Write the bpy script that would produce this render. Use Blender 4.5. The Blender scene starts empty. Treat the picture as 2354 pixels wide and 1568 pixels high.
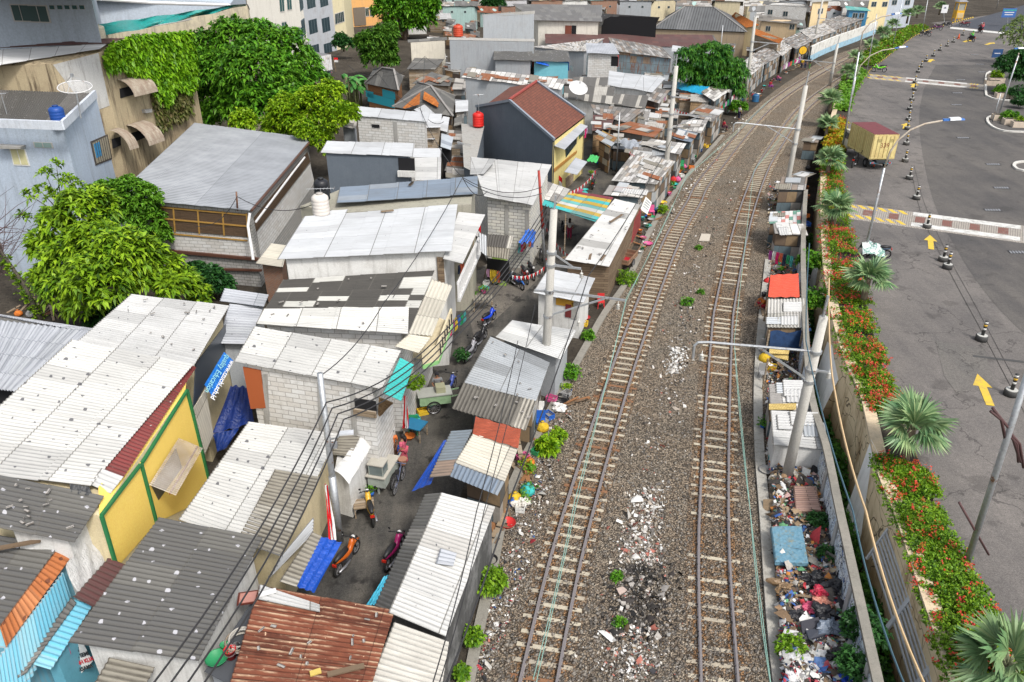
import bpy, bmesh, math, random
import numpy as np
from mathutils import Vector, Matrix, Quaternion
R = random.Random(7); NR = np.random.default_rng(7)
SC = bpy.context.scene; COL = SC.collection
PI = math.pi; rad = math.radians
V3 = Vector
# ------------------------------------------------------------ camera model: a survey pixel of the photo -> a point of the place
FOC, TILT, HC = 1800.0, rad(28.3), 21.0
CT, ST = math.cos(TILT), math.sin(TILT)
def ray(px, py):
    x = (px-1176.5)/FOC; v = (py-784)/FOC
    return V3((x, CT-v*ST, -(ST+v*CT)))
def A(px, py, z=0.0):
    d = ray(px, py); return d*((z-HC)/d.z)+V3((0, 0, HC))
def AY(px, py, Y): d = ray(px, py); return d*(Y/d.y)+V3((0, 0, HC))
def onplane(px, py, p0, p1):
    """survey pixel -> (distance along the wall p0-p1, height)"""
    d = ray(px, py); e = V3((p1.x-p0.x, p1.y-p0.y, 0)); L = e.length; e /= L; n = V3((-e.y, e.x, 0))
    t = (V3((p0.x, p0.y, 0))-V3((0, 0, HC))).dot(n)/d.dot(n); q = d*t+V3((0, 0, HC))
    return (q-V3((p0.x, p0.y, 0))).dot(e), q.z
# ------------------------------------------------------------ mesh building
def fr(d):
    d = d.normalized(); a = V3((0, 0, 1)) if abs(d.z) < .9 else V3((1, 0, 0))
    u = d.cross(a).normalized(); return u, u.cross(d).normalized()
class MB:
    def __init__(s): s.v = []; s.f = []; s.uv = []
    def face(s, pts, uv=None):
        i = len(s.v); s.v += [tuple(p) for p in pts]; s.f.append(tuple(range(i, i+len(pts))))
        if uv is None:
            p0 = V3(pts[0]); e = V3(pts[1])-p0; L = e.length or 1; e /= L; f = V3(pts[-1])-p0
            n = e.cross(f); w = n.cross(e).normalized() if n.length > 1e-9 else V3((0, 0, 1))
            uv = [((V3(p)-p0).dot(e), (V3(p)-p0).dot(w)) for p in pts]
        s.uv.append(uv); return s
    def hexa(s, b, t):
        """solid between two polygons of equal count (b below, counter-clockwise seen from above)"""
        n = len(b); s.face(list(reversed(b))); s.face(t)
        u = 0
        for i in range(n):
            j = (i+1) % n; L = (V3(b[j])-V3(b[i])).length
            s.face([b[i], b[j], t[j], t[i]], [(u, V3(b[i]).z), (u+L, V3(b[j]).z), (u+L, V3(t[j]).z), (u, V3(t[i]).z)]); u += L
        return s
    def box(s, c, d, rz=0, m=None):
        c = V3(c); hx, hy, hz = d[0]/2, d[1]/2, d[2]/2; M = m or Matrix.Rotation(rz, 3, 'Z')
        P = lambda x, y, z: c+M@V3((x, y, z))
        return s.hexa([P(-hx, -hy, -hz), P(hx, -hy, -hz), P(hx, hy, -hz), P(-hx, hy, -hz)],
                      [P(-hx, -hy, hz), P(hx, -hy, hz), P(hx, hy, hz), P(-hx, hy, hz)])
    def bar(s, a, b, w, h=None):
        a = V3(a); b = V3(b); h = h or w; d = b-a; u, n = fr(d); u = u*(w/2); n = n*(h/2)
        return s.hexa([a-u-n, a+u-n, a+u+n, a-u+n], [b-u-n, b+u-n, b+u+n, b-u+n])
    def tube(s, pts, r, k=8, cap=True):
        pts = [V3(p) for p in pts]; n = len(pts); rs = r if isinstance(r, (list, tuple)) else [r]*n
        i0 = len(s.v); u0 = None; L = 0
        for i, p in enumerate(pts):
            d = pts[min(i+1, n-1)]-pts[max(i-1, 0)]; u, w = fr(d)
            if u0 is not None:
                dn = d.normalized(); u = (u0-dn*u0.dot(dn)).normalized(); w = u.cross(dn).normalized()
            u0 = u
            for j in range(k):
                a = 2*PI*j/k; s.v.append(tuple(p+u*(math.cos(a)*rs[i])+w*(math.sin(a)*rs[i])))
        for i in range(n-1):
            l2 = L+(pts[i+1]-pts[i]).length
            for j in range(k):
                q = (j+1) % k; a = i0+i*k
                s.f.append((a+j, a+k+j, a+k+q, a+q)); s.uv.append([(j/k, L), (j/k, l2), ((j+1)/k, l2), ((j+1)/k, L)])
            L = l2
        if cap:
            s.f.append(tuple(i0+j for j in range(k))); s.uv.append([(0, 0)]*k)
            s.f.append(tuple(i0+(n-1)*k+j for j in reversed(range(k)))); s.uv.append([(0, 0)]*k)
        return s
    def lathe(s, prof, c=(0, 0, 0), k=16, m=None):
        c = V3(c); i0 = len(s.v); M = m or Matrix.Identity(3)
        for r, z in prof:
            for j in range(k):
                a = 2*PI*j/k; s.v.append(tuple(c+M@V3((r*math.cos(a), r*math.sin(a), z))))
        for i in range(len(prof)-1):
            for j in range(k):
                q = (j+1) % k; a = i0+i*k; s.f.append((a+j, a+q, a+k+q, a+k+j)); s.uv.append([(j/k, prof[i][1]), ((j+1)/k, prof[i][1]), ((j+1)/k, prof[i+1][1]), (j/k, prof[i+1][1])])
        for i, o in ((0, 1), (len(prof)-1, 0)):
            t = [i0+i*k+j for j in range(k)]; s.f.append(tuple(reversed(t) if o else t)); s.uv.append([(0, 0)]*k)
        return s
    def torus(s, c, R_, r, m=None, k=20, q=6):
        M = m or Matrix.Identity(3); c = V3(c); i0 = len(s.v)
        for i in range(k):
            a = 2*PI*i/k
            for j in range(q):
                b = 2*PI*j/q; rr = R_+r*math.cos(b); s.v.append(tuple(c+M@V3((rr*math.cos(a), rr*math.sin(a), r*math.sin(b)))))
        for i in range(k):
            for j in range(q):
                a, b = i0+i*q, i0+((i+1) % k)*q; s.f.append((a+j, b+j, b+(j+1) % q, a+(j+1) % q)); s.uv.append([(0, 0)]*4)
        return s
    def grid(s, P, nu, nv, UV=None):
        """P(i,j) -> point on a (nu+1)x(nv+1) lattice"""
        i0 = len(s.v); W = nv+1
        for i in range(nu+1):
            for j in range(nv+1): s.v.append(tuple(P(i, j)))
        for i in range(nu):
            for j in range(nv):
                a = i0+i*W+j; s.f.append((a, a+W, a+W+1, a+1))
                s.uv.append([UV(i, j), UV(i+1, j), UV(i+1, j+1), UV(i, j+1)] if UV else [(i, j), (i+1, j), (i+1, j+1), (i, j+1)])
        return s
    def build(s, name, mat, parent=None, smooth=False, loc=None):
        o0 = V3(loc) if loc is not None else (V3(parent['at']) if parent is not None and 'at' in parent else V3((0, 0, 0)))
        me = bpy.data.meshes.new(name)
        me.from_pydata([(a-o0.x, b-o0.y, c-o0.z) for a, b, c in s.v], [], s.f)
        l = me.uv_layers.new(name='UVMap'); l.data.foreach_set('uv', [x for f in s.uv for p in f for x in p])
        if smooth and not getattr(s, 'flat', False): me.polygons.foreach_set('use_smooth', [True]*len(me.polygons))
        me.materials.append(mat); me.update()
        o = bpy.data.objects.new(name, me); COL.objects.link(o)
        if parent is not None:
            o.parent = parent
            o['at'] = tuple(o0)
        else: o.location = o0; o['at'] = tuple(o0)
        return o
def npmesh(name, verts, faces, mat, parent=None, loc=None, smooth=False):
    """fast path for foliage and litter: verts (n,3), faces (m,k)"""
    o0 = np.array(loc if loc is not None else (parent['at'] if parent is not None else (0, 0, 0)))
    me = bpy.data.meshes.new(name); n, k = faces.shape
    me.vertices.add(len(verts)); me.vertices.foreach_set('co', (verts-o0).ravel().astype(np.float32))
    me.loops.add(n*k); me.loops.foreach_set('vertex_index', faces.ravel().astype(np.int32))
    me.polygons.add(n); me.polygons.foreach_set('loop_start', np.arange(0, n*k, k, dtype=np.int32)); me.polygons.foreach_set('loop_total', np.full(n, k, dtype=np.int32))
    if smooth: me.polygons.foreach_set('use_smooth', np.ones(n, dtype=bool))
    me.update(calc_edges=True); me.validate(); me.materials.append(mat)
    o = bpy.data.objects.new(name, me); COL.objects.link(o); o['at'] = tuple(float(x) for x in o0)
    if parent is not None: o.parent = parent
    else: o.location = o0
    return o
USED = {}
def tag(o, label=None, cat=None, group=None, kind=None):
    if label: o['label'] = label; USED[label] = USED.get(label, 0)+1
    if cat: o['category'] = cat
    if group: o['group'] = group
    if kind: o['kind'] = kind
    return o
def T(name, label, cat, loc, group=None, rz=0):
    o = bpy.data.objects.new(name, None); COL.objects.link(o); o.location = loc; o.rotation_euler = (0, 0, rz); o.empty_display_size = .2
    o['at'] = tuple(loc) if rz == 0 else (0.0, 0.0, 0.0)
    return tag(o, label, cat, group)
def local(name, label, cat, group=None):
    return T(name, label, cat, (0, 0, 0), group)
def put(o, loc, rz=0, s=1.0):
    o.location = loc; o.rotation_euler = (0, 0, rz); o.scale = (s, s, s); return o
KIDS = {}
def dup(o, label, loc, rz=0, s=1.0, mats=None):
    """copy a thing with copies of its parts and sub-parts"""
    def cp(x, par):
        c = x.copy(); COL.objects.link(c); c.parent = par
        for ch in x.children: cp(ch, c)
        return c
    c = cp(o, None); c['label'] = label; USED[label] = USED.get(label, 0)+1
    return put(c, loc, rz, s)
# ------------------------------------------------------------ materials
class G:
    def __init__(s, name, rough=.8, spec=.3, metal=0):
        s.m = bpy.data.materials.new(name); s.m.use_nodes = True; s.nt = s.m.node_tree; s.b = s.nt.nodes['Principled BSDF']
        s.b.inputs['Roughness'].default_value = rough; s.b.inputs['Specular IOR Level'].default_value = spec; s.b.inputs['Metallic'].default_value = metal
    def n(s, t, ins=None, **props):
        x = s.nt.nodes.new('ShaderNode'+t)
        for k, v in props.items(): setattr(x, k, v)
        for k, v in (ins or {}).items(): s.set(x.inputs[k], v)
        return x
    def set(s, sock, v):
        if isinstance(v, bpy.types.NodeSocket): s.nt.links.new(v, sock)
        elif isinstance(v, (tuple, list)) and len(v) == 3 and sock.type == 'RGBA': sock.default_value = (*v, 1)
        else: sock.default_value = v
    def ma(s, op, a, b=0.0, c=0.0):
        return s.n('Math', {0: a, 1: b, 2: c}, operation=op).outputs[0]
    def mix(s, f, a, b, mode='MIX'):
        x = s.n('MixRGB', {0: f, 1: a, 2: b}, blend_type=mode); return x.outputs[0]
    def ramp(s, f, st, const=False):
        x = s.n('ValToRGB', {0: f}); e = x.color_ramp.elements
        if const: x.color_ramp.interpolation = 'CONSTANT'
        while len(e) < len(st): e.new(.5)
        for q, (p, c) in zip(e, st): q.position = p; q.color = (*c, 1) if len(c) == 3 else c
        return x.outputs[0]
    def rv(s, f, lo, hi):
        return s.n('MapRange', {0: f, 1: lo, 2: hi, 3: 0.0, 4: 1.0}).outputs[0]
    def uv(s): return s.n('TexCoord').outputs['UV']
    def obj(s): return s.n('TexCoord').outputs['Object']
    def pos(s): return s.n('NewGeometry').outputs['Position']
    def mapping(s, v, sc): return s.n('Mapping', {'Vector': v, 'Scale': sc}).outputs[0]
    def noise(s, v, sc, det=4, ro=.6): return s.n('TexNoise', {'Vector': v, 'Scale': sc, 'Detail': det, 'Roughness': ro}).outputs[0]
    def col(s, c): s.set(s.b.inputs['Base Color'], c); return s
    def bump(s, h, st=.5, d=.02): s.set(s.b.inputs['Normal'], s.n('Bump', {'Height': h, 'Strength': st, 'Distance': d}).outputs[0]); return s
CACHE = {}
def cached(f):
    def w(*a, **k):
        key = (f.__name__, str(a), str(sorted(k.items())))
        if key not in CACHE: CACHE[key] = f(*a, **k)
        return CACHE[key]
    return w
def sc3(c, k): return tuple(min(1, x*k) for x in c)
@cached
def corr(c1, c2=None, patch=0.0, dirt=.35, spots=0.0, spotc=(.06, .06, .07), W=.95, L=1.75, groove=.35, per=.18, rough=.75, metal=0.0, dcol=(.09, .085, .075), rust=0.0, stag=0.0):
    """corrugated sheeting: sheets of W x L metres, odd sheets replaced, patched nail holes, streaks of dirt, valleys darkened as grime and, on flat far roofs, as painted rib shade"""
    g = G('corrugated_sheet', rough, .25, metal); uv = g.uv(); s = g.n('SeparateXYZ', {0: uv}); u, v = s.outputs[0], s.outputs[1]
    iu = g.ma('FLOOR', g.ma('DIVIDE', u, W)); sh = g.ma('MULTIPLY', g.ma('MODULO', g.ma('FLOOR', g.ma('DIVIDE', iu, 3.0)), 2.0), stag)
    vv = g.ma('ADD', g.ma('DIVIDE', v, L), sh); iv = g.ma('FLOOR', vv)
    wn = g.n('TexWhiteNoise', {'Vector': g.n('CombineXYZ', {0: iu, 1: iv}).outputs[0]}, noise_dimensions='2D')
    r = wn.outputs[0]; r2 = g.n('SeparateColor', {0: wn.outputs[1]}).outputs[1]
    c = g.mix(g.ma('LESS_THAN', r, patch), c1, c2 or c1)
    c = g.mix(1.0, c, g.n('CombineColor', {0: g.ma('MULTIPLY_ADD', r2, .15, .87), 1: g.ma('MULTIPLY_ADD', r2, .145, .87), 2: g.ma('MULTIPLY_ADD', r2, .135, .87)}).outputs[0], 'MULTIPLY')
    big = g.noise(g.mapping(uv, (.5, .35, 1)), 1.0, 5, .65); st = g.noise(g.mapping(uv, (7, .7, 1)), 1.0, 5, .7)
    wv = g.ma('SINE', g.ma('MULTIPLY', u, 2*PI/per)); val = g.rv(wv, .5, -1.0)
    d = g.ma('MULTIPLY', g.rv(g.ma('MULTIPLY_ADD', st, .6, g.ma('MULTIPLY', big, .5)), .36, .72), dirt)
    d = g.ma('MINIMUM', g.ma('ADD', d, g.ma('MULTIPLY', g.ma('MULTIPLY', val, groove), g.rv(big, .15, .6))), .9)  # groove darkens valleys: grime, plus rib shade painted where the sheet is flat
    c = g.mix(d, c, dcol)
    se = g.ma('LESS_THAN', g.ma('FRACT', vv), .035/L*1.2); se2 = g.ma('LESS_THAN', g.ma('FRACT', g.ma('DIVIDE', u, W)), .028/W)
    c = g.mix(g.ma('MULTIPLY', g.ma('MAXIMUM', se, g.ma('MULTIPLY', se2, .35)), .75), c, dcol)
    if rust:
        rn = g.noise(g.mapping(uv, (4, .5, 1)), 1.0, 6, .7); c = g.mix(g.ma('MULTIPLY', g.rv(rn, .66-rust*.3, .72-rust*.25), .85), c, (.20, .065, .022))
    if spots:
        vo = g.n('TexVoronoi', {'Vector': g.n('VectorMath', {0: uv, 1: g.n('VectorMath', {0: g.n('TexNoise', {'Vector': uv, 'Scale': 14.0}).outputs[1], 1: (.09, .09, 0)}, operation='MULTIPLY').outputs[0]}, operation='ADD').outputs[0], 'Scale': 1.35, 'Randomness': .9}, voronoi_dimensions='2D')
        c = g.mix(g.ma('MULTIPLY', g.ma('LESS_THAN', vo.outputs[0], g.ma('MULTIPLY', spots, g.ma('MULTIPLY_ADD', g.n('SeparateColor', {0: vo.outputs[1]}).outputs[0], 1.1, .25))), .85), c, spotc)
    g.col(c); g.bump(g.noise(uv, 40, 3), .15, .01); return g.m
@cached
def plaster(c, stain=.35, dc=(.10, .09, .08), rough=.9, sc=1.0, streak=.6):
    g = G('plaster', rough, .2); p = g.pos(); uv = g.uv()
    a = g.noise(p, .8*sc, 6, .7); b = g.noise(g.mapping(p, (3, 3, .25)), 1.5*sc, 5, .7); f = g.noise(p, 18*sc, 4, .7)
    k = g.mix(g.ma('MULTIPLY', g.rv(a, .3, .75), .35), c, sc3(c, 1.25)); k = g.mix(g.ma('MULTIPLY', g.rv(b, .5, .8), stain*streak*1.6), k, dc)
    k = g.mix(g.ma('MULTIPLY', g.rv(a, .48, .75), stain), k, sc3(dc, 2.2)); k = g.mix(.22, k, g.ramp(f, [(.3, (.25, .25, .25)), (.7, (.9, .9, .9))]), 'OVERLAY')
    g.col(k); g.bump(f, .3, .02); return g.m
@cached
def blocks(c=(.46, .455, .44), c2=(.58, .56, .50), m=(.15, .145, .135), bw=.6, bh=.22, rough=.9):
    g = G('concrete_block', rough, .2); uv = g.uv()
    b = g.n('TexBrick', {'Vector': uv, 'Color1': c, 'Color2': c2, 'Mortar': m, 'Scale': 1.0, 'Mortar Size': .016, 'Bias': 0.0, 'Brick Width': bw, 'Row Height': bh}); n = g.noise(g.pos(), 2.2, 6, .7)
    k = g.mix(g.ma('MULTIPLY', g.rv(n, .52, .72), .55), b.outputs[0], (.22, .21, .19)); k = g.mix(.2, k, g.ramp(g.noise(g.pos(), 25, 3), [(.3, (.3, .3, .3)), (.7, (.8, .8, .8))]), 'OVERLAY')
    g.col(k); g.bump(b.outputs[1], -.5, .02); return g.m
@cached
def planks(c=(.22, .16, .10), c2=(.35, .30, .24), w=1.4, h=.16, m=(.03, .025, .02)):
    g = G('weathered_planks', .9, .15); uv = g.uv()
    b = g.n('TexBrick', {'Vector': uv, 'Color1': c, 'Color2': c2, 'Mortar': m, 'Scale': 1.0, 'Mortar Size': .008, 'Brick Width': w, 'Row Height': h}); b.offset = .37
    n = g.noise(g.mapping(uv, (1, 9, 1)), 2.5, 6, .7); k = g.mix(.5, b.outputs[0], g.ramp(n, [(.25, (.12, .12, .12)), (.75, (.85, .85, .85))]), 'OVERLAY')
    g.col(k); g.bump(b.outputs[1], -.4, .02); return g.m
@cached
def patchy(cs, w=.9, h=.35, dirt=.3):
    """roof or wall knocked together from odd boards and sheets"""
    g = G('odd_boards', .85, .2); uv = g.uv(); s = g.n('SeparateXYZ', {0: uv}); iv = g.ma('FLOOR', g.ma('DIVIDE', s.outputs[1], h))
    off = g.n('TexWhiteNoise', {'W': iv}, noise_dimensions='1D').outputs[0]; uu = g.ma('ADD', g.ma('DIVIDE', s.outputs[0], w), off)
    wn = g.n('TexWhiteNoise', {'Vector': g.n('CombineXYZ', {0: g.ma('FLOOR', uu), 1: iv}).outputs[0]}, noise_dimensions='2D')
    k = g.ramp(wn.outputs[0], [(i/len(cs), c) for i, c in enumerate(cs)], True)
    n = g.noise(g.mapping(uv, (2, 1, 1)), 2.0, 6, .75); k = g.mix(g.ma('MULTIPLY', g.rv(n, .42, .75), dirt*1.5), k, (.07, .06, .05))
    e = g.ma('MAXIMUM', g.ma('LESS_THAN', g.ma('FRACT', g.ma('DIVIDE', s.outputs[1], h)), .09), g.ma('LESS_THAN', g.ma('FRACT', uu), .03)); k = g.mix(g.ma('MULTIPLY', e, .75), k, (.03, .03, .03))
    g.col(k); g.bump(g.ma('SUBTRACT', wn.outputs[0], e), .4, .03); return g.m
@cached
def tiles(c=(.19, .07, .045), c2=(.13, .05, .035), w=.24, h=.3):
    g = G('clay_tiles', .75, .25); uv = g.uv()
    b = g.n('TexBrick', {'Vector': uv, 'Color1': c, 'Color2': c2, 'Mortar': sc3(c2, .3), 'Scale': 1.0, 'Mortar Size': .016, 'Brick Width': w, 'Row Height': h}); n = g.noise(uv, 1.2, 5)
    k = g.mix(g.ma('MULTIPLY', g.rv(n, .45, .8), .5), b.outputs[0], sc3(c2, .6)); g.col(k); g.bump(b.outputs[1], -.8, .04); return g.m
@cached
def paint(c, rough=.5, wear=.25, metal=0.0, wc=None, sc=1.0):
    g = G('painted', rough, .4, metal); n = g.noise(g.pos(), 3.0*sc, 6, .7); f = g.noise(g.pos(), 30*sc, 3)
    k = g.mix(g.ma('MULTIPLY', g.rv(n, .45, .75), wear), c, wc or sc3(c, .35)); k = g.mix(.12, k, g.ramp(f, [(.3, (.2, .2, .2)), (.7, (.8, .8, .8))]), 'OVERLAY'); g.col(k); return g.m
@cached
def cloth(c, c2=None, sc=4.0, rough=.8):
    g = G('cloth', rough, .2); n = g.noise(g.obj(), sc, 4)
    g.col(g.mix(g.rv(n, .45, .62), c, c2 or sc3(c, .7))); g.bump(g.noise(g.obj(), 9, 3), .6, .04); return g.m
@cached
def tarp(c, fade=.35):
    g = G('plastic_tarpaulin', .38, .5); p = g.pos(); n = g.noise(p, 1.6, 5, .7)
    g.col(g.mix(g.ma('MULTIPLY', g.rv(n, .5, .75), fade), c, sc3(c, 2.2))); g.bump(g.noise(g.mapping(p, (1, 2.5, 1)), 2.4, 5, .6), .9, .1); return g.m
@cached
def leafmat(cs, rough=.5, trans=.25):
    g = G('leaves', rough, .35); k = g.ramp(g.n('NewGeometry').outputs['Random Per Island'], [(i/max(1, len(cs)-1), c) for i, c in enumerate(cs)])
    n = g.noise(g.pos(), .9, 3); k = g.mix(g.ma('MULTIPLY', g.rv(n, .4, .65), .4), k, sc3(cs[-1], 1.15)); g.col(k)
    t = g.n('BsdfTranslucent', {'Color': k}); mx = g.n('MixShader', {0: trans, 1: g.b.outputs[0], 2: t.outputs[0]}); out = g.nt.nodes['Material Output']; g.nt.links.new(mx.outputs[0], out.inputs[0]); return g.m
@cached
def bits(cs, rough=.7):
    g = G('mixed_bits', rough, .3); k = g.ramp(g.n('NewGeometry').outputs['Random Per Island'], [(i/len(cs), c) for i, c in enumerate(cs)], True); g.col(g.mix(.3, k, g.ramp(g.noise(g.pos(), 12, 3), [(.3, (.2, .2, .2)), (.7, (.8, .8, .8))]), 'OVERLAY')); return g.m
@cached
def bark(c=(.16, .12, .09)):
    g = G('bark', .95, .1); n = g.noise(g.mapping(g.pos(), (6, 6, 1.2)), 1.5, 6, .7); g.col(g.mix(g.rv(n, .35, .7), sc3(c, .45), sc3(c, 1.3))); g.bump(n, .8, .05); return g.m
@cached
def steel(c=(.42, .44, .46), rough=.45, rust=.15):
    g = G('galvanised_steel', rough, .5, .6); n = g.noise(g.pos(), 1.8, 6, .75); f = g.noise(g.pos(), 9, 4)
    k = g.mix(g.rv(f, .3, .7), sc3(c, .8), sc3(c, 1.1)); g.col(g.mix(g.rv(n, .72-rust, .8-rust), k, (.20, .09, .035))); return g.m
@cached
def concrete(c=(.36, .35, .33), stain=.5, sc=1.0): return plaster(c, stain, (.12, .11, .095), .92, sc)
@cached
def rusty(c=(.15, .05, .028), c2=(.46, .33, .22), per=.18, bl=(.05, .018, .013)):
    """corrugated iron eaten by rust: dark brown sheets, pale bare streaks along the ridges"""
    g = G('rusted_iron', .85, .2); uv = g.uv(); s = g.n('SeparateXYZ', {0: uv}); u, v = s.outputs[0], s.outputs[1]
    iu = g.ma('FLOOR', g.ma('DIVIDE', u, .8)); iv = g.ma('FLOOR', g.ma('DIVIDE', v, 2.0)); r = g.n('TexWhiteNoise', {'Vector': g.n('CombineXYZ', {0: iu, 1: iv}).outputs[0]}, noise_dimensions='2D').outputs[0]
    a = g.noise(uv, .9, 6, .7); b = g.noise(g.mapping(uv, (5.5, .8, 1)), 1.0, 6, .75); rg = g.rv(g.ma('SINE', g.ma('MULTIPLY', u, 2*PI/per)), -.2, .9)
    k = g.mix(g.rv(a, .35, .65), bl, c); k = g.mix(g.ma('MULTIPLY', r, .5), k, sc3(c, 1.7)); k = g.mix(g.ma('MULTIPLY', g.ma('MULTIPLY', g.rv(b, .47, .6), rg), .9), k, c2)
    k = g.mix(g.ma('MULTIPLY', g.rv(g.noise(uv, 5, 3), .68, .72), .8), k, sc3(c2, 1.5))
    e = g.ma('MAXIMUM', g.ma('LESS_THAN', g.ma('FRACT', g.ma('DIVIDE', u, .8)), .05), g.ma('LESS_THAN', g.ma('FRACT', g.ma('DIVIDE', v, 2.0)), .015)); g.col(g.mix(g.ma('MULTIPLY', e, .6), k, sc3(bl, .5))); g.bump(a, .3, .02); return g.m
def asphalt(name, c, dust=(.20, .175, .15), amt=.5, stains=0.0, sc=1.0, cracks=.5):
    g = G(name, .9, .25); p = g.pos(); a = g.noise(p, .18*sc, 6, .65); b = g.noise(g.mapping(p, (.7, .1, 1)), 1.0*sc, 5, .7); f = g.noise(p, 22, 3, .8); h = g.noise(p, 6, 5, .8)
    k = g.mix(g.ma('MULTIPLY', g.rv(g.ma('MULTIPLY_ADD', a, .6, g.ma('MULTIPLY', b, .4)), .4, .62), amt), c, dust); k = g.mix(.35, k, g.ramp(h, [(.3, (.2, .2, .2)), (.7, (.8, .8, .8))]), 'OVERLAY'); k = g.mix(.6, k, g.ramp(f, [(.32, (.2, .2, .2)), (.68, (.8, .8, .8))]), 'OVERLAY')
    vo = g.n('TexVoronoi', {'Vector': g.n('VectorMath', {0: p, 1: g.n('VectorMath', {0: g.n('TexNoise', {'Vector': p, 'Scale': .8, 'Detail': 5.0}).outputs[1], 1: (3, 3, 3)}, operation='MULTIPLY').outputs[0]}, operation='ADD').outputs[0], 'Scale': .16}, feature='DISTANCE_TO_EDGE'); k = g.mix(g.ma('MULTIPLY', g.ma('LESS_THAN', vo.outputs[0], .006), cracks), k, sc3(c, .35))
    if stains: k = g.mix(g.ma('MULTIPLY', g.rv(g.noise(p, .55, 4, .6), .60, .64), stains), k, (.022, .021, .02))
    g.col(k); g.bump(f, .5, .01); return g.m
def ballast(name, tint=(1, 1, 1), sc=17.0, brown=.3, st=((.085, .077, .068), (.165, .15, .132), (.235, .215, .19), (.34, .315, .28))):
    g = G(name, .95, .15); p = g.pos(); q = g.mapping(p, (1, 1, .2)); vo = g.n('TexVoronoi', {'Vector': q, 'Scale': sc}); r = g.n('SeparateColor', {0: vo.outputs[1]}).outputs[0]
    k = g.ramp(r, [(0, st[0]), (.35, st[1]), (.75, st[2]), (1, st[3])]); a = g.noise(p, .35, 6, .65); b = g.noise(p, 1.6, 5, .7)
    k = g.mix(g.ma('MULTIPLY', g.rv(a, .35, .65), brown), k, g.mix(1.0, k, (1.25, .95, .68), 'MULTIPLY')); k = g.mix(g.ma('MULTIPLY', g.rv(b, .55, .75), .45), k, (.05, .045, .04)); k = g.mix(1.0, k, tint, 'MULTIPLY')
    k = g.mix(g.ma('MULTIPLY', g.rv(vo.outputs[0], .42, .7), .8), k, (.02, .018, .016)); g.col(k); g.bump(g.ma('SUBTRACT', 1.0, vo.outputs[0]), 1.0, .06); return g.m
@cached
def glass(c=(.03, .05, .06)): return G('window_glass', .12, .6).col(c).m
@cached
def plain(c, rough=.6, spec=.3, metal=0.0): return G('plain_finish', rough, spec, metal).col(c).m
# ------------------------------------------------------------ camera, light, sky
cam = bpy.data.cameras.new('camera'); co = bpy.data.objects.new('camera', cam); COL.objects.link(co); SC.camera = co
co.location = (0, 0, HC); co.rotation_euler = (PI/2-TILT, 0, 0); cam.sensor_width = 36; cam.lens = 36*FOC/2353; cam.clip_end = 3000; cam.clip_start = .5
W = bpy.data.worlds.new('World'); SC.world = W; W.use_nodes = True; nt = W.node_tree
sky = nt.nodes.new('ShaderNodeTexSky'); sky.sky_type = 'NISHITA'; sky.sun_disc = False; EL, AZ = rad(52), rad(146)
sky.sun_elevation = EL; sky.sun_rotation = AZ; sky.dust_density = 4; sky.air_density = 1.2
hs = nt.nodes.new('ShaderNodeHueSaturation'); hs.inputs['Saturation'].default_value = .35
bg = nt.nodes['Background']; bg.inputs[1].default_value = .15; nt.links.new(sky.outputs[0], hs.inputs['Color']); nt.links.new(hs.outputs[0], bg.inputs[0])
sl = bpy.data.lights.new('sun', 'SUN'); sl.energy = 2.0; sl.angle = rad(10); sl.color = (1, .95, .88); so = bpy.data.objects.new('sun', sl); COL.objects.link(so)
sd = V3((math.sin(AZ)*math.cos(EL), math.cos(AZ)*math.cos(EL), math.sin(EL))); so.rotation_euler = sd.to_track_quat('Z', 'Y').to_euler(); so.location = (0, 0, 60)
SC.view_settings.view_transform = 'Standard'; SC.view_settings.look = 'None'; SC.view_settings.exposure = .55
# ------------------------------------------------------------ survey lines
def cr(pts, step=.5):
    """smooth curve through points, resampled"""
    P = [V3(p) for p in pts]; P = [P[0]*2-P[1]]+P+[P[-1]*2-P[-2]]; out = []
    for i in range(1, len(P)-2):
        n = max(2, int((P[i+1]-P[i]).length/step))
        for k in range(n):
            t = k/n; a, b, c, d = P[i-1], P[i], P[i+1], P[i+2]
            out.append(.5*((2*b)+(c-a)*t+(2*a-5*b+4*c-d)*t*t+(3*b-a-3*c+d)*t**3))
    return out+[P[-2]]
def line(px, z, step=1.0, ext=0):
    P = [A(x, y, z) for x, y in px]
    if ext: P = [P[0]+(P[0]-P[1]).normalized()*ext]+P
    return cr(P, step)
def offs(L, d, dz=0):
    o = []
    for i, p in enumerate(L):
        t = L[min(i+1, len(L)-1)]-L[max(i-1, 0)]; t.z = 0; t.normalize(); o.append(p+V3((t.y*d, -t.x*d, dz)))
    return o
def strip(mb, a, b, flip=False):
    u = 0
    for i in range(len(a)-1):
        l = (a[i+1]-a[i]).length; w = (b[i]-a[i]).length; mb.face([a[i], b[i], b[i+1], a[i+1]], [(0, u), (w, u), (w, u+l), (0, u+l)]); u += l
    return mb
def structure(o): return tag(o, kind='structure')
def far(L, v, d): return L+[L[-1]+V3(v).normalized()*d]
ZR = 1.5
WALLL = line([(2060, 1750), (2019, 1568), (1931, 1176), (1898, 1020), (1865, 909), (1852, 760), (1846, 600), (1848, 500), (1856, 400), (1872, 310), (1900, 230), (1945, 160), (2005, 112), (2060, 80)], 1.95)
CURB = line([(2290, 1800), (2198, 1548), (2070, 1176), (2035, 1096), (1990, 909), (1950, 821), (1914, 690), (1897, 560), (1893, 400), (1903, 330), (1915, 265), (1935, 205), (1968, 145), (2040, 88), (2120, 50)], ZR+.5)
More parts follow.
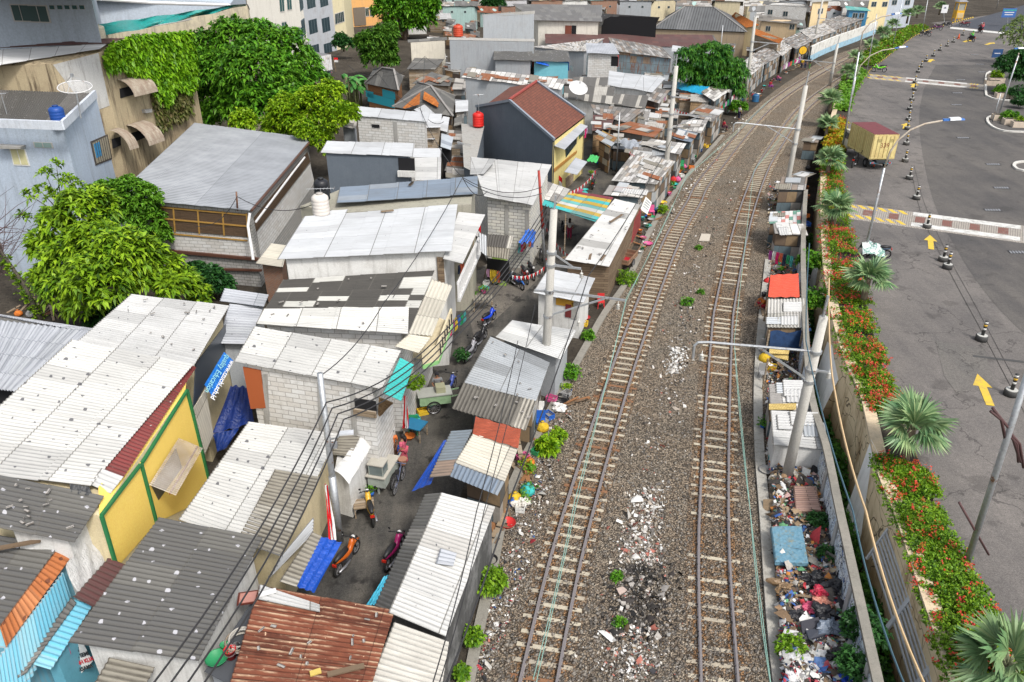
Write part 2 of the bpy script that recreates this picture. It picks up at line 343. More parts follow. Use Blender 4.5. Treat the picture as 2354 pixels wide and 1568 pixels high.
KERB = line([(2480, 1850), (2345, 1568), (2181, 1259), (2137, 1144), (2040, 889), (2005, 774), (1955, 559), (1941, 470), (1931, 404), (1937, 325), (1947, 265), (1960, 225), (1972, 200), (2000, 162), (2040, 130), (2082, 97), (2115, 77), (2175, 57), (2353, 12)], ZR)
# the ground: one sheet to the horizon, the railway terrace and the road terrace stand above it
g = G('earth', .95, .1); n1 = g.noise(g.pos(), .25, 6, .7); n2 = g.noise(g.pos(), 4, 6, .8)
g.col(g.mix(g.rv(n2, .35, .65), g.mix(g.rv(n1, .4, .6), (.055, .046, .036), (.11, .095, .075)), (.03, .026, .022))); g.bump(n2, .8, .08); EARTH = g.m
structure(MB().face([(-900, -60, -2.6), (900, -60, -2.6), (900, 1500, -2.6), (-900, 1500, -2.6)]).build('ground', EARTH))
m = MB(); a = [V3((-500, p.y, 0)) for p in WALLL]; b = [V3((p.x+.1, p.y, 0)) for p in WALLL]; a[0].y = b[0].y = 0; e = V3((300, 400, 0)); strip(m, a+[V3((-500, 900, 0))], b+[V3((b[-1].x+300, 900, 0))])
structure(m.build('kampung_ground', EARTH))
# ballast bed
LL = line([(1180, 1640), (1193, 1568), (1295, 1175), (1428, 784), (1527, 547), (1577, 464), (1622, 392), (1765, 235), (1910, 145), (1990, 112), (2075, 86)], .17, .5, 4)
RL = line([(1612, 1640), (1612, 1568), (1608, 1175), (1634, 784), (1651, 667), (1694, 497), (1734, 392), (1765, 340), (1832, 250), (1910, 190), (1990, 145), (2060, 112)], .17, .5, 4)
GA = 1.13
CL = offs(LL, GA/2); CR_ = offs(RL, GA/2)
KL = line([(1065, 1640), (1090, 1500), (1130, 1320), (1180, 1110), (1290, 900), (1345, 800), (1390, 720), (1445, 640), (1500, 520), (1560, 430), (1640, 335), (1700, 275), (1800, 195), (1900, 135), (1980, 106), (2050, 82)], 0)
bl = ballast('ballast', (1.2, 1.12, 1.0)); m = MB(); a = [p+V3((0, 0, .006)) for p in KL]; nn = 90
def rs(L, n):
    d = [0]
    for i in range(len(L)-1): d.append(d[-1]+(L[i+1]-L[i]).length)
    o = []; j = 0
    for k in range(n):
        t = d[-1]*k/(n-1)
        while j < len(L)-2 and d[j+1] < t: j += 1
        o.append(L[j].lerp(L[j+1], (t-d[j])/max(1e-6, d[j+1]-d[j])))
    return o
a = rs(a, nn); b = [V3((p.x-.2, p.y, .006)) for p in rs(WALLL, nn)]; strip(m, a, b)
structure(m.build('ballast_bed', bl))
rb = ballast('rusty_ballast', (1.2, .88, .60), 15, .8)
for C in (CL, CR_):
    m = MB()
    for d in (-GA/2, GA/2): strip(m, offs(C, d-.22, -.156), offs(C, d+.22, -.156))
    structure(m.build('ballast_stained_by_rust', rb))
m = MB(); strip(m, offs(CL, -1.05, -.160), offs(CL, 1.05, -.160)); structure(m.build('track_bed', ballast('track_ballast', (1.0, .88, .75), 15, .6)))
m = MB(); strip(m, offs(CR_, -1.05, -.160), offs(CR_, 1.05, -.160)); structure(m.build('track_bed', bpy.data.materials['track_ballast']))
# ------------------------------------------------------------ railway tracks
def track(C, label):
    t = T('railway_track', label, 'railway track', C[0])
    railm = G('rail_steel', .35, .5, .7); sx = railm.n('SeparateXYZ', {0: railm.n('NewGeometry').outputs['Normal']}).outputs[2]
    railm.col(railm.mix(railm.ma('GREATER_THAN', sx, .9), (.13, .06, .03), (.36, .32, .31))); railm = railm.m
    for d in (-GA/2, GA/2):
        L = offs(C, d); m = MB(); pr = [(-.06, -.15), (.06, -.15), (.06, -.13), (.012, -.11), (.012, -.04), (.036, -.03), (.036, 0), (-.036, 0), (-.036, -.03), (-.012, -.04), (-.012, -.11), (-.06, -.13)]
        prev = None
        for i, p in enumerate(L):
            dd = L[min(i+1, len(L)-1)]-L[max(i-1, 0)]; dd.z = 0; dd.normalize(); s = V3((dd.y, -dd.x, 0)); cur = [p+s*x+V3((0, 0, z)) for x, z in pr]
            if prev:
                for j in range(12): k = (j+1) % 12; m.face([prev[j], prev[k], cur[k], cur[j]])
            prev = cur
        m.build('rail', railm, t)
    sm = [concrete((.40, .36, .28), .5), concrete((.33, .29, .225), .6), planks((.20, .10, .055), (.28, .16, .09), 3, .3)]
    S = rs(C, int(sum((C[i+1]-C[i]).length for i in range(len(C)-1))/.6)); rest = MB(); fm = MB()
    for i in range(1, len(S)-1):
        d = (S[i+1]-S[i-1]).normalized(); ang = math.atan2(d.y, d.x); p = S[i]+V3((R.uniform(-.03, .03), R.uniform(-.03, .03), -.165-.02*R.random()))
        m = MB() if i <= 96 else rest; hw, hb, tp = .075, .12, .96+R.uniform(-.05, .05); ar = ang+PI/2+R.uniform(-.015, .015); ux = V3((math.cos(ar), math.sin(ar), 0)); uy = V3((-ux.y, ux.x, 0))
        z = lambda q: V3((0, 0, q))
        if C is CL and R.random() > .05 or R.random() > .4 or i > 96:
            m.hexa([p-ux*tp-uy*hb-z(.09), p+ux*tp-uy*hb-z(.09), p+ux*tp+uy*hb-z(.09), p-ux*tp+uy*hb-z(.09)], [p-ux*tp-uy*hw+z(.03), p+ux*tp-uy*hw+z(.03), p+ux*tp+uy*hw+z(.03), p-ux*tp+uy*hw+z(.03)])
            if i <= 96: m.build('sleeper', sm[0 if R.random() < .55 else 1 if R.random() < .9 else 2], t)
        if i < 220:
            for sd_ in (-GA/2, GA/2):
                for q in (-.09, .09): fm.box(p+ux*(sd_+q)+V3((0, 0, .045)), (.07, .06, .04), ar)
    o = rest.build('sleeper_row', sm[0], t); o['kind'] = 'stuff'
    o = fm.build('rail_fastenings', plain((.05, .035, .03)), t); o['kind'] = 'stuff'
track(CL, 'railway track nearest the shack rooftops, with every sleeper showing'); track(CR_, 'railway track nearest the rubbish and walls, sleepers partly buried')
# low concrete kerb along the edges of the ballast
def kerbwall(name, L, w, h, mat, label, cat='kerb', z0=-.3):
    m = MB(); a0 = offs(L, -w/2); b0 = offs(L, w/2); u = 0
    for i in range(len(L)-1):
        l = (L[i+1]-L[i]).length; q = [V3((p.x, p.y, p.z+h)) for p in (a0[i], b0[i], b0[i+1], a0[i+1])]; r = [V3((p.x, p.y, p.z+z0)) for p in (a0[i], b0[i], b0[i+1], a0[i+1])]
        m.face(q, [(0, u), (w, u), (w, u+l), (0, u+l)]); m.face([r[1], r[2], q[2], q[1]], [(u, r[1].z), (u+l, r[1].z), (u+l, q[1].z), (u, q[1].z)]); m.face([r[3], r[0], q[0], q[3]], [(u+l, r[1].z), (u, r[1].z), (u, q[1].z), (u+l, q[1].z)])
        if i == 0: m.face([r[0], r[1], q[1], q[0]])
        u += l
    o = m.build(name, mat, None, loc=L[0]); return tag(o, label, cat)
kerbwall('concrete_kerb', KL[:int(len(KL)*.42)], .38, .10, concrete((.21, .20, .175), .9), 'low broken concrete edging between the shacks and the ballast')
KR = line([(1805, 1640), (1790, 1568), (1772, 1400), (1756, 1180), (1745, 1050), (1741, 920), (1744, 820), (1752, 720), (1765, 600)], 0)
kerbwall('concrete_kerb', KR, .42, .14, concrete((.33, .32, .29), .9), 'pale concrete edging between the ballast and the rubbish heap')
# ------------------------------------------------------------ alley
AC = line([(760, 1500), (835, 1320), (925, 1110), (1010, 960), (1085, 830), (1150, 720), (1215, 620), (1290, 520), (1345, 440), (1395, 350), (1440, 305), (1490, 255), (1540, 205)], .012)
m = MB(); strip(m, offs(AC, -3.0), offs(AC, 2.6)); structure(m.build('alley_paving', asphalt('alley_asphalt', (.045, .044, .042), (.13, .118, .10), .7, .9, 2.2, .2)))
m = MB(); m.face([A(1090, 780, .016), A(1240, 640, .016), A(1150, 590, .016), A(1060, 640, .016)]); structure(m.build('concrete_yard', asphalt('yard_concrete', (.11, .10, .09), (.19, .17, .14), .6, .8, 2)))
# ------------------------------------------------------------ ditch, graffiti wall, retaining wall
dm = MB(); n = 80; a = [V3((p.x, p.y, -2.5)) for p in rs(WALLL, n)]; b = [V3((p.x+.5, p.y, -2.5)) for p in rs(CURB, n)]; strip(dm, a, b); structure(dm.build('ditch_floor', EARTH))
# graffiti wall: pale paint, scribbles, concrete coping and piers
g = G('graffiti_paint', .85, .25); uv = g.uv(); p = g.pos(); nz = g.noise(p, 1.5, 6, .7)
k = g.mix(g.rv(nz, .4, .7), (.58, .68, .78), (.82, .82, .80)); k = g.mix(g.rv(g.noise(g.mapping(p, (3, 3, .4)), 1.3, 5), .55, .75), k, (.22, .21, .2))
for sc_, th, c in ((1.3, .035, (.03, .03, .05)), (2.1, .03, (.05, .12, .35)), (2.9, .03, (.02, .02, .02))):
    w = g.n('TexNoise', {'Vector': uv, 'Scale': sc_, 'Detail': 1.5, 'Distortion': 2.2}).outputs[0]; line_ = g.ma('LESS_THAN', g.ma('ABSOLUTE', g.ma('SUBTRACT', w, .5)), th*.5); k = g.mix(g.ma('MULTIPLY', line_, g.ma('GREATER_THAN', g.noise(uv, .5+sc_*.1, 2), .47)), k, c)
g.col(k); GRAF = g.m
def longwall(L, w, z0, z1, mat): 
    m = MB(); a0 = offs(L, -w/2); b0 = offs(L, w/2); u = 0; zz = lambda p, z: V3((p.x, p.y, z))
    for i in range(len(L)-1):
        l = (L[i+1]-L[i]).length
        m.face([zz(a0[i+1], z0), zz(a0[i], z0), zz(a0[i], z1), zz(a0[i+1], z1)], [(u+l, z0), (u, z0), (u, z1), (u+l, z1)]); m.face([zz(b0[i], z0), zz(b0[i+1], z0), zz(b0[i+1], z1), zz(b0[i], z1)], [(u, z0), (u+l, z0), (u+l, z1), (u, z1)])
        m.face([zz(a0[i], z1), zz(b0[i], z1), zz(b0[i+1], z1), zz(a0[i+1], z1)]); u += l
    return m
WN = WALLL[:next(i for i, p in enumerate(WALLL) if p.y > 62)]
t = T('graffiti_wall', 'low pale wall scrawled with graffiti between rubbish heap and ditch', 'wall', (WN[0].x, WN[0].y, 0))
longwall(WN, .16, -2.6, 1.82, GRAF).build('wall_face', GRAF, t); longwall([V3((p.x, p.y, 1.95)) for p in WN], .3, 1.822, 1.95, concrete((.30, .28, .25), .9)).build('coping', concrete((.20, .19, .165), .9), t)
for p in rs(WN, 17)[1:]:
    q = MB().box((p.x-.11, p.y, .3), (.1, .2, 3.0)); q.build('pier', concrete((.38, .38, .38), .7), t)
t = T('boundary_wall', 'distant blue and white trackside wall below the shanty roofs', 'wall', A(1900, 130)); FW = line([(1858, 142), (1885, 128), (1920, 113), (1960, 98), (2010, 78)], 0)
g = G('two_tone_paint', .9, .2); z = g.n('SeparateXYZ', {0: g.pos()}).outputs[2]; nz = g.noise(g.pos(), 1.2, 6, .75); k = g.mix(g.ma('GREATER_THAN', g.ma('ADD', z, g.ma('MULTIPLY', nz, .3)), 1.1), (.30, .48, .60), (.60, .60, .57)); g.col(g.mix(g.rv(nz, .5, .72), k, (.22, .2, .18)))
longwall(FW, .3, 0, 2.4, g.m).build('wall_face', g.m, t)
# retaining wall of the road terrace with its buttresses
TAN = plaster((.47, .35, .20), .85, (.16, .095, .045), .9, 1.3, .9); WHITE = concrete((.80, .79, .77), .3)
g = G('panelled_embankment', .9, .2); uv = g.uv(); b = g.n('TexBrick', {'Vector': uv, 'Color1': (.68, .55, .36), 'Color2': (.62, .50, .33), 'Mortar': (.20, .13, .08), 'Scale': 1.0, 'Mortar Size': .012, 'Brick Width': 2.6, 'Row Height': 1.15}); b.offset = 0
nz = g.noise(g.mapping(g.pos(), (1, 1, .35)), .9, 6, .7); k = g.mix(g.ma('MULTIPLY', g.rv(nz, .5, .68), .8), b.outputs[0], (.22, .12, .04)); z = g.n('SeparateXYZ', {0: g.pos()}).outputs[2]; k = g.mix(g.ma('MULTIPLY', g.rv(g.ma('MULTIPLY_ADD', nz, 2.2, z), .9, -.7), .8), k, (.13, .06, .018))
vo = g.n('TexVoronoi', {'Vector': g.n('VectorMath', {0: g.pos(), 1: g.n('TexNoise', {'Vector': g.pos(), 'Scale': 1.1}).outputs[1]}, operation='ADD').outputs[0], 'Scale': .55}, feature='DISTANCE_TO_EDGE'); k = g.mix(g.ma('MULTIPLY', g.ma('LESS_THAN', vo.outputs[0], .012), .8), k, (.06, .04, .025)); g.col(k); PANEL = g.m
CN = CURB[:next(i for i, p in enumerate(CURB) if p.y > 110)]
t = T('retaining_wall', 'stained tan retaining wall holding up the road above the ditch', 'wall', (CN[0].x, CN[0].y, -2.6))
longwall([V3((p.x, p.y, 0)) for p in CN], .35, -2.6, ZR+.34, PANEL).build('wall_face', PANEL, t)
longwall(CN, .5, ZR+.345, ZR+.5, concrete((.52, .42, .29), .5)).build('coping', concrete((.52, .42, .29), .5), t)
# each buttress: a thick fin from the wall towards the ditch, white on its end
for cf, cn, bn, bf in (((2001, 1012), (2034, 1078), (1955, 1299), (1938, 1190)), ((1922, 725), (1956, 815), (1889, 948), (1872, 870)), ((1896, 540), (1901, 580), (1866, 722), (1857, 650)), ((2120, 1380+330), (2190, 1560+300), (2080, 1800+300), (2060, 1700+260))):
    Cf, Cn = A(*cf, ZR+.48), A(*cn, ZR+.48); Bn, Bf = AY(*bn, Cn.y-.1), AY(*bf, Cf.y-.1); zz = lambda p, z: V3((p.x, p.y, z)); Bn.z = max(Bn.z, -2.5); Bf.z = max(Bf.z, -2.5); o = V3((0, 0, .05))
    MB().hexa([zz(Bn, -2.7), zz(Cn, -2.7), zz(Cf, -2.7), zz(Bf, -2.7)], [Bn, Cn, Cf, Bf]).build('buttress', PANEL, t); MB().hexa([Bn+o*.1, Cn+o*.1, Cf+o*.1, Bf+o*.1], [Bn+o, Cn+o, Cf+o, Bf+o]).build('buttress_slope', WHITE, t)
# steel railing on the near retaining wall
RP = [A(x, y, .9) for x, y in ((2055, 1218), (2112, 1375), (2165, 1530), (2200, 1640))]; rm = paint((.50, .52, .55), .5, .2)
for i in range(3):
    a, b = RP[i], RP[i+1]; t = T('railing', ('grey bar railing on the ditch side, nearest panel', 'grey bar railing on the ditch side, farthest panel', 'grey bar railing on the ditch side, middle panel')[(2, 0, 1)[i] if 0 else (1, 2, 0)[i]], 'railing', a, 'railings along the ditch')
    d = (b-a).normalized()*.05; m = MB()
    for k in range(7): z = V3((-.32-k*.05, 0, -.05-k*.17)); m.bar(a+z+d, b+z-d, .05, .07)
    m.build('bars', rm, t); 
    for q in (a+d, b-d): MB().bar(q+V3((-.27, 0, .1)), q+V3((-.75, 0, -1.4)), .08).build('post', rm, t)
# ------------------------------------------------------------ road terrace
m = MB(); a = [V3((p.x, p.y, ZR-.004)) for p in rs(CURB, 70)]; m2 = [V3((p.x+320, p.y+30, ZR-.004)) for p in a]; m2[0].y = 0; a = a+[V3((a[-1].x+200, a[-1].y+150, ZR-.004))]; m2 = m2+[V3((900, 700, ZR-.004))]
strip(m, a, m2); ROAD = asphalt('road_asphalt', (.094, .088, .086), (.168, .153, .142), .85, .3, 1.0, .55); structure(m.build('road', ROAD))
DK = line([(2520, 880), (2353, 767), (2240, 640), (2160, 500), (2127, 392), (2112, 275), (2125, 200), (2150, 150)], ZR); m = MB(); b = [V3((p.x+30+max(0, p.y-60)*.6, p.y+4, p.z)) for p in DK]; strip(m, [p+V3((0, 0, .004)) for p in DK], [p+V3((0, 0, .004)) for p in b])
structure(m.build('newer_road_surface', asphalt('dark_asphalt', (.066, .063, .063), (.14, .128, .116), .6, .25, 1.0, .2)))
m = MB().face([A(*p, ZR+.006) for p in ((2185, 60), (2353, 12), (2520, -20), (2560, 60), (2353, 78))]); structure(m.build('blue_grey_road_surface', asphalt('far_asphalt', (.05, .056, .07), (.09, .09, .10), .3, 0)))
m = MB().face([A(*p, ZR+.008) for p in ((2150, 783), (2262, 800), (2285, 880), (2200, 905), (2170, 865))]); structure(m.build('tarmac_patch', asphalt('patch_asphalt', (.105, .10, .095), (.2, .18, .16), .4, 0)))
def rline(name, pts, w, c):
    L = line(pts, ZR+.010, 1.0); m = MB(); strip(m, offs(L, -w/2), offs(L, w/2)); structure(m.build(name, plain(c, .9)))
rline('road_joint', [(2360, 960), (2255, 760), (2190, 640), (2120, 500), (2095, 400)], .03, (.035, .033, .03)); rline('road_joint', [(2330, 870), (2240, 700), (2180, 590), (2125, 470), (2100, 380)], .025, (.045, .042, .04)); rline('road_joint', [(2235, 818), (2353, 832)], .22, (.06, .06, .06))
# planting bed soil and the striped kerb
m = MB(); n = 120; a = [V3((p.x, p.y, ZR+.40)) for p in rs(CURB, n)]; b = []
for p in a: b.append(min(((q-p).length, V3((q.x, q.y, ZR+.2))) for q in KERB)[1])
strip(m, a, b); structure(m.build('planting_bed', EARTH))
KX = [p for p in KERB if p.y < 190]; KS = rs(KX, int(sum((KX[i+1]-KX[i]).length for i in range(len(KX)-1))/.75)); ya, bk = paint((.62, .42, .03), .7, .5, 0, (.25, .2, .1)), paint((.035, .035, .035), .8, .4, 0, (.15, .14, .12))
t = T('striped_kerb', 'yellow and black painted kerb along the flower bed', 'kerb', KS[0]); m1, m2 = MB(), MB()
for i in range(len(KS)-1):
    a, b = KS[i], KS[i+1]; (m1 if i % 2 else m2).bar(a+V3((-.1, 0, .07)), b+V3((-.1, 0, .07)), .24, .2)
for mm, ma_, nm in ((m1, ya, 'yellow_blocks'), (m2, bk, 'black_blocks')):
    o = mm.build(nm, ma_, t); o['kind'] = 'stuff'
# speed tables with brick bands, white and yellow paint
YEL, WHT = paint((.58, .40, .04), .8, .55, 0, (.16, .14, .12)), paint((.55, .55, .53), .8, .9, 0, (.17, .16, .145)); BAND = blocks((.33, .30, .27), (.28, .26, .23), (.12, .11, .1), .3, .15)
def table(tl, tr, br, bl, label, ns):
    a, b, c, d = (A(*p, ZR+.05) for p in (tl, tr, br, bl)); t = T('speed_table', label, 'speed bump', (a+c)/2)
    L = lambda s, q: (a.lerp(b, s)).lerp(d.lerp(c, s), q); n = 14
    m = MB(); q0 = [L(s/n, 0) for s in range(n+1)]; q1 = [L(s/n, 1) for s in range(n+1)]; strip(m, q0, q1)
    for i in range(n): m.face([q1[i], q1[i]-V3((0, .25, .05)), q1[i+1]-V3((0, .25, .05)), q1[i+1]]); m.face([q0[i]+V3((0, .25, -.05)), q0[i], q0[i+1], q0[i+1]+V3((0, .25, -.05))])
    m.build('brick_top', BAND, t); up = V3((0, 0, .004)); r = MB()
    for q, qq in ((.0, .24), (.76, 1.0)):
        w, y = MB(), MB()
        for i in range(40):
            s = i/40; s1 = (i+1)/40
            if .33 < s1 < .86: w.face([L(s, q)+up, L(s1, q)+up, L(s1, qq)+up, L(s, qq)+up])
        for i in range(ns):
            for lo, hi in ((.01, .33), (.87, 1.0)):
                s = lo+(hi-lo)*i/ns; dx = (hi-lo)/ns*.5; sk = -dx*1.3 if lo < .5 else dx
                if lo > .5 and i > 2: continue
                y.face([L(s+sk, q)+up, L(s+sk+dx, q)+up, L(s+dx, qq)+up, L(s, qq)+up])
        w.build('white_band', WHT, t); y.build('yellow_stripe', YEL, t)
    for i in range(7): s = .07+i*.135; r.face([L(s, .3)+up, L(s+.05, .3)+up, L(s+.05, .7)+up, L(s, .7)+up])
    r.build('red_bricks', blocks((.20, .085, .07), (.17, .08, .065), (.1, .08, .07), .3, .15), t)
table((1957, 470), (2420, 528), (2420, 565), (1949, 499), 'near speed table with red brick squares and yellow stripes across the road', 6)
table((2001, 171), (2264, 195), (2264, 206), (1996, 180), 'farther speed table beyond the yellow truck', 5)
m = MB(); m.face([A(*p, ZR+.012) for p in ((2183, 62), (2320, 76), (2320, 80), (2183, 66))]); structure(m.build('white_line', WHT))
def arrow(tip, tail, w, label):
    a, b = A(*tip, ZR+.014), A(*tail, ZR+.014); d = (a-b); L = d.length; d /= L; s = V3((d.y, -d.x, 0)); m = MB()
    m.face([a, a-d*L*.42-s*w, a-d*L*.42+s*w]); m.face([a-d*L*.42-s*w*.42, b-s*w*.42, b+s*w*.42, a-d*L*.42+s*w*.42]); tag(m.build('painted_arrow', YEL, None, loc=b), label, 'road marking', 'yellow arrows on the road')
arrow((2246, 859), (2276, 932), .42, 'yellow painted arrow beside the nearest bollard'); arrow((2137, 540), (2140, 573), .42, 'yellow painted arrow just in front of the near speed table')
arrow((2083, 283), (2078, 297), .5, 'yellow painted arrow beside the truck box'); arrow((2103, 192), (2097, 201), .6, 'yellow painted arrow at the farther speed table'); arrow((2143, 136), (2134, 143), .6, 'yellow painted arrow among the far bollards'); arrow((2230, 92), (2215, 97), .7, 'yellow painted arrow by the green rider'); arrow((2285, 98), (2265, 103), .7, 'faded white and yellow arrow near the right trees')
for (x, y), lb in (((2340, 580), 'near the right edge of the picture'), ((2301, 432), 'below the near planter island'), ((2281, 483), 'just above the near speed table'), ((2282, 378), 'level with the orange marker post'), ((2213, 317), 'beside the truck, right lane'), ((2198, 241), 'between truck and far speed table'), ((2200, 214), 'nearest the far speed table on its front side'), ((2208, 184), 'just behind the far speed table'), ((2258, 166), 'by the tree island corner'), ((2252, 148), 'under the blue bus sign'), ((2240, 126), 'two rows before the far riders')):
    c = A(x, y, ZR+.012); t = T('drain_grate', 'steel drain grate '+lb, 'drain grate', c, 'drain grates in the road'); m = MB()
    for i in range(6): m.box(c+V3((-.5+i*.2, .0, .01)), (.11, .42, .02), -.25)
    m.build('bars', steel((.35, .36, .38), .6, .1), t); MB().box(c+V3((0, 0, -.004)), (1.25, .55, .012), -.1).build('pit', plain((.02, .02, .022)), t)
# ------------------------------------------------------------ houses
def Q(s):
    """'x,y,z x,y,z ...' survey corners -> points"""
    return [A(*map(float, q.split(','))) for q in s.split()]
def ccw(P):
    a = sum(P[i].x*P[(i+1) % len(P)].y-P[(i+1) % len(P)].x*P[i].y for i in range(len(P))); return P if a > 0 else list(reversed(P))
def sheet(P, r=0, per=.18, amp=.024, sag=.006, th=.02, nv=5):
    """corrugated sheet over a quad; ridges run p0->p1 (r=0) or p0->p3 (r=1)"""
    p0, p1, p2, p3 = P
    if r == 0: a, b, c, d = p0, p3, p2, p1
    else: a, b, c, d = p0, p1, p2, p3
    # u runs a->b, ridges a->d
    Lu = max((b-a).length, (c-d).length); Lv = max((d-a).length, (c-b).length); dist = ((p0+p2)/2-V3((0, 0, HC))).length
    nrm = (b-a).cross(d-a).normalized(); nrm = nrm if nrm.z > 0 else -nrm
    m = MB(); m.flat = True; nu = max(4, int(Lu/per*6)) if dist < 62 and amp > 0 else 6; ph = R.random()*50
    fl = lambda u, v: a.lerp(b, u).lerp(d.lerp(c, u), v)
    Ls = Lv/max(1, round(Lv/1.8)); ns = max(1, round(Lv/1.8)); vs_ = []
    for k in range(ns): vs_ += [k/ns, (k+.5)/ns, (k+1)/ns-.0015]
    nv = len(vs_)-1; se_ = R.randrange(9999)
    def jz(u, k): q = int(u*Lu/.9); return ((se_+q*37+k*101)*7919 % 1000)/1000
    def Pt(i, j, o=0):
        u, v = i/nu, vs_[j]; k = j//3; fr_ = (v-k/ns)*ns; z = (amp*math.sin(2*PI*Lu*u/per) if nu > 6 else 0)+sag*math.sin(3.1*u*Lu*.6+ph)*math.sin(2.3*v*Lv*.6+ph*1.7)-o+.03*(1-fr_)*(dist < 75)+.018*jz(u, k)*(nu > 6)
        return fl(u, v)+nrm*z
    UV = lambda i, j: (Lu*i/nu, Lv*vs_[j])
    m.grid(lambda i, j: Pt(i, j), nu, nv, UV); m.grid(lambda i, j: Pt(i, nv-j, th), nu, nv, lambda i, j: (Lu*i/nu, Lv*vs_[nv-j]))
    for j0 in (0, nv):
        for i in range(nu):
            q = [Pt(i, j0), Pt(i+1, j0), Pt(i+1, j0, th), Pt(i, j0, th)]; m.face(q if j0 else q[::-1], [(Lu*i/nu, 0)]*4)
    for i0 in (0, nu):
        for j in range(nv): m.face([Pt(i0, j), Pt(i0, j+1), Pt(i0, j+1, th), Pt(i0, j, th)], [(0, 0)]*4)
    return m
class House: pass
def GP(s):
    """'x,y,h ...' ground survey pixels with a height above the ground there"""
    return [A(float(a), float(b))+V3((0, 0, float(c))) for a, b, c in (q.split(',') for q in s.split())]
def H(label, q, rm, wm, r=0, inset=.35, base=0.0, name='shack', cat=None, drop=.06, amp=.024, per=.18, wp=None, gp=None, sag=.006, group=None, walls=True):
    """a house: corrugated roof over the quad q, walls under it down to the ground"""
    h = House(); P = Q(q) if not gp else [p+V3((0, 0, .1)) for p in GP(gp)][:4]; c = sum(P, V3())/4; h.e = T(name, label, cat or name.replace('_', ' '), (c.x, c.y, base), group); h.roof = P
    h.r = sheet(P, r, per, amp, sag).build('roof', rm, h.e, True)
    h.top = ccw([V3(p) for p in (GP(gp) if gp else Q(wp) if wp else [p+(c-p).normalized()*inset*(1.3) for p in P])])
    if not wp and not gp:
        for p in h.top: p.z -= drop
    if walls: h.w = MB().hexa([V3((p.x, p.y, base)) for p in h.top], h.top).build('wall', wm, h.e)
    return h
def wallof(h, px, py):
    """the wall edge of h that the survey pixel looks at (nearest hit)"""
    best = None; n = len(h.top)
    for i in range(n):
        a, b = h.top[i], h.top[(i+1) % n]; e = V3((b.x-a.x, b.y-a.y, 0)); nn = V3((e.y, -e.x, 0)); 
        if nn.dot(ray(px, py)) >= 0: continue
        u, z = onplane(px, py, a, b); p = a+e.normalized()*u; d = (p-V3((0, 0, HC))).length
        if -.4 < u < e.length+.4 and (best is None or d < best[0]): best = (d, a, b)
    return best
def onwall(h, name, px, mat, proud=.05, th=.05, frame=None, parent=None, wall=None):
    """panel on the wall that covers the survey quad px = (x0,y0,x1,y1) or four corners"""
    if len(px) == 4 and not isinstance(px[0], tuple): x0, y0, x1, y1 = px; px = ((x0, y0), (x1, y0), (x1, y1), (x0, y1))
    cx, cy = sum(p[0] for p in px)/4, sum(p[1] for p in px)/4; b = wall or wallof(h, cx, cy)
    if b is None: return None
    _, a, b = (0, *b) if wall else b; uz = [onplane(x, y, a, b) for x, y in px]
    e = V3((b.x-a.x, b.y-a.y, 0)).normalized(); n = V3((e.y, -e.x, 0))
    if n.dot(ray(cx, cy)) > 0: n = -n
    us = [u for u, z in uz]; zs = [z for u, z in uz]
    if px[0][1] == px[1][1] and px[0][0] == px[3][0]:
        u0, u1 = min(us[0], us[3]), max(us[1], us[2]); u0, u1 = min(us), max(us); z0, z1 = min(zs), max(zs)
        sh = (u1-u0)*.0; uz = [(u0, z1), (u1, z1), (u1, z0), (u0, z0)]
    P = [V3((a.x, a.y, 0))+e*u+V3((0, 0, z))+n*proud for u, z in uz]; m = MB(); back = [p-n*th for p in P]
    m.hexa(back, P) if (P[1]-P[0]).cross(P[3]-P[0]).dot(n) > 0 else m.hexa(back[::-1], P[::-1])
    o = m.build(name, mat, parent or h.e); h.P, h.n, h.eax = P, n, e; return o
FR = paint((.45, .43, .40), .6); DARK = plain((.012, .012, .014), .9)  # DARK: near-black; as opening panels it paints the shade inside
def window(h, px, frame=FR, pane=None, bars=2, wall=None):
    f = onwall(h, 'window', px, frame, .04, .05, wall=wall)
    if f is None: return None
    P, n, e = h.P, h.n, h.eax; c = sum(P, V3())/4; k = .86
    m = MB(); q = [c+(p-c)*k+n*.012 for p in P]; m.hexa([p-n*.02 for p in q], q); m.build('pane', pane or glass(), f)
    m = MB()
    for i in range(1, bars+1): t = i/(bars+1); m.bar(q[0].lerp(q[1], t)+n*.01, q[3].lerp(q[2], t)+n*.01, .04)
    if bars: m.build('bars', frame, f)
    return f
def bits_roof(h, n, mats, seed=0, smin=.9, smax=2.2):
    """loose extra sheets lying on the roof"""
    rr = random.Random(seed); P = h.roof
    for i in range(n):
        u, v = rr.uniform(.08, .85), rr.uniform(.08, .85); c = P[0].lerp(P[1], u).lerp(P[3].lerp(P[2], u), v); e = (P[1]-P[0]).normalized(); f = (P[3]-P[0]).normalized()
        a, b = rr.uniform(smin, smax)/2, rr.uniform(.35, .55); 
        if rr.random() < .35: a, b = b, a
        dz = V3((0, 0, .05+.012*i)); q = [c-e*a-f*b+dz, c+e*a-f*b+dz, c+e*a+f*b+dz, c-e*a+f*b+dz]
        sheet(q, rr.choice((0, 1)), amp=.018, sag=.01, nv=2).build('roof_sheet', rr.choice(mats), h.e, True)
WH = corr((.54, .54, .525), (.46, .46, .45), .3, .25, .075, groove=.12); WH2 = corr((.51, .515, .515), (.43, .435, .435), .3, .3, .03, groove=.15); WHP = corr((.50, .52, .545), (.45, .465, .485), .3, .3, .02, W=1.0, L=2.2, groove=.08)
GD = corr((.10, .10, .10), (.14, .138, .13), .35, .35, .075, (.42, .42, .45), groove=.5); CHK = corr((.05, .048, .045), (.52, .52, .49), .40, .25, .02, W=.62, L=1.45, stag=.5, groove=.3)
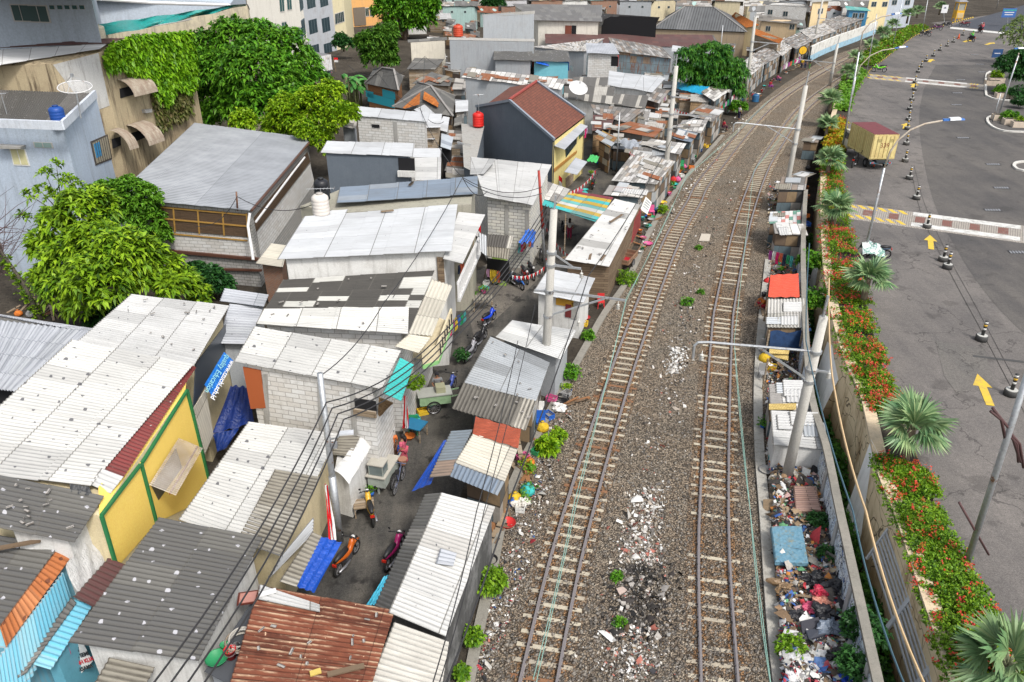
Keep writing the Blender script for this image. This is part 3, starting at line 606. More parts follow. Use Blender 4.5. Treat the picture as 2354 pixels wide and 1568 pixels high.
OLD = corr((.30, .28, .235), (.42, .40, .35), .4, .55, groove=.7, dcol=(.06, .052, .042)); OLDG = corr((.15, .15, .145), (.26, .255, .24), .3, .6, groove=.4, dcol=(.045, .042, .038)); SIL = corr((.44, .47, .50), (.32, .34, .36), .45, .3, 0, metal=.25, rough=.5, groove=.3)
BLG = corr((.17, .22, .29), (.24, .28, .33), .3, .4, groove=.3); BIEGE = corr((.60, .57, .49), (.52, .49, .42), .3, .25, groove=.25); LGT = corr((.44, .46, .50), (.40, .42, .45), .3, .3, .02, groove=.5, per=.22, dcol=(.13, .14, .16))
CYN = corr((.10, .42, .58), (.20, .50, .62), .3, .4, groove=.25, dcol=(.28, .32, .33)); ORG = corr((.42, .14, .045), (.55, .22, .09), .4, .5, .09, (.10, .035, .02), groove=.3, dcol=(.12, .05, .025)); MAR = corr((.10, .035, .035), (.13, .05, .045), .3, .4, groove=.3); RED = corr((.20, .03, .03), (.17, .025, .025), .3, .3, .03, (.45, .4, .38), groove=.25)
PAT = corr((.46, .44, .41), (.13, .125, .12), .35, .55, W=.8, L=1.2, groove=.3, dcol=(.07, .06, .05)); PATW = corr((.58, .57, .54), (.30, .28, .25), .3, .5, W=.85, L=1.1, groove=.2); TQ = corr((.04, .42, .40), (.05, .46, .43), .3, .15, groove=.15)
BLK = blocks(); BLKW = blocks((.60, .60, .59), (.52, .50, .47), (.30, .29, .27)); BLKG = blocks((.30, .30, .29), (.36, .35, .33), (.14, .135, .13), .4, .2); PLG = plaster((.30, .32, .34), .4); PLB = plaster((.105, .125, .15), .4, (.06, .07, .08)); PLC = plaster((.55, .47, .30), .3); PLW = plaster((.55, .55, .535), .55); YELW = plaster((.74, .52, .12), .18, (.3, .22, .08), .85, 1, .25); CON = concrete((.30, .295, .28), .7)
BRK = blocks((.30, .12, .06), (.24, .09, .05), (.2, .18, .15), .22, .075); WD = planks(); WDD = planks((.13, .09, .06), (.20, .15, .10)); WDR = planks((.26, .13, .06), (.18, .08, .04), 3, .9)
SCR = patchy(((.30, .28, .25), (.14, .10, .07), (.40, .38, .35), (.09, .085, .08), (.24, .17, .10), (.34, .36, .37), (.10, .14, .16)), .8, .9); SCR2 = patchy(((.25, .16, .09), (.13, .12, .11), (.33, .22, .12), (.40, .38, .34), (.08, .06, .05)), 1.1, .6)
RP1 = patchy(((.44, .43, .41), (.30, .29, .27), (.52, .51, .49), (.20, .19, .18), (.36, .31, .26), (.48, .47, .46)), 1.3, .28, .35); RP2 = patchy(((.20, .19, .18), (.26, .25, .24), (.14, .135, .13), (.36, .35, .34), (.22, .18, .15)), 1.5, .5, .4); RP3 = patchy(((.52, .51, .49), (.44, .43, .41), (.58, .57, .55), (.26, .25, .24)), 1.6, .6, .3)
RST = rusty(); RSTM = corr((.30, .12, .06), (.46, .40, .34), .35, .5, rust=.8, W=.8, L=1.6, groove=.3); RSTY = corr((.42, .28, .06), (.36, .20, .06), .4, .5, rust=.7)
# --- near left: the yellow schoolroom and the roofs around it
h = H('long house with a white dotted roof, red eave strip and yellow side wall', '165,782,6.3 445,838,5.35 208,1117,5.35 -160,1078,6.3', WH, PLC, 0, name='house', wp='150,800,6.2 426,897,4.8 228,1185,4.8 -120,1120,6.1'); YH = h
MB().face(Q('426,897,4.8 228,1185,4.8 226,1120,5.2 432,850,5.2')).build('gable_strip', YELW, h.e)
sheet(Q('431,836,5.33 450,845,5.0 282,1099,5.0 229,1082,5.33'), 0).build('eave_strip', RED, h.e, True); sheet(Q('317,952,5.38 345,965,5.05 336,980,5.05 308,966,5.38'), 0).build('patch_sheet', BIEGE, h.e, True); sheet(Q('232,1078,5.4 284,1096,5.05 254,1134,4.9 206,1114,5.3'), 0).build('patch_sheet', WH2, h.e, True)
yw = (A(426, 897, 4.8), A(228, 1185, 4.8)); GRN = paint((.02, .16, .055), .5)
onwall(h, 'yellow_panel', ((424, 899), (320, 1066), (356, 1202), (486, 1140)), YELW, .03, .03, wall=yw); onwall(h, 'yellow_panel', ((318, 1068), (230, 1182), (262, 1310), (354, 1205)), YELW, .034, .03, wall=yw)
for a, b in (((426, 897), (322, 1064)), ((318, 1068), (228, 1185)), ((426, 897), (480, 1120)), ((320, 1066), (356, 1204)), ((228, 1185), (262, 1300)), ((480, 1120), (420, 1235))):
    p, q = (onplane(*s, *yw) for s in (a, b)); e = (yw[1]-yw[0]); e.z = 0; e.normalize(); n = V3((e.y, -e.x, 0)); n = n if n.dot(ray(350, 1000)) < 0 else -n; f = lambda s: V3((yw[0].x, yw[0].y, 0))+e*s[0]+V3((0, 0, s[1]))+n*.07
    MB().bar(f(p), f(q), .1).build('green_trim', GRN, h.e)
pq_ = [onplane(x, y, *yw) for x, y in ((404, 1008), (336, 1115))]; e = yw[1]-yw[0]; e.z = 0; e.normalize(); n_ = V3((e.y, -e.x, 0)); n_ = n_ if n_.dot(ray(350, 1000)) < 0 else -n_; w0 = V3((yw[0].x, yw[0].y, 0)); a_, b_ = (w0+e*u+V3((0, 0, z))+n_*.1 for u, z in pq_); o_ = n_*.85-V3((0, 0, .45))
g = G('clear_corrugated_plastic', .2, .5); tr_ = g.n('BsdfTransparent', {'Color': (.86, .84, .8)}); g.col(g.mix(g.rv(g.noise(g.pos(), 3, 4), .4, .7), (.55, .5, .45), (.32, .26, .2))); mx_ = g.n('MixShader', {0: .75, 1: g.b.outputs[0], 2: tr_.outputs[0]}); g.nt.links.new(mx_.outputs[0], g.nt.nodes['Material Output'].inputs[0])
sheet([a_, b_, b_+o_, a_+o_], 1, .1, .012).build('window_awning', g.m, h.e, True); MB().bar(a_+o_*.75-V3((0, 0, .05)), b_+o_*.75-V3((0, 0, .05)), .05).build('awning_batten', paint((.25, .08, .04)), h.e); onwall(h, 'window_opening', ((402, 1030), (346, 1118), (362, 1150), (416, 1075)), plain((.10, .09, .06), .4), .045, .03, wall=yw)
h2 = H('white sheet roofed hall behind the dotted roof, dark film panels on its side', '302,678,5.6 527,703,5.2 446,840,5.1 178,786,5.6', WH2, PLC, 0, name='house'); gl = plain((.05, .06, .075), .3, .5)
onwall(h2, 'dark_panel', ((516, 745), (447, 836), (441, 936), (517, 800)), gl, .06, .03); onwall(h2, 'fence_panel', ((441, 938), (468, 894), (486, 1000), (467, 1043)), BIEGE, .09, .03, wall=yw)
H('pale blue metal roofed shed at the left edge', '-120,722,3.7 212,763,3.7 46,902,3.2 -120,880,3.2', LGT, DARK, 1, name='shed', per=.35, amp=.04); H('narrow pale roof behind the blue metal shed', '-80,712,3.4 60,733,3.4 222,757,3.5 205,766,3.6', LGT, CON, 0, name='shed')
H('dark corrugated roof house under the dotted roof at the left edge', '-20,1090,6.0 240,1140,5.1 172,1246,4.7 -20,1210,5.4', GD, PLW, 0, name='house')
h = H('dark corrugated house at the left edge with an orange rusty eave and sky blue wall', '-60,1222,4.5 137,1252,4.2 3,1436,3.7 -220,1400,4.0', GD, CYN, 0, name='house', wp='-50,1240,4.3 168,1275,3.6 10,1490,3.2 -190,1450,3.8')
sheet(Q('139,1251,4.15 178,1260,3.85 14,1488,3.5 -2,1440,3.75'), 0).build('rusty_eave', ORG, h.e, True)
sheet(Q('146,1316,3.75 -30,1548,3.3 -10,1720,1.8 164,1375,2.6'), 1).build('blue_cladding', CYN, h.e, True); sheet(Q('164,1376,2.7 176,1386,2.65 62,1545,2.5 28,1568,2.5'), 0).build('gutter', OLDG, h.e)
h = H('low sky blue lean-to beside the blue clad house', '172,1379,2.6 213,1392,2.5 117,1540,2.3 66,1526,2.45', CYN, paint((.12, .35, .45)), 0, name='shed')
h = H('small maroon lean-to roof between white tarp and grey roof', '250,1284,3.0 290,1299,3.0 214,1396,2.9 169,1374,2.9', MAR, CON, 0, name='shed')
GH = h = H('large dark grey corrugated roof house with pale nail patches, bottom left', '366,1191,3.35 604,1236,3.0 456,1520,2.8 156,1479,3.2', GD, PLW, 0, name='house')
h = H('low weathered corrugated lean-to below the large grey roof at the bottom edge', '252,1512,2.3 356,1534,2.3 300,1640,2.1 190,1620,2.1', OLD, PLG, 0, name='shed')
h = H('white dotted roof house with a brown corrugated corner, beside the street lamp pole', '571,971,3.3 778,997,3.0 643,1277,2.8 411,1195,3.1', WH, PLC, 0, name='house'); L2 = h
sheet(Q('632,1080,3.12 736,1097,3.02 644,1276,2.86 545,1243,2.94'), 0).build('brown_sheets', OLD, h.e, True)
sheet(Q('716,1224,2.5 740,1233,2.3 681,1349,2.2 641,1337,2.4'), 0).build('brown_awning', OLD, h.e, True); sheet(Q('722,1190,2.7 720,1226,2.0 612,1335,1.9 645,1280,2.6'), 1).build('white_cladding', WHP, h.e, True)
# --- block house, balcony house, big white roof: row west of the alley
h = H('white dotted roof house with bare concrete block wall above the street lamp', '585,752,5.7 922,806,5.4 877,895,5.1 537,833,5.4', WH, BLKW, 0, name='house', inset=.4); BH = h
OR_ = plain((.34, .09, .03), .8); onwall(h, 'orange_panel', ((560, 842), (600, 850), (612, 936), (578, 938)), OR_, .07)
for x in (604, 730, 805): onwall(h, 'concrete_post', ((x, 858+(x-600)*.15), (x+11, 859+(x-600)*.15), (x+16, 980+(x-600)*.1), (x+5, 980+(x-600)*.1)), CON, .05, .04)
onwall(h, 'window_opening', (818, 922, 864, 945), DARK, .05); sheet(Q('818,892,4.3 862,906,4.3 858,928,3.9 810,920,3.9'), 1).build('window_awning', OLD, h.e, True); onwall(h, 'window_sill', (816, 944, 866, 950), WD, .14, .1)
sheet(Q('918,823,5.45 951,838,5.25 922,921,5.0 879,904,5.15'), 0).build('teal_eave', TQ, h.e, True)
p = [A(872, 916, 4.6), A(905, 925, 4.6)]; m = MB()
for i in range(11): t = i/10; m.bar(A(872+30*t, 914+12*t, 4.55), A(868+8*t, 990-40*t, 2.4), .05)
m.build('bamboo_screen', bark((.3, .2, .11)), h.e)
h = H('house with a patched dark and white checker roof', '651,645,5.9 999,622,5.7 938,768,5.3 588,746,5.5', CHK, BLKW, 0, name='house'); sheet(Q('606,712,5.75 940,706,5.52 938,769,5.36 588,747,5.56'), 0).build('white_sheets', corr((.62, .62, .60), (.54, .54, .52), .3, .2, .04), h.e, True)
sheet(Q('992,643,5.55 1039,658,5.2 992,773,5.0 938,768,5.25'), 1).build('side_awning', BIEGE, h.e, True); sheet(Q('938,769,5.2 990,776,5.0 962,812,4.8 905,797,5.0'), 0).build('side_awning', BIEGE, h.e, True); CK = h
CRM = plaster((.60, .52, .36), .3); GB = paint((.25, .52, .20), .6)
t = T('balcony', 'cream balcony with light green edge over the alley', 'balcony', A(990, 820, 2.6)); q = Q('928,806,3.3 1000,824,3.1 1036,742,3.3 1010,730,3.4'); MB().hexa([p-V3((0, 0, .25)) for p in ccw(q)], ccw(q)).build('slab', CRM, t)
a, b, c = A(970, 838, 3.05), A(1006, 826, 3.1), A(1038, 740, 3.3)
for (p, q_) in ((a, b), (b, c)): MB().bar(p+V3((0, 0, .35)), q_+V3((0, 0, .35)), .1, .8).build('parapet', CRM, t); MB().bar(p+V3((0, 0, -.12)), q_+V3((0, 0, -.12)), .14, .2).build('green_edge', GB, t)
m = MB()
for i in range(6): p = b.lerp(c, .1+i*.16)+V3((.06, -.02, .38)); m.box(p, (.06, .1, .5), .3)
o = m.build('slits', DARK, t); o['kind'] = 'stuff'
h = H('big smooth white roof house with a white plaster front and cream steps', '700,499,6.9 1052,470,6.7 1038,578,6.6 637,598,6.8', WHP, PLW, 0, name='house', amp=.012); sheet(Q('762,486,6.85 800,482,6.85 790,500,6.8 690,506,6.85'), 0, amp=.01).build('roof_extension', WHP, h.e)
sheet(Q('1052,489,6.45 1115,494,6.1 1063,607,5.9 1017,597,6.3'), 0, amp=.012).build('side_roof', WH2, h.e, True); BW = h
for x in (1010, ): onwall(h, 'concrete_post', ((1003, 590), (1019, 592), (1022, 648), (1007, 648)), WDD, .1, .1)
t = T('balustrade', 'white balustrade of an upstairs gallery facing the alley', 'balustrade', A(1080, 640, 3.6)); wp_ = paint((.60, .60, .60), .6)
a, b = A(1054, 690, 3.9), A(1102, 580, 3.9); m = MB(); MB().bar(a+V3((0, 0, .9)), b+V3((0, 0, .9)), .14).build('handrail', wp_, t); MB().bar(a, b, .16, .2).build('bottom_rail', wp_, t)
for i in range(15): p = a.lerp(b, i/14); MB().bar(p, p+V3((0, 0, .9)), .09).build('baluster', wp_, t)
sheet(Q('1101,534,5.5 1119,541,5.4 1119,590,4.4 1103,577,4.6'), 1).build('striped_sheet', corr((.55, .58, .62), (.5, .53, .58), .3, .2), t, True)
h = H('blue grey corrugated roof house with raw cement walls and two water tanks', '781,432,7.1 1098,406,7.0 1098,447,6.9 773,468,6.95', BLG, concrete((.28, .27, .22), .8), 0, name='house', inset=.2, wp='690,474,6.6 795,430,6.9 1090,410,6.9 1083,470,6.7 800,488,6.6')
h = H('slate blue house with a white flat roof and a small balcony', '751,325,6.7 953,330,6.6 949,361,6.3 736,352,6.4', WHP, PLB, 0, name='house', amp=.01, inset=.3); SB = h
onwall(h, 'balcony_opening', (917, 364, 952, 392), DARK, .05); onwall(h, 'balcony_rail', (916, 392, 955, 404), PLW, .3, .2)
H('low white roof beside the slate blue house', '948,342,5.4 1015,341,5.3 1013,363,5.1 946,363,5.2', WHP, PLW, 0, name='shed', amp=.01); H('white dotted lean-to in front of the slate blue house', '952,364,5.2 1014,362,5.1 1013,416,4.6 953,416,4.7', WH2, PLW, 0, name='shed', amp=.01)
h = H('white block house with a flat white roof beside the big tree', '823,245,7.0 988,260,6.9 982,281,6.6 812,266,6.7', WHP, BLKW, 0, name='house', amp=.01, inset=.25); WB = h; onwall(h, 'vent_block', (855, 287, 872, 293), DARK, .04); onwall(h, 'concrete_post', (906, 280, 912, 328), CON, .03)
H('small grey and white lean-to left of the white block house', '797,266,5.6 822,267,5.5 818,296,5.0 779,292,5.1', PAT, PLG, 0, name='shed'); H('white roof right of the white block house', '986,262,5.8 1016,262,5.7 1012,293,5.2 962,295,5.3', WHP, WD, 0, name='shed', amp=.01); H('little white roof with laundry under its eave', '961,298,4.6 1003,298,4.5 999,321,4.2 958,320,4.3', WHP, CON, 0, name='shed', amp=.01)
H('translucent plaid sheet roof in the dark gap', '1014,305,4.2 1042,316,4.0 1036,345,3.7 1012,338,3.9', corr((.45, .5, .56), (.3, .34, .4), .4, .2), DARK, 0, name='shed'); H('white roof strip beside the dark gap', '1018,268,5.0 1033,270,4.9 1028,304,4.4 1003,298,4.5', WHP, CON, 0, name='shed', amp=.01)
# --- slate gable house with brown tiles
t = T('house', 'slate grey gable house with a brown tiled roof and yellow front', 'house', A(1271, 420)); GBH = House(); GBH.e = t
r1, r2, e2, e1 = A(1171, 232, 7.3), A(1233, 190, 7.3), A(1344, 268, 5.3), A(1274, 322, 5.3); m = MB(); L = (r2-r1).length; S_ = (e1-r1).length; nu, nv = 60, 18
m.grid(lambda i, j: r1.lerp(r2, i/nu).lerp(e1.lerp(e2, i/nu), j/nv)+V3((0, 0, .03*math.sin(i*PI/2*4.0/1.0*.5)+(.03 if j % 1 == 0 else 0))), nu, nv, lambda i, j: (L*i/nu, S_*j/nv)); m.build('tiled_roof', tiles(), t)
f1 = r1*2-e1; f2 = r2*2-e2; f1.z = f2.z = 5.6; bk = r1.lerp(f1, .6); bk2 = r2.lerp(f2, .6); m = MB().face([bk, bk2, r2, r1]); m.build('rear_slope', tiles(), t)
up = V3((0, 0, .12)); m = MB(); m.tube([r1+up, r2+up], .14, 8); m.build('ridge_tiles', plain((.25, .05, .04)), t)
gd = lambda p: V3((p.x, p.y, 0)); din = (r2-r1).normalized()*.08
wl = r1.lerp(f1, .85); m = MB(); m.face([gd(e1)+din, e1-V3((0, 0, .05))+din, r1-V3((0, 0, .05))+din, wl+din, gd(wl)+din][::-1]); m.build('gable_wall', PLB, t)
m = MB(); m.bar(e1+up*.3, r1+up*.3, .18, .22); m.bar(r1+up*.3, wl+up*.3, .18, .22); m.bar(e2+up*.6, r2+up*.6, .2, .3); m.build('parapet', plaster((.20, .23, .27), .3), t)
GBH.top = [e1-V3((.1, -.1, .2)), e2-V3((.1, 0, .2))]; fw = MB().face([gd(GBH.top[0]), gd(GBH.top[1]), GBH.top[1], GBH.top[0]]); fw.build('front_wall', plaster((.62, .52, .22), .3), t); wl_ = (GBH.top[0], GBH.top[1])
m = MB().face([gd(e2), gd(r2), r2, e2]).face([gd(r2), gd(bk2), bk2, r2]); m.build('far_wall', PLC, t)
sheet(Q('1329,283,4.9 1351,290,4.7 1298,344,4.5 1268,334,4.75'), 0).build('window_awning', LGT, t, True); sheet(Q('1322,363,2.9 1350,372,2.6 1326,402,2.5 1296,396,2.8'), 0).build('door_awning', LGT, t, True)
window(GBH, ((1298, 338), (1326, 306), (1324, 330), (1300, 362)), paint((.03, .04, .04)), glass(), 2, wl_); window(GBH, ((1330, 300), (1342, 288), (1342, 308), (1331, 320)), GRN, glass(), 1, wl_)
onwall(GBH, 'door', ((1299, 410), (1317, 394), (1316, 440), (1300, 462)), WD, .06, wall=wl_); onwall(GBH, 'orange_band', ((1272, 388), (1324, 346), (1324, 352), (1272, 396)), paint((.4, .2, .05)), .07, wall=wl_); onwall(GBH, 'blue_dado', ((1340, 410), (1362, 388), (1362, 415), (1340, 440)), paint((.03, .16, .30)), .05, wall=wl_)
h = H('grey terrace annexe holding the red water tank by the slate gable house', '1060,285,4.6 1113,290,4.6 1088,395,4.3 1066,385,4.3', CON, PLB, 0, name='house', amp=0)
h = H('white folded roof house with a two storey bare block wall by the lane', '1081,362,5.6 1268,379,5.2 1225,472,4.7 1112,452,5.0', WH2, BLK, 0, name='house', amp=.01); MBH = h; sheet(Q('1082,363,5.6 1140,366,5.9 1112,400,5.5 1080,402,5.2'), 0, amp=.01).build('roof_fold', WH2, h.e)
for x, y in ((1160, 470), (1207, 482)): onwall(h, 'concrete_post', ((x, y), (x+9, y+1), (x+9, y+70), (x, y+68)), CON, .04)
h = H('black and white corrugated awning of the corner shop', '1121,539,3.0 1180,543,3.0 1172,572,2.75 1116,566,2.75', corr((.09, .085, .08), (.52, .50, .45), .45, .3, W=.7, L=3), paint((.30, .45, .10)), 1, name='shop'); sheet(Q('1117,567,2.8 1173,573,2.8 1168,597,2.5 1119,589,2.5'), 1).build('front_awning', OLD, h.e, True); onwall(h, 'shop_opening', (1120, 600, 1170, 640), DARK, .04)
h = H('small white hut with a curved white tarp eave beside the lamp pole', '781,996,2.6 833,991,2.6 806,1050,2.4 761,1046,2.4', OLD, PLW, 0, name='hut', wp='785,1000,2.4 832,996,2.4 843,1024,2.1 800,1098,2.0 769,1080,2.2', sag=0)
m = MB(); P_ = Q('831,1000,2.5 855,1024,2.1 802,1112,2.0 767,1080,2.4'); m.grid(lambda i, j: P_[0].lerp(P_[1], j/6).lerp(P_[3].lerp(P_[2], j/6), i/8)+V3((0, 0, .12*math.sin(PI*j/6)+.03*math.sin(i*2.1))), 8, 6); m.build('tarp_eave', tarp((.58, .58, .57), .2), h.e, True)
H('little beige roof against the warehouse wall', '623,561,3.2 662,565,3.2 650,615,2.9 587,607,2.9', BIEGE, BRK, 0, name='shed'); H('narrow pale roof between the checker roof and the white hall', '516,664,4.6 618,678,4.4 606,706,4.2 505,694,4.4', LGT, PLG, 0, name='shed'); H('white roof filling the gap behind the blue banner', '527,700,4.3 606,706,4.0 570,790,3.6 500,790,3.9', LGT, PLG, 0, name='shed')
# --- row between the alley and the railway, near to far
h = H('rust red corrugated roof shack at the bottom of the alley', '596,1347,2.9 908,1402,2.7 840,1620,2.5 520,1600,2.7', RST, SCR, 0); RSH = h; sheet(Q('597,1345,3.0 735,1390,2.9 735,1408,2.88 592,1380,2.95'), 0).build('pale_sheet', WH2, h.e, True)
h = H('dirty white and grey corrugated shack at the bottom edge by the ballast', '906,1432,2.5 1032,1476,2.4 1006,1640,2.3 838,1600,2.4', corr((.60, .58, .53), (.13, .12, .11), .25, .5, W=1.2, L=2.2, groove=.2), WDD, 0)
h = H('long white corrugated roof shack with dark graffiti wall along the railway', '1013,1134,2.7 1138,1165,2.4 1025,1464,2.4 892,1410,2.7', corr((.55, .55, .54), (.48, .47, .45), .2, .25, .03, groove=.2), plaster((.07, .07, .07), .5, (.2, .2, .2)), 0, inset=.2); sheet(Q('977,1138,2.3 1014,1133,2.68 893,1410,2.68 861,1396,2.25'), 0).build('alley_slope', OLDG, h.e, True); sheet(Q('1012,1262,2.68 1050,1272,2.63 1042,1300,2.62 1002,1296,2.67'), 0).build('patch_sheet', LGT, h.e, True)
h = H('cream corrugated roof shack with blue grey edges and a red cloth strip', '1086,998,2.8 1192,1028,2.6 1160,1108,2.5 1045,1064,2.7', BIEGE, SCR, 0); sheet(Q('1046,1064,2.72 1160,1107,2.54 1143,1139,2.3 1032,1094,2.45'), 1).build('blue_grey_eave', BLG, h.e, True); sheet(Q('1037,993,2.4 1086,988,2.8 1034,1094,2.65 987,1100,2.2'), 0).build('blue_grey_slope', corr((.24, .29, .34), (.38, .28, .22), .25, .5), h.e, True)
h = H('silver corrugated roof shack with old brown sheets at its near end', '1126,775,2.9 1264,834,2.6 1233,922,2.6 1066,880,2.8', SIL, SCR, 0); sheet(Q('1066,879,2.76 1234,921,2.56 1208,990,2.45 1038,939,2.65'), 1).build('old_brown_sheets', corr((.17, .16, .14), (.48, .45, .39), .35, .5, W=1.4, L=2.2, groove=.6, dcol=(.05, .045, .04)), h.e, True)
h = H('pale ribbed roof shack beside the tall catenary pole', '1176,738,2.8 1324,760,2.6 1289,827,2.5 1138,776,2.7', corr((.60, .61, .61), (.52, .53, .53), .3, .2), PLG, 0)
h = H('small white hut with ochre band and white walls next to the track', '1260,618,2.7 1368,640,2.55 1341,697,2.4 1224,674,2.55', WHP, PLW, 0, name='hut', inset=.3); onwall(h, 'ochre_band', (1278, 690, 1318, 700), paint((.45, .24, .03)), .04); onwall(h, 'maroon_door', (1300, 700, 1312, 728), paint((.15, .03, .03)), .05); onwall(h, 'cement_post', (1314, 696, 1326, 732), CON, .04)
h = H('long white sheet roof shack with planks on it and a red side wall', '1412,458,2.9 1472,471,2.6 1400,613,2.5 1297,597,2.8', corr((.58, .58, .57), (.34, .34, .33), .2, .3, .05, W=1.2, L=2.2, groove=.1), WDD, 0, amp=.012); onwall(h, 'red_wall', ((1458, 505), (1472, 480), (1470, 520), (1450, 560)), paint((.22, .03, .03)), .05)
h = H('striped yellow turquoise and white sheet roof spanning the alley', '1312,440,3.1 1409,455,2.95 1377,509,2.8 1270,480,3.0', None or OLD, SCR2, 0, walls=False); s = h.roof; cols = ((.22, .03, .05), (.55, .38, .05), (.05, .48, .50), (.55, .38, .05), (.06, .46, .48), (.56, .57, .55), (.55, .38, .05), (.05, .46, .48))
for i, c in enumerate(cols):
    a, b = i/8, (i+1)/8; up = V3((0, 0, .03)); sheet([s[0].lerp(s[3], a)+up, s[1].lerp(s[2], a)+up, s[1].lerp(s[2], b)+up, s[0].lerp(s[3], b)+up], 0).build('painted_sheet', corr(c, sc3(c, .85), .3, .35, W=.6, L=1.5, groove=.15), h.e, True)
sheet(Q('1256,418,3.2 1312,437,3.1 1290,470,3.05 1236,456,3.1'), 0).build('grey_sheets', RP3, h.e, True); sheet(Q('1229,467,3.05 1242,458,3.05 1376,500,2.85 1374,512,2.75'), 1).build('turquoise_edge', corr((.05, .46, .48), (.3, .5, .5), .3, .4), h.e, True)
for x, y in ((1240, 470), (1300, 492), (1370, 510), (1402, 462)): p = A(x, y, 2.9); MB().bar((p.x, p.y, 0), p, .08).build('prop', WD, h.e)
for lab, q, rm, wm, r in (('short white roof behind the striped sheets', '1399,427,2.9 1490,436,2.7 1477,455,2.6 1384,448,2.8', RP3, SCR, 0), ('shack roofed with narrow grey and white boards beside the track', '1460,345,3.0 1552,372,2.7 1510,424,2.6 1404,416,2.9', RP1, SCR, 0), ('white roof shack with rusty edge near the far concrete pole', '1497,320,2.9 1578,330,2.7 1562,356,2.6 1474,333,2.8', RP3, SCR, 0), ('grey blue roof shack above the white rusty one', '1559,294,2.9 1604,307,2.7 1588,328,2.6 1546,316,2.8', BLG, SCR, 0), ('white roof shack at the bend of the railway', '1568,276,2.9 1628,276,2.7 1612,307,2.6 1556,296,2.8', RP3, SCR, 0), ('weathered grey board roof shack below the dark tree', '1613,239,3.0 1665,250,2.7 1640,280,2.6 1576,266,2.8', RP2, SCR, 0),
        ('rust brown sheet roof in the crowded middle', '1449,279,3.3 1524,297,3.1 1502,316,2.9 1392,296,3.1', RSTM, SCR2, 0), ('yellow rusty sheet roof above the alley', '1384,300,3.0 1418,317,2.8 1402,339,2.6 1366,317,2.8', RSTY, SCR2, 0), ('maroon roof shack behind the yellow sheet', '1363,264,3.3 1414,267,3.2 1402,296,2.9 1360,300,3.0', MAR, SCR2, 1)):
    h = H(lab, q, rm, wm, r, sag=.05); bits_roof(h, 5, (WH2, OLD, SIL, RSTM, PAT), len(lab))
# --- crowded middle
for lab, q, rm, wm, r in (('black and white corrugated roof under the satellite dish', '1297,198,4.0 1413,200,4.0 1405,240,3.5 1296,226,3.6', corr((.10, .095, .09), (.46, .44, .40), .35, .3, W=.5, L=4), PLW, 1), ('striped corrugated roof right of the satellite dish roof', '1412,216,3.8 1491,220,3.8 1482,250,3.3 1403,239,3.4', corr((.12, .115, .11), (.42, .40, .36), .3, .3, W=.4, L=4), SCR, 1), ('clean white roof house behind the satellite dish', '1399,163,4.2 1530,179,4.0 1500,212,3.6 1396,196,3.8', WHP, PLW, 0), ('grey roof with white strips below the satellite dish', '1357,240,3.4 1482,252,3.2 1442,283,2.9 1366,261,3.0', RP2, SCR, 0), ('short dark corrugated roof behind the satellite dish', '1318,177,4.2 1398,178,4.2 1394,200,3.9 1313,196,3.9', corr((.12, .115, .11), (.42, .40, .36), .3, .3, W=.4, L=4), PLW, 1), ('wide patched white roof on grey walls left of the dish', '1072,156,6.2 1303,183,5.6 1290,206,5.2 1060,178,5.8', RP3, PLG, 0),
        ('black corrugated roof lean-to on the grey building', '1136,110,5.0 1223,113,5.0 1223,140,4.5 1133,137,4.5', GD, PLG, 1), ('dark corrugated roof over the blue tarp', '1222,116,4.8 1305,116,4.8 1311,142,4.3 1223,141,4.3', GD, paint((.15, .42, .5)), 1), ('pale grey roof block house holding the red tank', '1346,99,5.8 1410,100,5.8 1424,125,5.5 1348,122,5.5', LGT, BLKW, 1), ('weathered roof house with blue and rusty corrugated cladding', '1397,86,5.6 1520,108,5.2 1547,135,4.6 1413,118,5.0', RP2, corr((.24, .34, .40), (.38, .28, .20), .3, .5, rust=.45, L=.9), 0), ('brown board roof in front of the blue clad house', '1494,200,3.6 1540,208,3.4 1515,238,3.0 1480,228,3.2', RP2, SCR2, 0), ('long dark sheet roof left of the pale grey block house', '1222,108,4.2 1390,88,5.0 1346,118,4.2 1310,118,4.0', RP1, PLG, 0), ('cream walled house left of the grey building', '936,92,6.0 1027,85,6.0 1029,92,5.7 937,98,5.7', OLDG, plaster((.50, .47, .40), .4), 0), ('dark hut roof under the tangle of cables', '953,133,3.6 1021,136,3.5 1000,160,3.0 934,159,3.1', OLDG, WD, 0), ('grey tiled shack roof left of the big patched roof', '992,165,3.8 1040,180,3.6 1034,198,3.2 946,192,3.3', OLDG, WD, 0),
        ('small board and white roof beside the orange tiles', '1046,180,4.0 1074,184,3.9 1070,206,3.5 1038,205,3.6', PAT, SCR, 0), ('small white lean-to near the red tank', '1046,232,3.8 1076,230,3.7 1076,256,3.3 1046,258,3.4', WHP, SCR, 0), ('dark brown roof by the red tank', '1044,272,3.4 1066,262,3.4 1066,285,3.0 1043,290,3.0', OLDG, SCR, 0)):
    h = H(lab, q, rm, wm, r, name='house', sag=.04); h.lab = lab
    if 'patched' in lab: bits_roof(h, 7, (WH2, OLD, RSTM), 3, 1.5, 3)
    if 'blue tarp' in lab:
        m = MB(); m.grid(lambda i, j: A(1232+76*i/8, 141+i*.3+(j/4)*(4+16*(i/8)), 4.2-.35*j*(i/8)), 8, 4); tag(m.build('tarpaulin', tarp((.01, .10, .50)), None, True, loc=A(1270, 150, 3.8)), 'bright blue tarp hanging under the dark corrugated roof', 'tarp')
    if 'red tank' in lab and 'holding' in lab: onwall(h, 'alcove', (1405, 130, 1420, 152), DARK, .03)
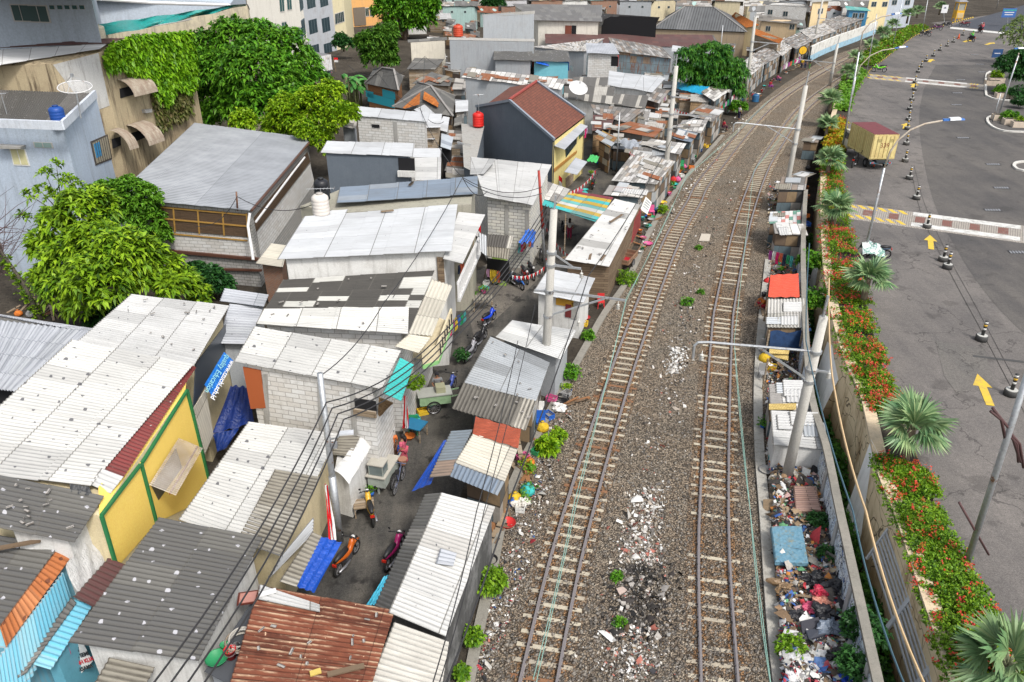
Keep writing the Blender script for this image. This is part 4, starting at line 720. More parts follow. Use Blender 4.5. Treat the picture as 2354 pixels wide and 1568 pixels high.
def hip(label, apexes, eaves, rm, wm, name='house', base=0, ow=.4):
    """hipped roof: ridge of one or two points, eave corners around it"""
    ap = Q(apexes); ev = Q(eaves); c = sum(ev, V3())/len(ev); e = T(name, label, 'house', (c.x, c.y, base)); m = MB(); n = len(ev)
    for i in range(n):
        a, b = ev[i], ev[(i+1) % n]; pa = min(ap, key=lambda p: (p-a).length); pb = min(ap, key=lambda p: (p-b).length)
        L = (b-a).length; m.face([a, b, pb, pa] if pa is not pb else [a, b, pa])
    m.build('roof', rm, e); m = MB()
    for p in ev: q = min(ap, key=lambda s: (s-p).length); m.bar(p+V3((0, 0, .05)), q+V3((0, 0, .05)), .22, .1)
    if len(ap) > 1: m.bar(ap[0]+V3((0, 0, .05)), ap[1]+V3((0, 0, .05)), .22, .1)
    m.build('hip_caps', plain((.22, .21, .2)), e); t = ccw([p+(c-p).normalized()*ow for p in ev]); MB().hexa([V3((p.x, p.y, base)) for p in t], [p-V3((0, 0, .15)) for p in t]).build('wall', wm, e); h = House(); h.e = e; h.top = t; return h
h = hip('grey hip roofed wooden house with torn turquoise cloth by the banana plants', '878,156,5.6 905,160,5.6', '838,192,3.6 916,209,3.6 928,176,3.8 858,160,3.8', OLDG, WDR); [onwall(h, 'turquoise_cloth', p, plain((.03, .34, .42)), .05, .03) for p in ((842, 212, 858, 222), (880, 212, 908, 222), (846, 229, 906, 233))]
h = hip('shack with orange tiles on its grey hip roof at the cable knot', '978,194,5.2 990,198,5.2', '901,246,3.4 1041,268,3.4 1046,221,3.6 960,190,3.8', OLDG, SCR2); MB().face(Q('925,248,3.75 966,212,4.85 964,240,4.2 930,250,3.75')).build('orange_tiles', tiles((.42, .14, .03), (.3, .09, .02), .4, .5), h.e); MB().face(Q('975,210,4.95 1010,232,4.2 1006,247,3.95 972,228,4.4')).build('orange_tiles', tiles((.42, .14, .03), (.3, .09, .02), .4, .5), h.e)
MB().face(Q('950,252,3.75 975,240,4.3 1000,262,3.7 985,270,3.55')).build('white_sheet', WHP, h.e)
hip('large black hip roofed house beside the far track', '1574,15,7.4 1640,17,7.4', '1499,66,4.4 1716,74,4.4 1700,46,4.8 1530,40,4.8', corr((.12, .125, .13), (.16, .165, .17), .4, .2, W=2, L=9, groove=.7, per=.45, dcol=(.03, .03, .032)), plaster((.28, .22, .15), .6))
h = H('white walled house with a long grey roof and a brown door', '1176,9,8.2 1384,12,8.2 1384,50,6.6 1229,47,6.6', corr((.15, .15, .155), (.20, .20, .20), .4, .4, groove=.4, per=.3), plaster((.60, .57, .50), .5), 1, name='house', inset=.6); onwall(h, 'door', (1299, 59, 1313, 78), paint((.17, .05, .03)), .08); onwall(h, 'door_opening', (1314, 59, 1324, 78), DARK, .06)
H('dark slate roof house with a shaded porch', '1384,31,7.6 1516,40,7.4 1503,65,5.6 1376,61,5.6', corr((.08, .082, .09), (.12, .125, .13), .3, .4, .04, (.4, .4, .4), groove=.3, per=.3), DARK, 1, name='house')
H('very long maroon roof behind the block houses', '1252,78,4.6 1636,80,4.6 1650,111,3.8 1253,100,3.8', MAR, PLG, 1, name='house', inset=.3); H('grey gable end roof at the end of the maroon roof', '1632,80,4.5 1640,82,4.5 1656,108,3.8 1648,108,3.8', OLDG, PLG, 1, name='shed')
H('white topped shed behind the dark tree', '1545,104,5.0 1610,113,5.0 1616,122,4.6 1542,118,4.6', WHP, PLG, 0, name='shed')
GBK = H('big plain grey rendered building with a red tank on its terrace', '1031,86,6.4 1229,90,6.4 1229,96,6.2 1031,92,6.2', CON, PLG, 0, name='building', amp=0, inset=.1); H('tall grey block on top of the grey rendered building', '1108,33,9.4 1229,25,9.4 1229,32,9.0 1108,40,9.0', CON, PLG, 0, name='building', amp=0, inset=.1)
H('orange tiled roof house by the far catenary pole', '1690,28,6.5 1746,58,5.2 1715,64,4.6 1680,38,5.6', tiles((.45, .15, .035), (.33, .10, .02), .4, .5), PLC, 0, name='house', amp=0); H('second orange tiled roof lower down by the far catenary pole', '1733,65,5.0 1800,90,4.6 1790,100,4.0 1735,80,4.4', tiles((.45, .15, .035), (.33, .10, .02), .4, .5), WD, 0, name='house', amp=0)
# --- upper left: tall plaster buildings
h = H('pale blue grey house with the dark roof and blue water tank at the left edge', '-90,205,10.7 219,216,10.5 143,289,10.2 -90,280,10.2', corr((.09, .088, .085), (.15, .145, .14), .35, .4, .04, (.4, .4, .4), W=1.1, L=9, groove=.4), plaster((.36, .42, .50), .5, (.13, .14, .15), .9, .6), 1, name='house', inset=.0, drop=.12); LHs = h
for a_, b_ in (((-90, 280), (143, 289)), ((143, 289), (219, 216))): MB().bar(A(*a_, 10.45), A(*b_, 10.45), .18, .5).build('parapet', plaster((.50, .54, .60), .4), h.e)
window(h, ((21, 337), (58, 342), (70, 382), (32, 380)), paint((.62, .62, .60)), paint((.55, .52, .30)), 1); onwall(h, 'window_hood', ((4, 330), (60, 333), (60, 338), (8, 338)), CON, .5, .45); window(h, (80, 328, 120, 339), FR, paint((.25, .35, .33)), 1); window(h, ((207, 326), (246, 309), (257, 366), (219, 381)), paint((.06, .05, .045)), paint((.30, .27, .20)), 6)
onwall(h, 'blue_curtain', ((213, 332), (226, 326), (232, 358), (220, 364)), paint((.02, .22, .45)), .06, .03)
iv = H('old plaster building with ivy covered side wall and a white metal roof', '-60,119,12.9 247,101,12.9 229,113,12.7 -60,160,12.2', corr((.62, .63, .64), (.56, .57, .58), .3, .15, groove=.1, per=.4), plaster((.35, .29, .19), .95, (.10, .075, .05), .9, .7, 1.2), 0, name='building', wp='-60,155,12.0 120,147,12.2 228,120,12.7 428,76,12.7 250,100,12.8 -60,118,12.8', amp=.01)
sheet(Q('-40,113,12.95 255,88,12.95 290,88,12.9 247,101,12.92'), 0, amp=.01).build('maroon_roof_band', MAR, iv.e, True); onwall(iv, 'grey_render', ((122, 149), (226, 122), (252, 243), (205, 260)), concrete((.40, .40, .39), .8), .03, .02)
ivw = (A(228, 120, 12.7), A(428, 76, 12.7)); AWN = corr((.50, .47, .38), (.42, .38, .30), .3, .8, dcol=(.18, .11, .08), groove=.5)
def hood(P0, P1, drop, out, mat, par):
    """half-barrel window hood"""
    d = (P1-P0); n = V3((d.y, -d.x, 0)).normalized(); n = n if n.y < 0 else -n; m = MB(); m.grid(lambda i, j: P0+d*(i/10)+n*(out*math.sin(j/6*PI/2))+V3((0, 0, -drop*(1-math.cos(j/6*PI/2)))), 10, 6); m.build('window_hood', mat, par, True)
for a, b, dr, ou in (((270, 196), (326, 184), 1.2, 1.2), ((292, 300), (330, 288), 1.5, 1.6), ((252, 312), (274, 306), 1.4, 1.4)):
    pa, pb = (onplane(*q, *ivw) for q in (a, b)); e = (ivw[1]-ivw[0]); e.z = 0; e.normalize(); f = lambda s: V3((ivw[0].x, ivw[0].y, 0))+e*s[0]+V3((0, 0, s[1])); hood(f(pa)+V3((.03, -.03, .4)), f(pb)+V3((.03, -.03, .4)), dr, ou, AWN, iv.e)
    onwall(iv, 'window_opening', ((a[0]+4, a[1]+8), (b[0]+2, b[1]+8), (b[0]+3, b[1]+28), (a[0]+6, a[1]+30)), DARK, .05, .03, wall=ivw)
onwall(iv, 'small_window', ((370, 262), (395, 254), (396, 272), (372, 280)), DARK, .05, .03, wall=ivw); onwall(iv, 'vent_hood', ((325, 252), (342, 250), (342, 258), (327, 260)), CON, .3, .3, wall=ivw)
WHS = h = H('long warehouse with ribbed grey roof, bamboo screens and block walls', '447,283,5.9 716,318,5.7 574,484,5.3 262,455,5.5', corr((.40, .42, .45), (.37, .39, .42), .3, .3, 0, W=30, L=7, groove=.75, per=.3, dcol=(.13, .14, .155)), BLKG, 0, name='warehouse', per=.3, amp=.05, inset=.3, base=-.5)
BAM = planks((.16, .10, .06), (.10, .065, .04), 2.2, .04); 
for a in ((345, 470, 460, 482, 466, 535, 352, 524), (460, 482, 572, 492, 578, 545, 466, 535)): onwall(h, 'bamboo_screen', tuple(zip(a[::2], a[1::2])), BAM, .05, .03)
RSB = paint((.38, .22, .05), .7, .5, 0, (.2, .08, .03))
for x in (362, 398, 454, 511, 566):
    f_ = (x-350)/220; p, q = (A(x, 474+18*f_, 5.15), A(x+5, 530+15*f_, 3.9)); onwall(h, 'screen_frame', ((x, 472+18*f_), (x+3, 472+18*f_), (x+7, 530+15*f_), (x+4, 530+15*f_)), RSB, .09, .04)
for y0 in (472, 498, 531): onwall(h, 'screen_frame', ((348, y0), (570, y0+20), (570, y0+23), (348, y0+3)), RSB, .1, .04)
onwall(h, 'block_band', ((360, 536), (578, 548), (590, 590), (366, 578)), BLKW, .03, .02); onwall(h, 'rusty_pipe', ((366, 570), (600, 592), (600, 598), (366, 576)), paint((.10, .045, .03)), .2, .15); onwall(h, 'rusty_pipe', ((420, 612), (604, 618), (604, 622), (420, 616)), paint((.10, .045, .03)), .2, .15)
onwall(h, 'side_screen', ((582, 500), (705, 350), (712, 372), (588, 532)), BAM, .05, .03); onwall(h, 'side_blocks', ((590, 535), (712, 378), (722, 420), (600, 600)), BLKW, .03, .02)
MB().tube([A(578, 484, 5.2), A(716, 322, 5.6)], .09).build('gutter', paint((.10, .05, .035)), h.e); MB().tube([A(588, 510, 4.8), A(672, 398, 5.1), A(700, 362, 5.2)], .07).build('drainpipe', paint((.6, .6, .6)), h.e); MB().tube([A(574, 490, 5.1), A(570, 520, 4.4), A(582, 598, 2.7)], .09).build('drainpipe', paint((.6, .6, .6)), h.e)
g_ = plaster((.37, .42, .48), .45, (.15, .16, .17), .9, .35)
h = H('high pale blue grey wall of the factory along the top left edge', '-120,-40,17 240,-60,17 250,-20,17 -120,-20,17', CON, g_, 0, name='building', amp=0, wp='-200,-30,16.5 205,-22,16.5 205,-70,16.5 -200,-70,16.5')
for x0, x1, y0, y1 in ((33, 66, 10, 50), (70, 108, 12, 52)): window(h, (x0, y0, x1, y1), FR, glass((.05, .09, .09)), 1)
for x in (115, 133, 150, 167, 184): window(h, (x, 12, x+10, 22), FR, glass((.04, .10, .10)), 0)
h = H('long blue grey factory hall with a white pipe, behind the teal tarp', '205,-20,13.5 520,-10,12.2 530,14,11.6 205,0,13', CON, g_, 0, name='building', amp=0, wp='205,-20,13.8 530,8,12 560,-30,12 205,-60,13.8'); MB().tube([A(232, -2, 14.0), A(350, 7, 13.2), A(527, 12, 12.2)], .18).build('white_pipe', paint((.65, .65, .65)), h.e)
h = H('low weathered building under the teal tarp', '215,62,12.6 570,10,13.4 575,22,12.8 245,80,12.0', CON, plaster((.46, .41, .30), .9), 0, name='building', amp=0, inset=.1); m = MB()
m.grid(lambda i, j: A(215+350*i/24, 56-48*(i/24)**1.1+(j/6)*(30-12*abs(i/24-.25)-16*i/24)+1.4*math.sin(i*1.1+j), 13.7+.3*i/24-(.5*j/6)*(1+.3*math.sin(i*.9))), 24, 6); tag(m.build('tarpaulin', tarp((.005, .21, .19)), None, True, loc=A(390, 50, 12.6)), 'long teal tarp draped over the roof at the top left', 'tarp')
h = H('stained beige parapet building at the top left corner', '-60,70,13.2 44,36,13.2 64,60,12.6 -60,90,12.8', CON, plaster((.42, .35, .22), .9, (.06, .05, .04)), 0, name='building', amp=0, inset=.05)
# apartments
h = H('white and grey office block with rows of dark windows', '', CON, plaster((.55, .53, .48), .4, (.2, .19, .17), .9, .5), 0, name='building', amp=0, gp='713,131,18 774,117,18 800,92,18 660,95,18 590,160,18'); ap = h
onwall(h, 'grey_facade', ((690, -20), (757, -34), (774, 116), (713, 130)), plaster((.36, .38, .41), .5), .05)
for r_ in range(3):
    for c_ in range(3):
        x = (686, 701, 731)[c_]+r_*5; w_ = (8, 22, 21)[c_]; y = -18+r_*59-(x-686)*.13; window(h, ((x, y+7), (x+w_, y+1), (x+w_+4, y+38), (x+4, y+45)), paint((.09, .12, .14)), glass(), 2)
for x, y in ((640, -8), (657, -12), (646, 50), (659, 70), (683, 62)): window(h, ((x, y), (x+12, y-2), (x+14, y+36), (x+3, y+38)), FR, glass((.03, .08, .08)), 1)
h = H('cream wing of the office block with a barred window', '', CON, plaster((.62, .55, .36), .3), 0, name='building', amp=0, gp='775,116,16 800,108,16 815,88,16 790,88,16'); window(h, ((768, 32), (790, 25), (792, 50), (769, 58)), FR, glass(), 4)
h = H('orange painted building behind the trees', '', CON, plaster((.62, .33, .12), .3), 0, name='building', amp=0, gp='797,64,14 868,58,14 885,42,14 800,42,14'); onwall(h, 'shutter', (814, 18, 838, 58), paint((.16, .13, .1)), .1)
for x in (797, 840, 850): window(h, (x, 18, x+7, 38), FR, glass((.04, .06, .05)), 1)
# --- distant roofs up to the road and the top of the picture
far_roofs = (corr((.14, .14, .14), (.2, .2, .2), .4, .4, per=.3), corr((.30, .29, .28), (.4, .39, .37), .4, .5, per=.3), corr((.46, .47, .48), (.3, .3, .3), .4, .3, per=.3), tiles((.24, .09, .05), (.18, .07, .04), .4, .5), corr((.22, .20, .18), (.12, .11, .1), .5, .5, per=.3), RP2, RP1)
far_walls = (PLG, PLW, plaster((.50, .44, .30), .5), BLKW, WD, plaster((.42, .42, .44), .5), plaster((.30, .42, .40), .4), BRK)
rr = random.Random(11); nms = ('dark sheet', 'weathered pale', 'silver grey', 'brown tiled', 'mottled brown', 'dull board', 'pale board'); wn = ('grey', 'white', 'ochre', 'block', 'timber', 'grey render', 'green', 'brick')
spots = []
for y in (62, 44, 28, 14, 2, -10, -20):
    x = 880+rr.uniform(0, 30)
    while x < 2080:
        w_ = rr.uniform(34, 75)*(1+(y+20)/160); skip = (1225 < x < 1720 and y > 12) or (1000 < x < 1235 and y > 20) or (x < 1010 and y > 40) or x > 1760+(62-y)*3.4
        if not skip: spots.append((x, y, w_))
        x += w_*rr.uniform(.85, 1.05)
for i, (x, y, w_) in enumerate(spots):
    z = rr.uniform(2.8, 4.6)+(1.0 if y < 20 else 0); hh = rr.uniform(7, 12)*(1+(y+20)/120); k, kw = rr.randrange(7), rr.randrange(8); sl_ = rr.uniform(-3, 3)
    h = H('distant %s roofed house with %s walls among the crowded far rooftops' % (nms[k], wn[kw]), '%g,%g,%g %g,%g,%g %g,%g,%g %g,%g,%g' % (x, y, z, x+w_, y+sl_, z, x+w_+rr.uniform(-6, 6), y+hh+sl_, z-1.1, x-rr.uniform(-4, 8), y+hh, z-1.1), far_roofs[k], far_walls[kw], 1, name='house', sag=.1, group='distant crowded houses', inset=.5)
    if rr.random() < .7:
        a, b = h.top[0], h.top[1]; cx = x+w_*.3; window(h, (cx, y+hh+2, cx+5, y+hh+7), FR, glass(), 0); window(h, (cx+w_*.35, y+hh+2, cx+w_*.35+5, y+hh+7), FR, glass(), 0)
# two and three storey fronts near the far catenary poles
for lab, q, wm, rm, wins in (('brick and block two storey house with laundry by the far track', '1756,2,6.4 1855,10,6.2 1862,18,5.6 1752,10,5.8', BLKW, far_roofs[0], ((1765, 22), (1800, 26))), ('cream two storey house with a small balcony by the far track', '1862,-6,7 1900,-8,7 1912,2,6.6 1866,6,6.6', plaster((.60, .47, .28), .3), CON, ((1880, 20), (1905, 22))), ('bright blue and green house front with a turquoise awning', '1942,14,4.8 1990,18,4.7 2002,26,4.2 1946,23,4.3', paint((.05, .22, .40)), corr((.10, .38, .36), (.2, .45, .42), .3, .3, per=.3), ((1960, 30), (1975, 30))), ('beige corner house above the orange roofs', '1745,34,4.6 1835,46,4.4 1838,56,3.9 1742,48,4.1', plaster((.50, .38, .24), .5), far_roofs[4], ((1760, 60), (1815, 56))), ('pale house with a yellow upper floor behind the turquoise awning', '1995,-14,7 2050,-14,7 2052,-8,6.6 1995,-6,6.6', plaster((.62, .52, .30), .3), CON, ((2003, 4), (2028, 4))), ('wide light blue grey block at the top edge', '2030,-24,7.5 2110,-26,7.5 2112,-18,7.1 2030,-14,7.1', plaster((.40, .44, .50), .4), CON, ((2050, 0), (2080, 0)))):
    h = H(lab, q, rm, wm, 1, name='house', inset=.5)
    for x, y in wins: window(h, (x, y, x+10, y+12), FR, glass(), 1)
# --- shanties strung along the far side of the curve
i = 0
for k, (x0, y0, x1, y1, w_, rm) in enumerate(((1625, 232, 1662, 205, 58, RP3), (1660, 212, 1700, 172, 60, RP1), (1700, 180, 1745, 140, 62, RP1), (1742, 146, 1790, 118, 60, RP2), (1785, 128, 1812, 104, 46, RP1), (1812, 112, 1850, 92, 60, RP2), (1850, 90, 1905, 70, 56, RP1), (1900, 70, 1950, 50, 50, RP2), (1945, 52, 1985, 38, 44, RP2))):
    h = H('trackside shanty on the far curve, %s in line counting away from the dark tree' % ('first', 'second', 'third', 'fourth', 'fifth', 'sixth', 'seventh', 'eighth', 'ninth')[k], '%g,%g,3.0 %g,%g,3.0 %g,%g,2.6 %g,%g,2.6' % (x0-w_*.25, y0-20, x1-w_*.2, y1-18, x1+w_*.3, y1+2, x0+w_*.28, y0+2), rm, SCR, 1, group='shanties along the far curve', sag=.05); bits_roof(h, 4, (WH2, OLD, PAT), k)

# --- filler: low shacks packed between the named roofs
rr = random.Random(5); fill = []
for (x0, x1, y0, y1, n) in ((1380, 1500, 240, 345, 13), (1480, 1600, 150, 260, 12), (930, 1080, 165, 300, 12), (1240, 1400, 112, 190, 9), (1540, 1720, 85, 130, 9), (1400, 1560, 75, 130, 6), (1000, 1060, 290, 400, 6), (1060, 1240, 135, 170, 5), (985, 1110, 38, 84, 9), (925, 1035, 98, 150, 7), (1170, 1500, -14, 16, 12), (1640, 1760, 40, 85, 7), (880, 1000, 20, 60, 5)):
    for i in range(n): fill.append((rr.uniform(x0, x1), y0+(y1-y0)*(i+rr.random())/n))
for x, y in fill:
    w_ = rr.uniform(26, 50)*(y+180)/430; hh = w_*rr.uniform(.35, .6); sl_ = rr.uniform(0, 6); z = rr.uniform(2.2, 2.8); dx = rr.uniform(-10, 2); k = rr.randrange(6)
    h = H('low %s shack roof squeezed among the crowded middle rooftops' % ('grey board', 'pale sheet', 'mottled', 'rusty sheet', 'silver sheet', 'weathered')[k], '%g,%g,%g %g,%g,%g %g,%g,%g %g,%g,%g' % (x, y, z, x+w_, y+sl_, z, x+w_+dx, y+hh+sl_, z-.3, x+dx, y+hh, z-.3), (RP2, RP3, PAT, RSTM, SIL, OLDG)[k], rr.choice((SCR, SCR2, WD, PLG)), rr.choice((0, 1)), sag=.05, inset=.12, group='low shacks among the middle rooftops'); bits_roof(h, 2, (WH2, OLD, RSTM, PAT), int(x))
# --- loose scrap lying on the nearer roofs
def roofscrap(label, q, n, seed):
    P = Q(q); r_ = random.Random(seed); m = MB()
    for i in range(n):
        u, v = r_.random(), r_.random(); c = P[0].lerp(P[1], u).lerp(P[3].lerp(P[2], u), v)+V3((0, 0, .09)); m.box(c, (r_.uniform(.05, .25), r_.uniform(.03, .09), .03), r_.random()*3)
    tag(m.build('roof_scraps', patchy(((.30, .28, .25), (.42, .40, .38), (.16, .14, .12), (.34, .32, .30)), .3, .3), None, loc=P[0]), label, 'scraps', kind='stuff')
for i, (lb, q) in enumerate((('small scraps and sticks lying on the rusty roof', '620,1365,2.95 890,1405,2.72 830,1560,2.62 580,1550,2.78'), ('bits of tile and wood on the checker roof', '670,650,5.95 980,632,5.75 920,760,5.38 610,742,5.6'), ('scraps on the silver shack roof', '1130,785,2.95 1250,838,2.66 1215,970,2.55 1060,925,2.75'), ('small scraps on the white plank roof by the track', '1405,470,2.95 1465,478,2.66 1400,600,2.56 1310,590,2.82'), ('twigs and leaves on the dark roofs at the left', '20,1110,5.9 220,1145,5.1 165,1235,4.75 0,1205,5.45'), ('leaf litter on the white dotted hall roof', '310,690,5.65 510,708,5.25 440,825,5.15 210,780,5.6'))): roofscrap(lb, q, 14, i)
# ------------------------------------------------------------ vegetation
def nrm(v): return v/np.maximum(1e-9, np.linalg.norm(v, axis=1, keepdims=True))
def leaves(C, D, L, Wd, droop=.25):
    """one four-cornered bent leaf per base point C along D"""
    n = len(C); up = np.tile([0., 0., 1.], (n, 1))+NR.normal(0, .25, (n, 3)); S = nrm(np.cross(D, up)); L = np.asarray(L).reshape(-1, 1)*np.ones((n, 1)); Wd = np.asarray(Wd).reshape(-1, 1)*np.ones((n, 1)); N = np.cross(S, D)
    mid = C+D*L*.5+N*L*.08; tip = C+D*L-np.array([0, 0, 1.])*L*droop
    v = np.stack([C, mid+S*Wd*.5, tip, mid-S*Wd*.5], 1).reshape(-1, 3); f = np.arange(n*4).reshape(-1, 4); return v, f
def rosettes(C, A_, k, L, Wd, tilt=(.5, 1.3), droop=.3):
    """k leaves fanned round every twig end C with axis A_"""
    n = len(C); C = np.repeat(C, k, 0); A_ = np.repeat(nrm(A_), k, 0); r = NR.normal(0, 1, C.shape); T_ = nrm(r-A_*np.sum(r*A_, 1, keepdims=True)); t = NR.uniform(*tilt, (len(C), 1)); D = nrm(A_*np.cos(t)+T_*np.sin(t)); l = L*NR.uniform(.7, 1.25, len(C)); return leaves(C+NR.normal(0, .03, C.shape), D, l, Wd*l/L, droop)
def lobes(Ls, n, shell=(.72, 1.05)):
    """twig ends over the shells of overlapping lobes [(centre, (rx,ry,rz))]"""
    out, ax = [], []; wts = np.array([r[0]*r[1]+r[1]*r[2] for c, r in Ls]); cnt = (n*wts/wts.sum()).astype(int)
    for (c, r), m in zip(Ls, cnt):
        d = nrm(NR.normal(0, 1, (m, 3))); d[:, 2] = np.where(d[:, 2] < -.55, -d[:, 2], d[:, 2]); bump_ = 1+.16*np.sin(d[:, :1]*7+c.x)*np.sin(d[:, 1:2]*6+c.y*2)*np.sin(d[:, 2:]*8); p = np.array(c)+d*np.array(r)*bump_*NR.uniform(*shell, (m, 1)); keep = np.ones(m, bool)
        for (c2, r2) in Ls:
            if c2 is not c: keep &= (((p-np.array(c2))/np.array(r2))**2).sum(1) > .5
        out.append(p[keep]); ax.append((d*.8+np.array([0, 0, .55]))[keep])
    return np.concatenate(out), np.concatenate(ax)
def limbs(m, base, tops, r, fork=.45):
    base = V3(base); c = sum((V3(t) for t in tops), V3())/len(tops); f = base.lerp(c, fork); f.x = base.x*.6+f.x*.4; f.y = base.y*.6+f.y*.4
    m.tube([base-V3((0, 0, .3)), base.lerp(f, .5)+V3((r*.3, 0, 0)), f], [r*1.25, r, r*.8], 8)
    for t in tops: t = V3(t); q = f.lerp(t, .5)+V3((0, 0, .12*(t-f).length)); m.tube([f-V3((0, 0, r*.5)), q, t], [r*.6, r*.35, r*.1], 6)
def tree(name, label, base, Ls, n, k, L, Wd, cs, r=.25, bk=(.16, .12, .09), tilt=(.5, 1.3), droop=.3, shell=(.72, 1.05), cat='tree', inner=True):
    t = T(name, label, cat, base); m = MB(); limbs(m, base, [c for c, _ in Ls], r); m.build('trunk', bark(bk), t, True)
    C, X = lobes(Ls, n, shell); v, f = rosettes(C, X, k, L, Wd, tilt, droop)
    if inner:
        C2, X2 = lobes([(c, tuple(q*.72 for q in rr_)) for c, rr_ in Ls], n//3); v2, f2 = rosettes(C2, X2, k, L*1.1, Wd*1.3, tilt, droop); f = np.concatenate([f, f2+len(v)]); v = np.concatenate([v, v2])
    npmesh('crown', v, f, leafmat(cs), t); return t
def LB(s, Y, pxm, zs=.9):
    """'x,y,r ...' lobes seen at survey pixel x,y with radius r px, standing Y metres away (dy optional)"""
    o = []
    for q in s.split():
        a = list(map(float, q.split(','))); c = AY(a[0], a[1], Y+(a[3] if len(a) > 3 else 0)); r = a[2]/pxm; o.append((c, (r, r, r*zs)))
    return o
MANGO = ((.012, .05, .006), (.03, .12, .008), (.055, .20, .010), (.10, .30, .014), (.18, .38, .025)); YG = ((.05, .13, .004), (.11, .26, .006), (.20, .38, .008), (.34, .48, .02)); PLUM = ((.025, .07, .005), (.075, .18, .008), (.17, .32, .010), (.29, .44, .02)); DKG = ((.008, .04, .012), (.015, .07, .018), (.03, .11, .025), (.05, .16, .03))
tree('broad_tree', 'big dark green broad leaved tree behind the ribbed warehouse roof', A(600, 285), LB('480,110,42 540,90,50 600,100,55 660,115,50 700,155,40 500,170,58,-2 580,170,74,-3 650,190,62,-2 725,190,34 480,235,48,-1 540,240,54,-3 455,160,36 600,240,50,-5 500,265,40,-2 660,235,40,-5', 76, 25), 3300, 8, .62, .20, MANGO, .4)
tree('bushy_tree', 'yellow green bushy tree climbing the right flank of the big tree', A(690, 300), LB('660,262,46 720,245,46 760,215,32 640,292,38 700,288,46 560,280,30 740,290,34 770,270,28', 68, 27), 2300, 8, .34, .15, YG, .25)
tree('creeper_bush', 'bright green creeper bush spilling over the warehouse corner', A(740, 320), LB('700,300,24 735,318,26 770,268,30 750,340,18 800,262,26', 62, 29), 900, 8, .26, .12, YG, .1, cat='bush')
tree('plum_leaved_tree', 'tree with rosettes of long olive green leaves in the left yard', A(235, 715), LB('95,560,30 130,510,34 175,480,40 225,470,40,1 150,590,48,-1 215,560,60,-1 285,585,62,-2 235,640,70,-3 150,665,48,-2 320,640,44,-2 345,575,30,-1 190,700,36,-3 110,640,36,-1 395,660,34,-2 430,650,28,-1 375,620,40,-1 460,680,22,-1', 42, 40), 1250, 10, .50, .17, PLUM, .2, (.2, .17, .13), (.7, 1.45), .25)
tree('round_green_tree', 'dense bright green tree touching the warehouse roof edge', A(340, 560), LB('250,450,38 300,440,36 335,455,34 300,490,42 340,505,40 370,545,28 260,490,34', 47, 38), 1300, 8, .26, .13, ((.03, .10, .01), (.07, .2, .012), (.11, .28, .015), (.16, .34, .03)), .18)
t = tree('sparse_tree', 'thin open branched tree top in front of the blue grey house', A(190, 640), LB('70,450,16 105,400,16 130,380,13 150,420,20 95,440,16 55,500,16 120,450,20 175,430,20 100,500,18', 43.5, 40), 120, 7, .36, .13, PLUM, .1, (.3, .26, .2), inner=False, shell=(.3, 1.0))
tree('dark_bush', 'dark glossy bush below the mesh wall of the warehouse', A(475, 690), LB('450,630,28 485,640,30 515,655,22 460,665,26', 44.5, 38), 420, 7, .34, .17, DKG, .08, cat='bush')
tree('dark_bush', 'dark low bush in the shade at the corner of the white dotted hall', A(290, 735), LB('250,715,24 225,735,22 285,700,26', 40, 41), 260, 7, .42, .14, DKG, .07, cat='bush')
t = T('bare_tree', 'leafless twiggy tree with a leaning ivy trunk at the left edge', 'tree', A(95, 735)); m = MB(); b = A(95, 735); top = AY(-10, 560, 43); m.tube([b, b.lerp(top, .5)+V3((.2, 0, 0)), top], [.16, .12, .07], 7); m.build('trunk', bark((.10, .09, .07)), t, True); m = MB()
for i in range(60):
    s = AY(R.uniform(-60, 20), R.uniform(520, 640), 43+R.uniform(-1, 1)); e = AY(R.uniform(-60, 95), R.uniform(420, 600), 43+R.uniform(-1.5, 1.5)); q = s.lerp(e, .5)+V3((R.uniform(-.5, .5), R.uniform(-.5, .5), R.uniform(-.2, .6))); m.tube([s, q, e], [.022, .015, .006], 4)
m.build('twigs', bark((.16, .11, .11)), t)
C = np.array([tuple(b.lerp(top, R.uniform(0, .8))) for _ in range(160)])+NR.normal(0, .15, (160, 3)); v, f = rosettes(C, np.tile([0, 0, 1.], (160, 1)), 5, .2, .14); npmesh('ivy', v, f, leafmat(PLUM), t)
tree('broad_tree', 'dark round tree in front of the orange building', A(930, 92), LB('890,20,32 930,15,36 965,25,32 985,10,24 910,45,30 950,50,30 980,45,20', 165, 11.5), 1500, 7, .8, .36, MANGO, .4)
tree('broad_tree', 'green tree standing alone left of the cream walled house', A(880, 165), LB('850,100,28 880,85,26 895,75,20 860,130,28 890,115,22 900,140,16 835,95,18', 122, 15), 1500, 7, .5, .24, ((.02, .08, .01), (.05, .15, .015), (.09, .22, .02), (.13, .27, .03)), .28)
tree('round_green_tree', 'small dark round tree above the tall grey block', A(1135, 42), LB('1125,10,16 1145,12,15 1135,22,15', 190, 9.5), 500, 7, .6, .3, DKG, .2)
tree('broad_tree', 'small dark tree at the foot of the office block', A(790, 118), LB('783,92,14 797,100,13 775,100,9', 140, 12.5), 320, 6, .5, .24, DKG, .15)
t = tree('feathery_tree', 'dark feathery tree beside the far track, over the turquoise tarp', A(1642, 245), LB('1575,125,16 1600,118,16,2 1630,112,16 1665,118,15 1610,140,24 1650,140,24 1690,150,18 1580,165,20 1625,170,28 1670,170,26 1600,195,20 1645,200,26 1685,195,20 1565,150,12 1640,108,12,1 1705,170,14 1700,215,14,-1 1560,180,12', 100, 17.5, .6), 2200, 9, .5, .13, ((.008, .05, .012), (.02, .10, .015), (.035, .15, .02), (.10, .26, .02)), .22, droop=.5, shell=(.45, 1.25))
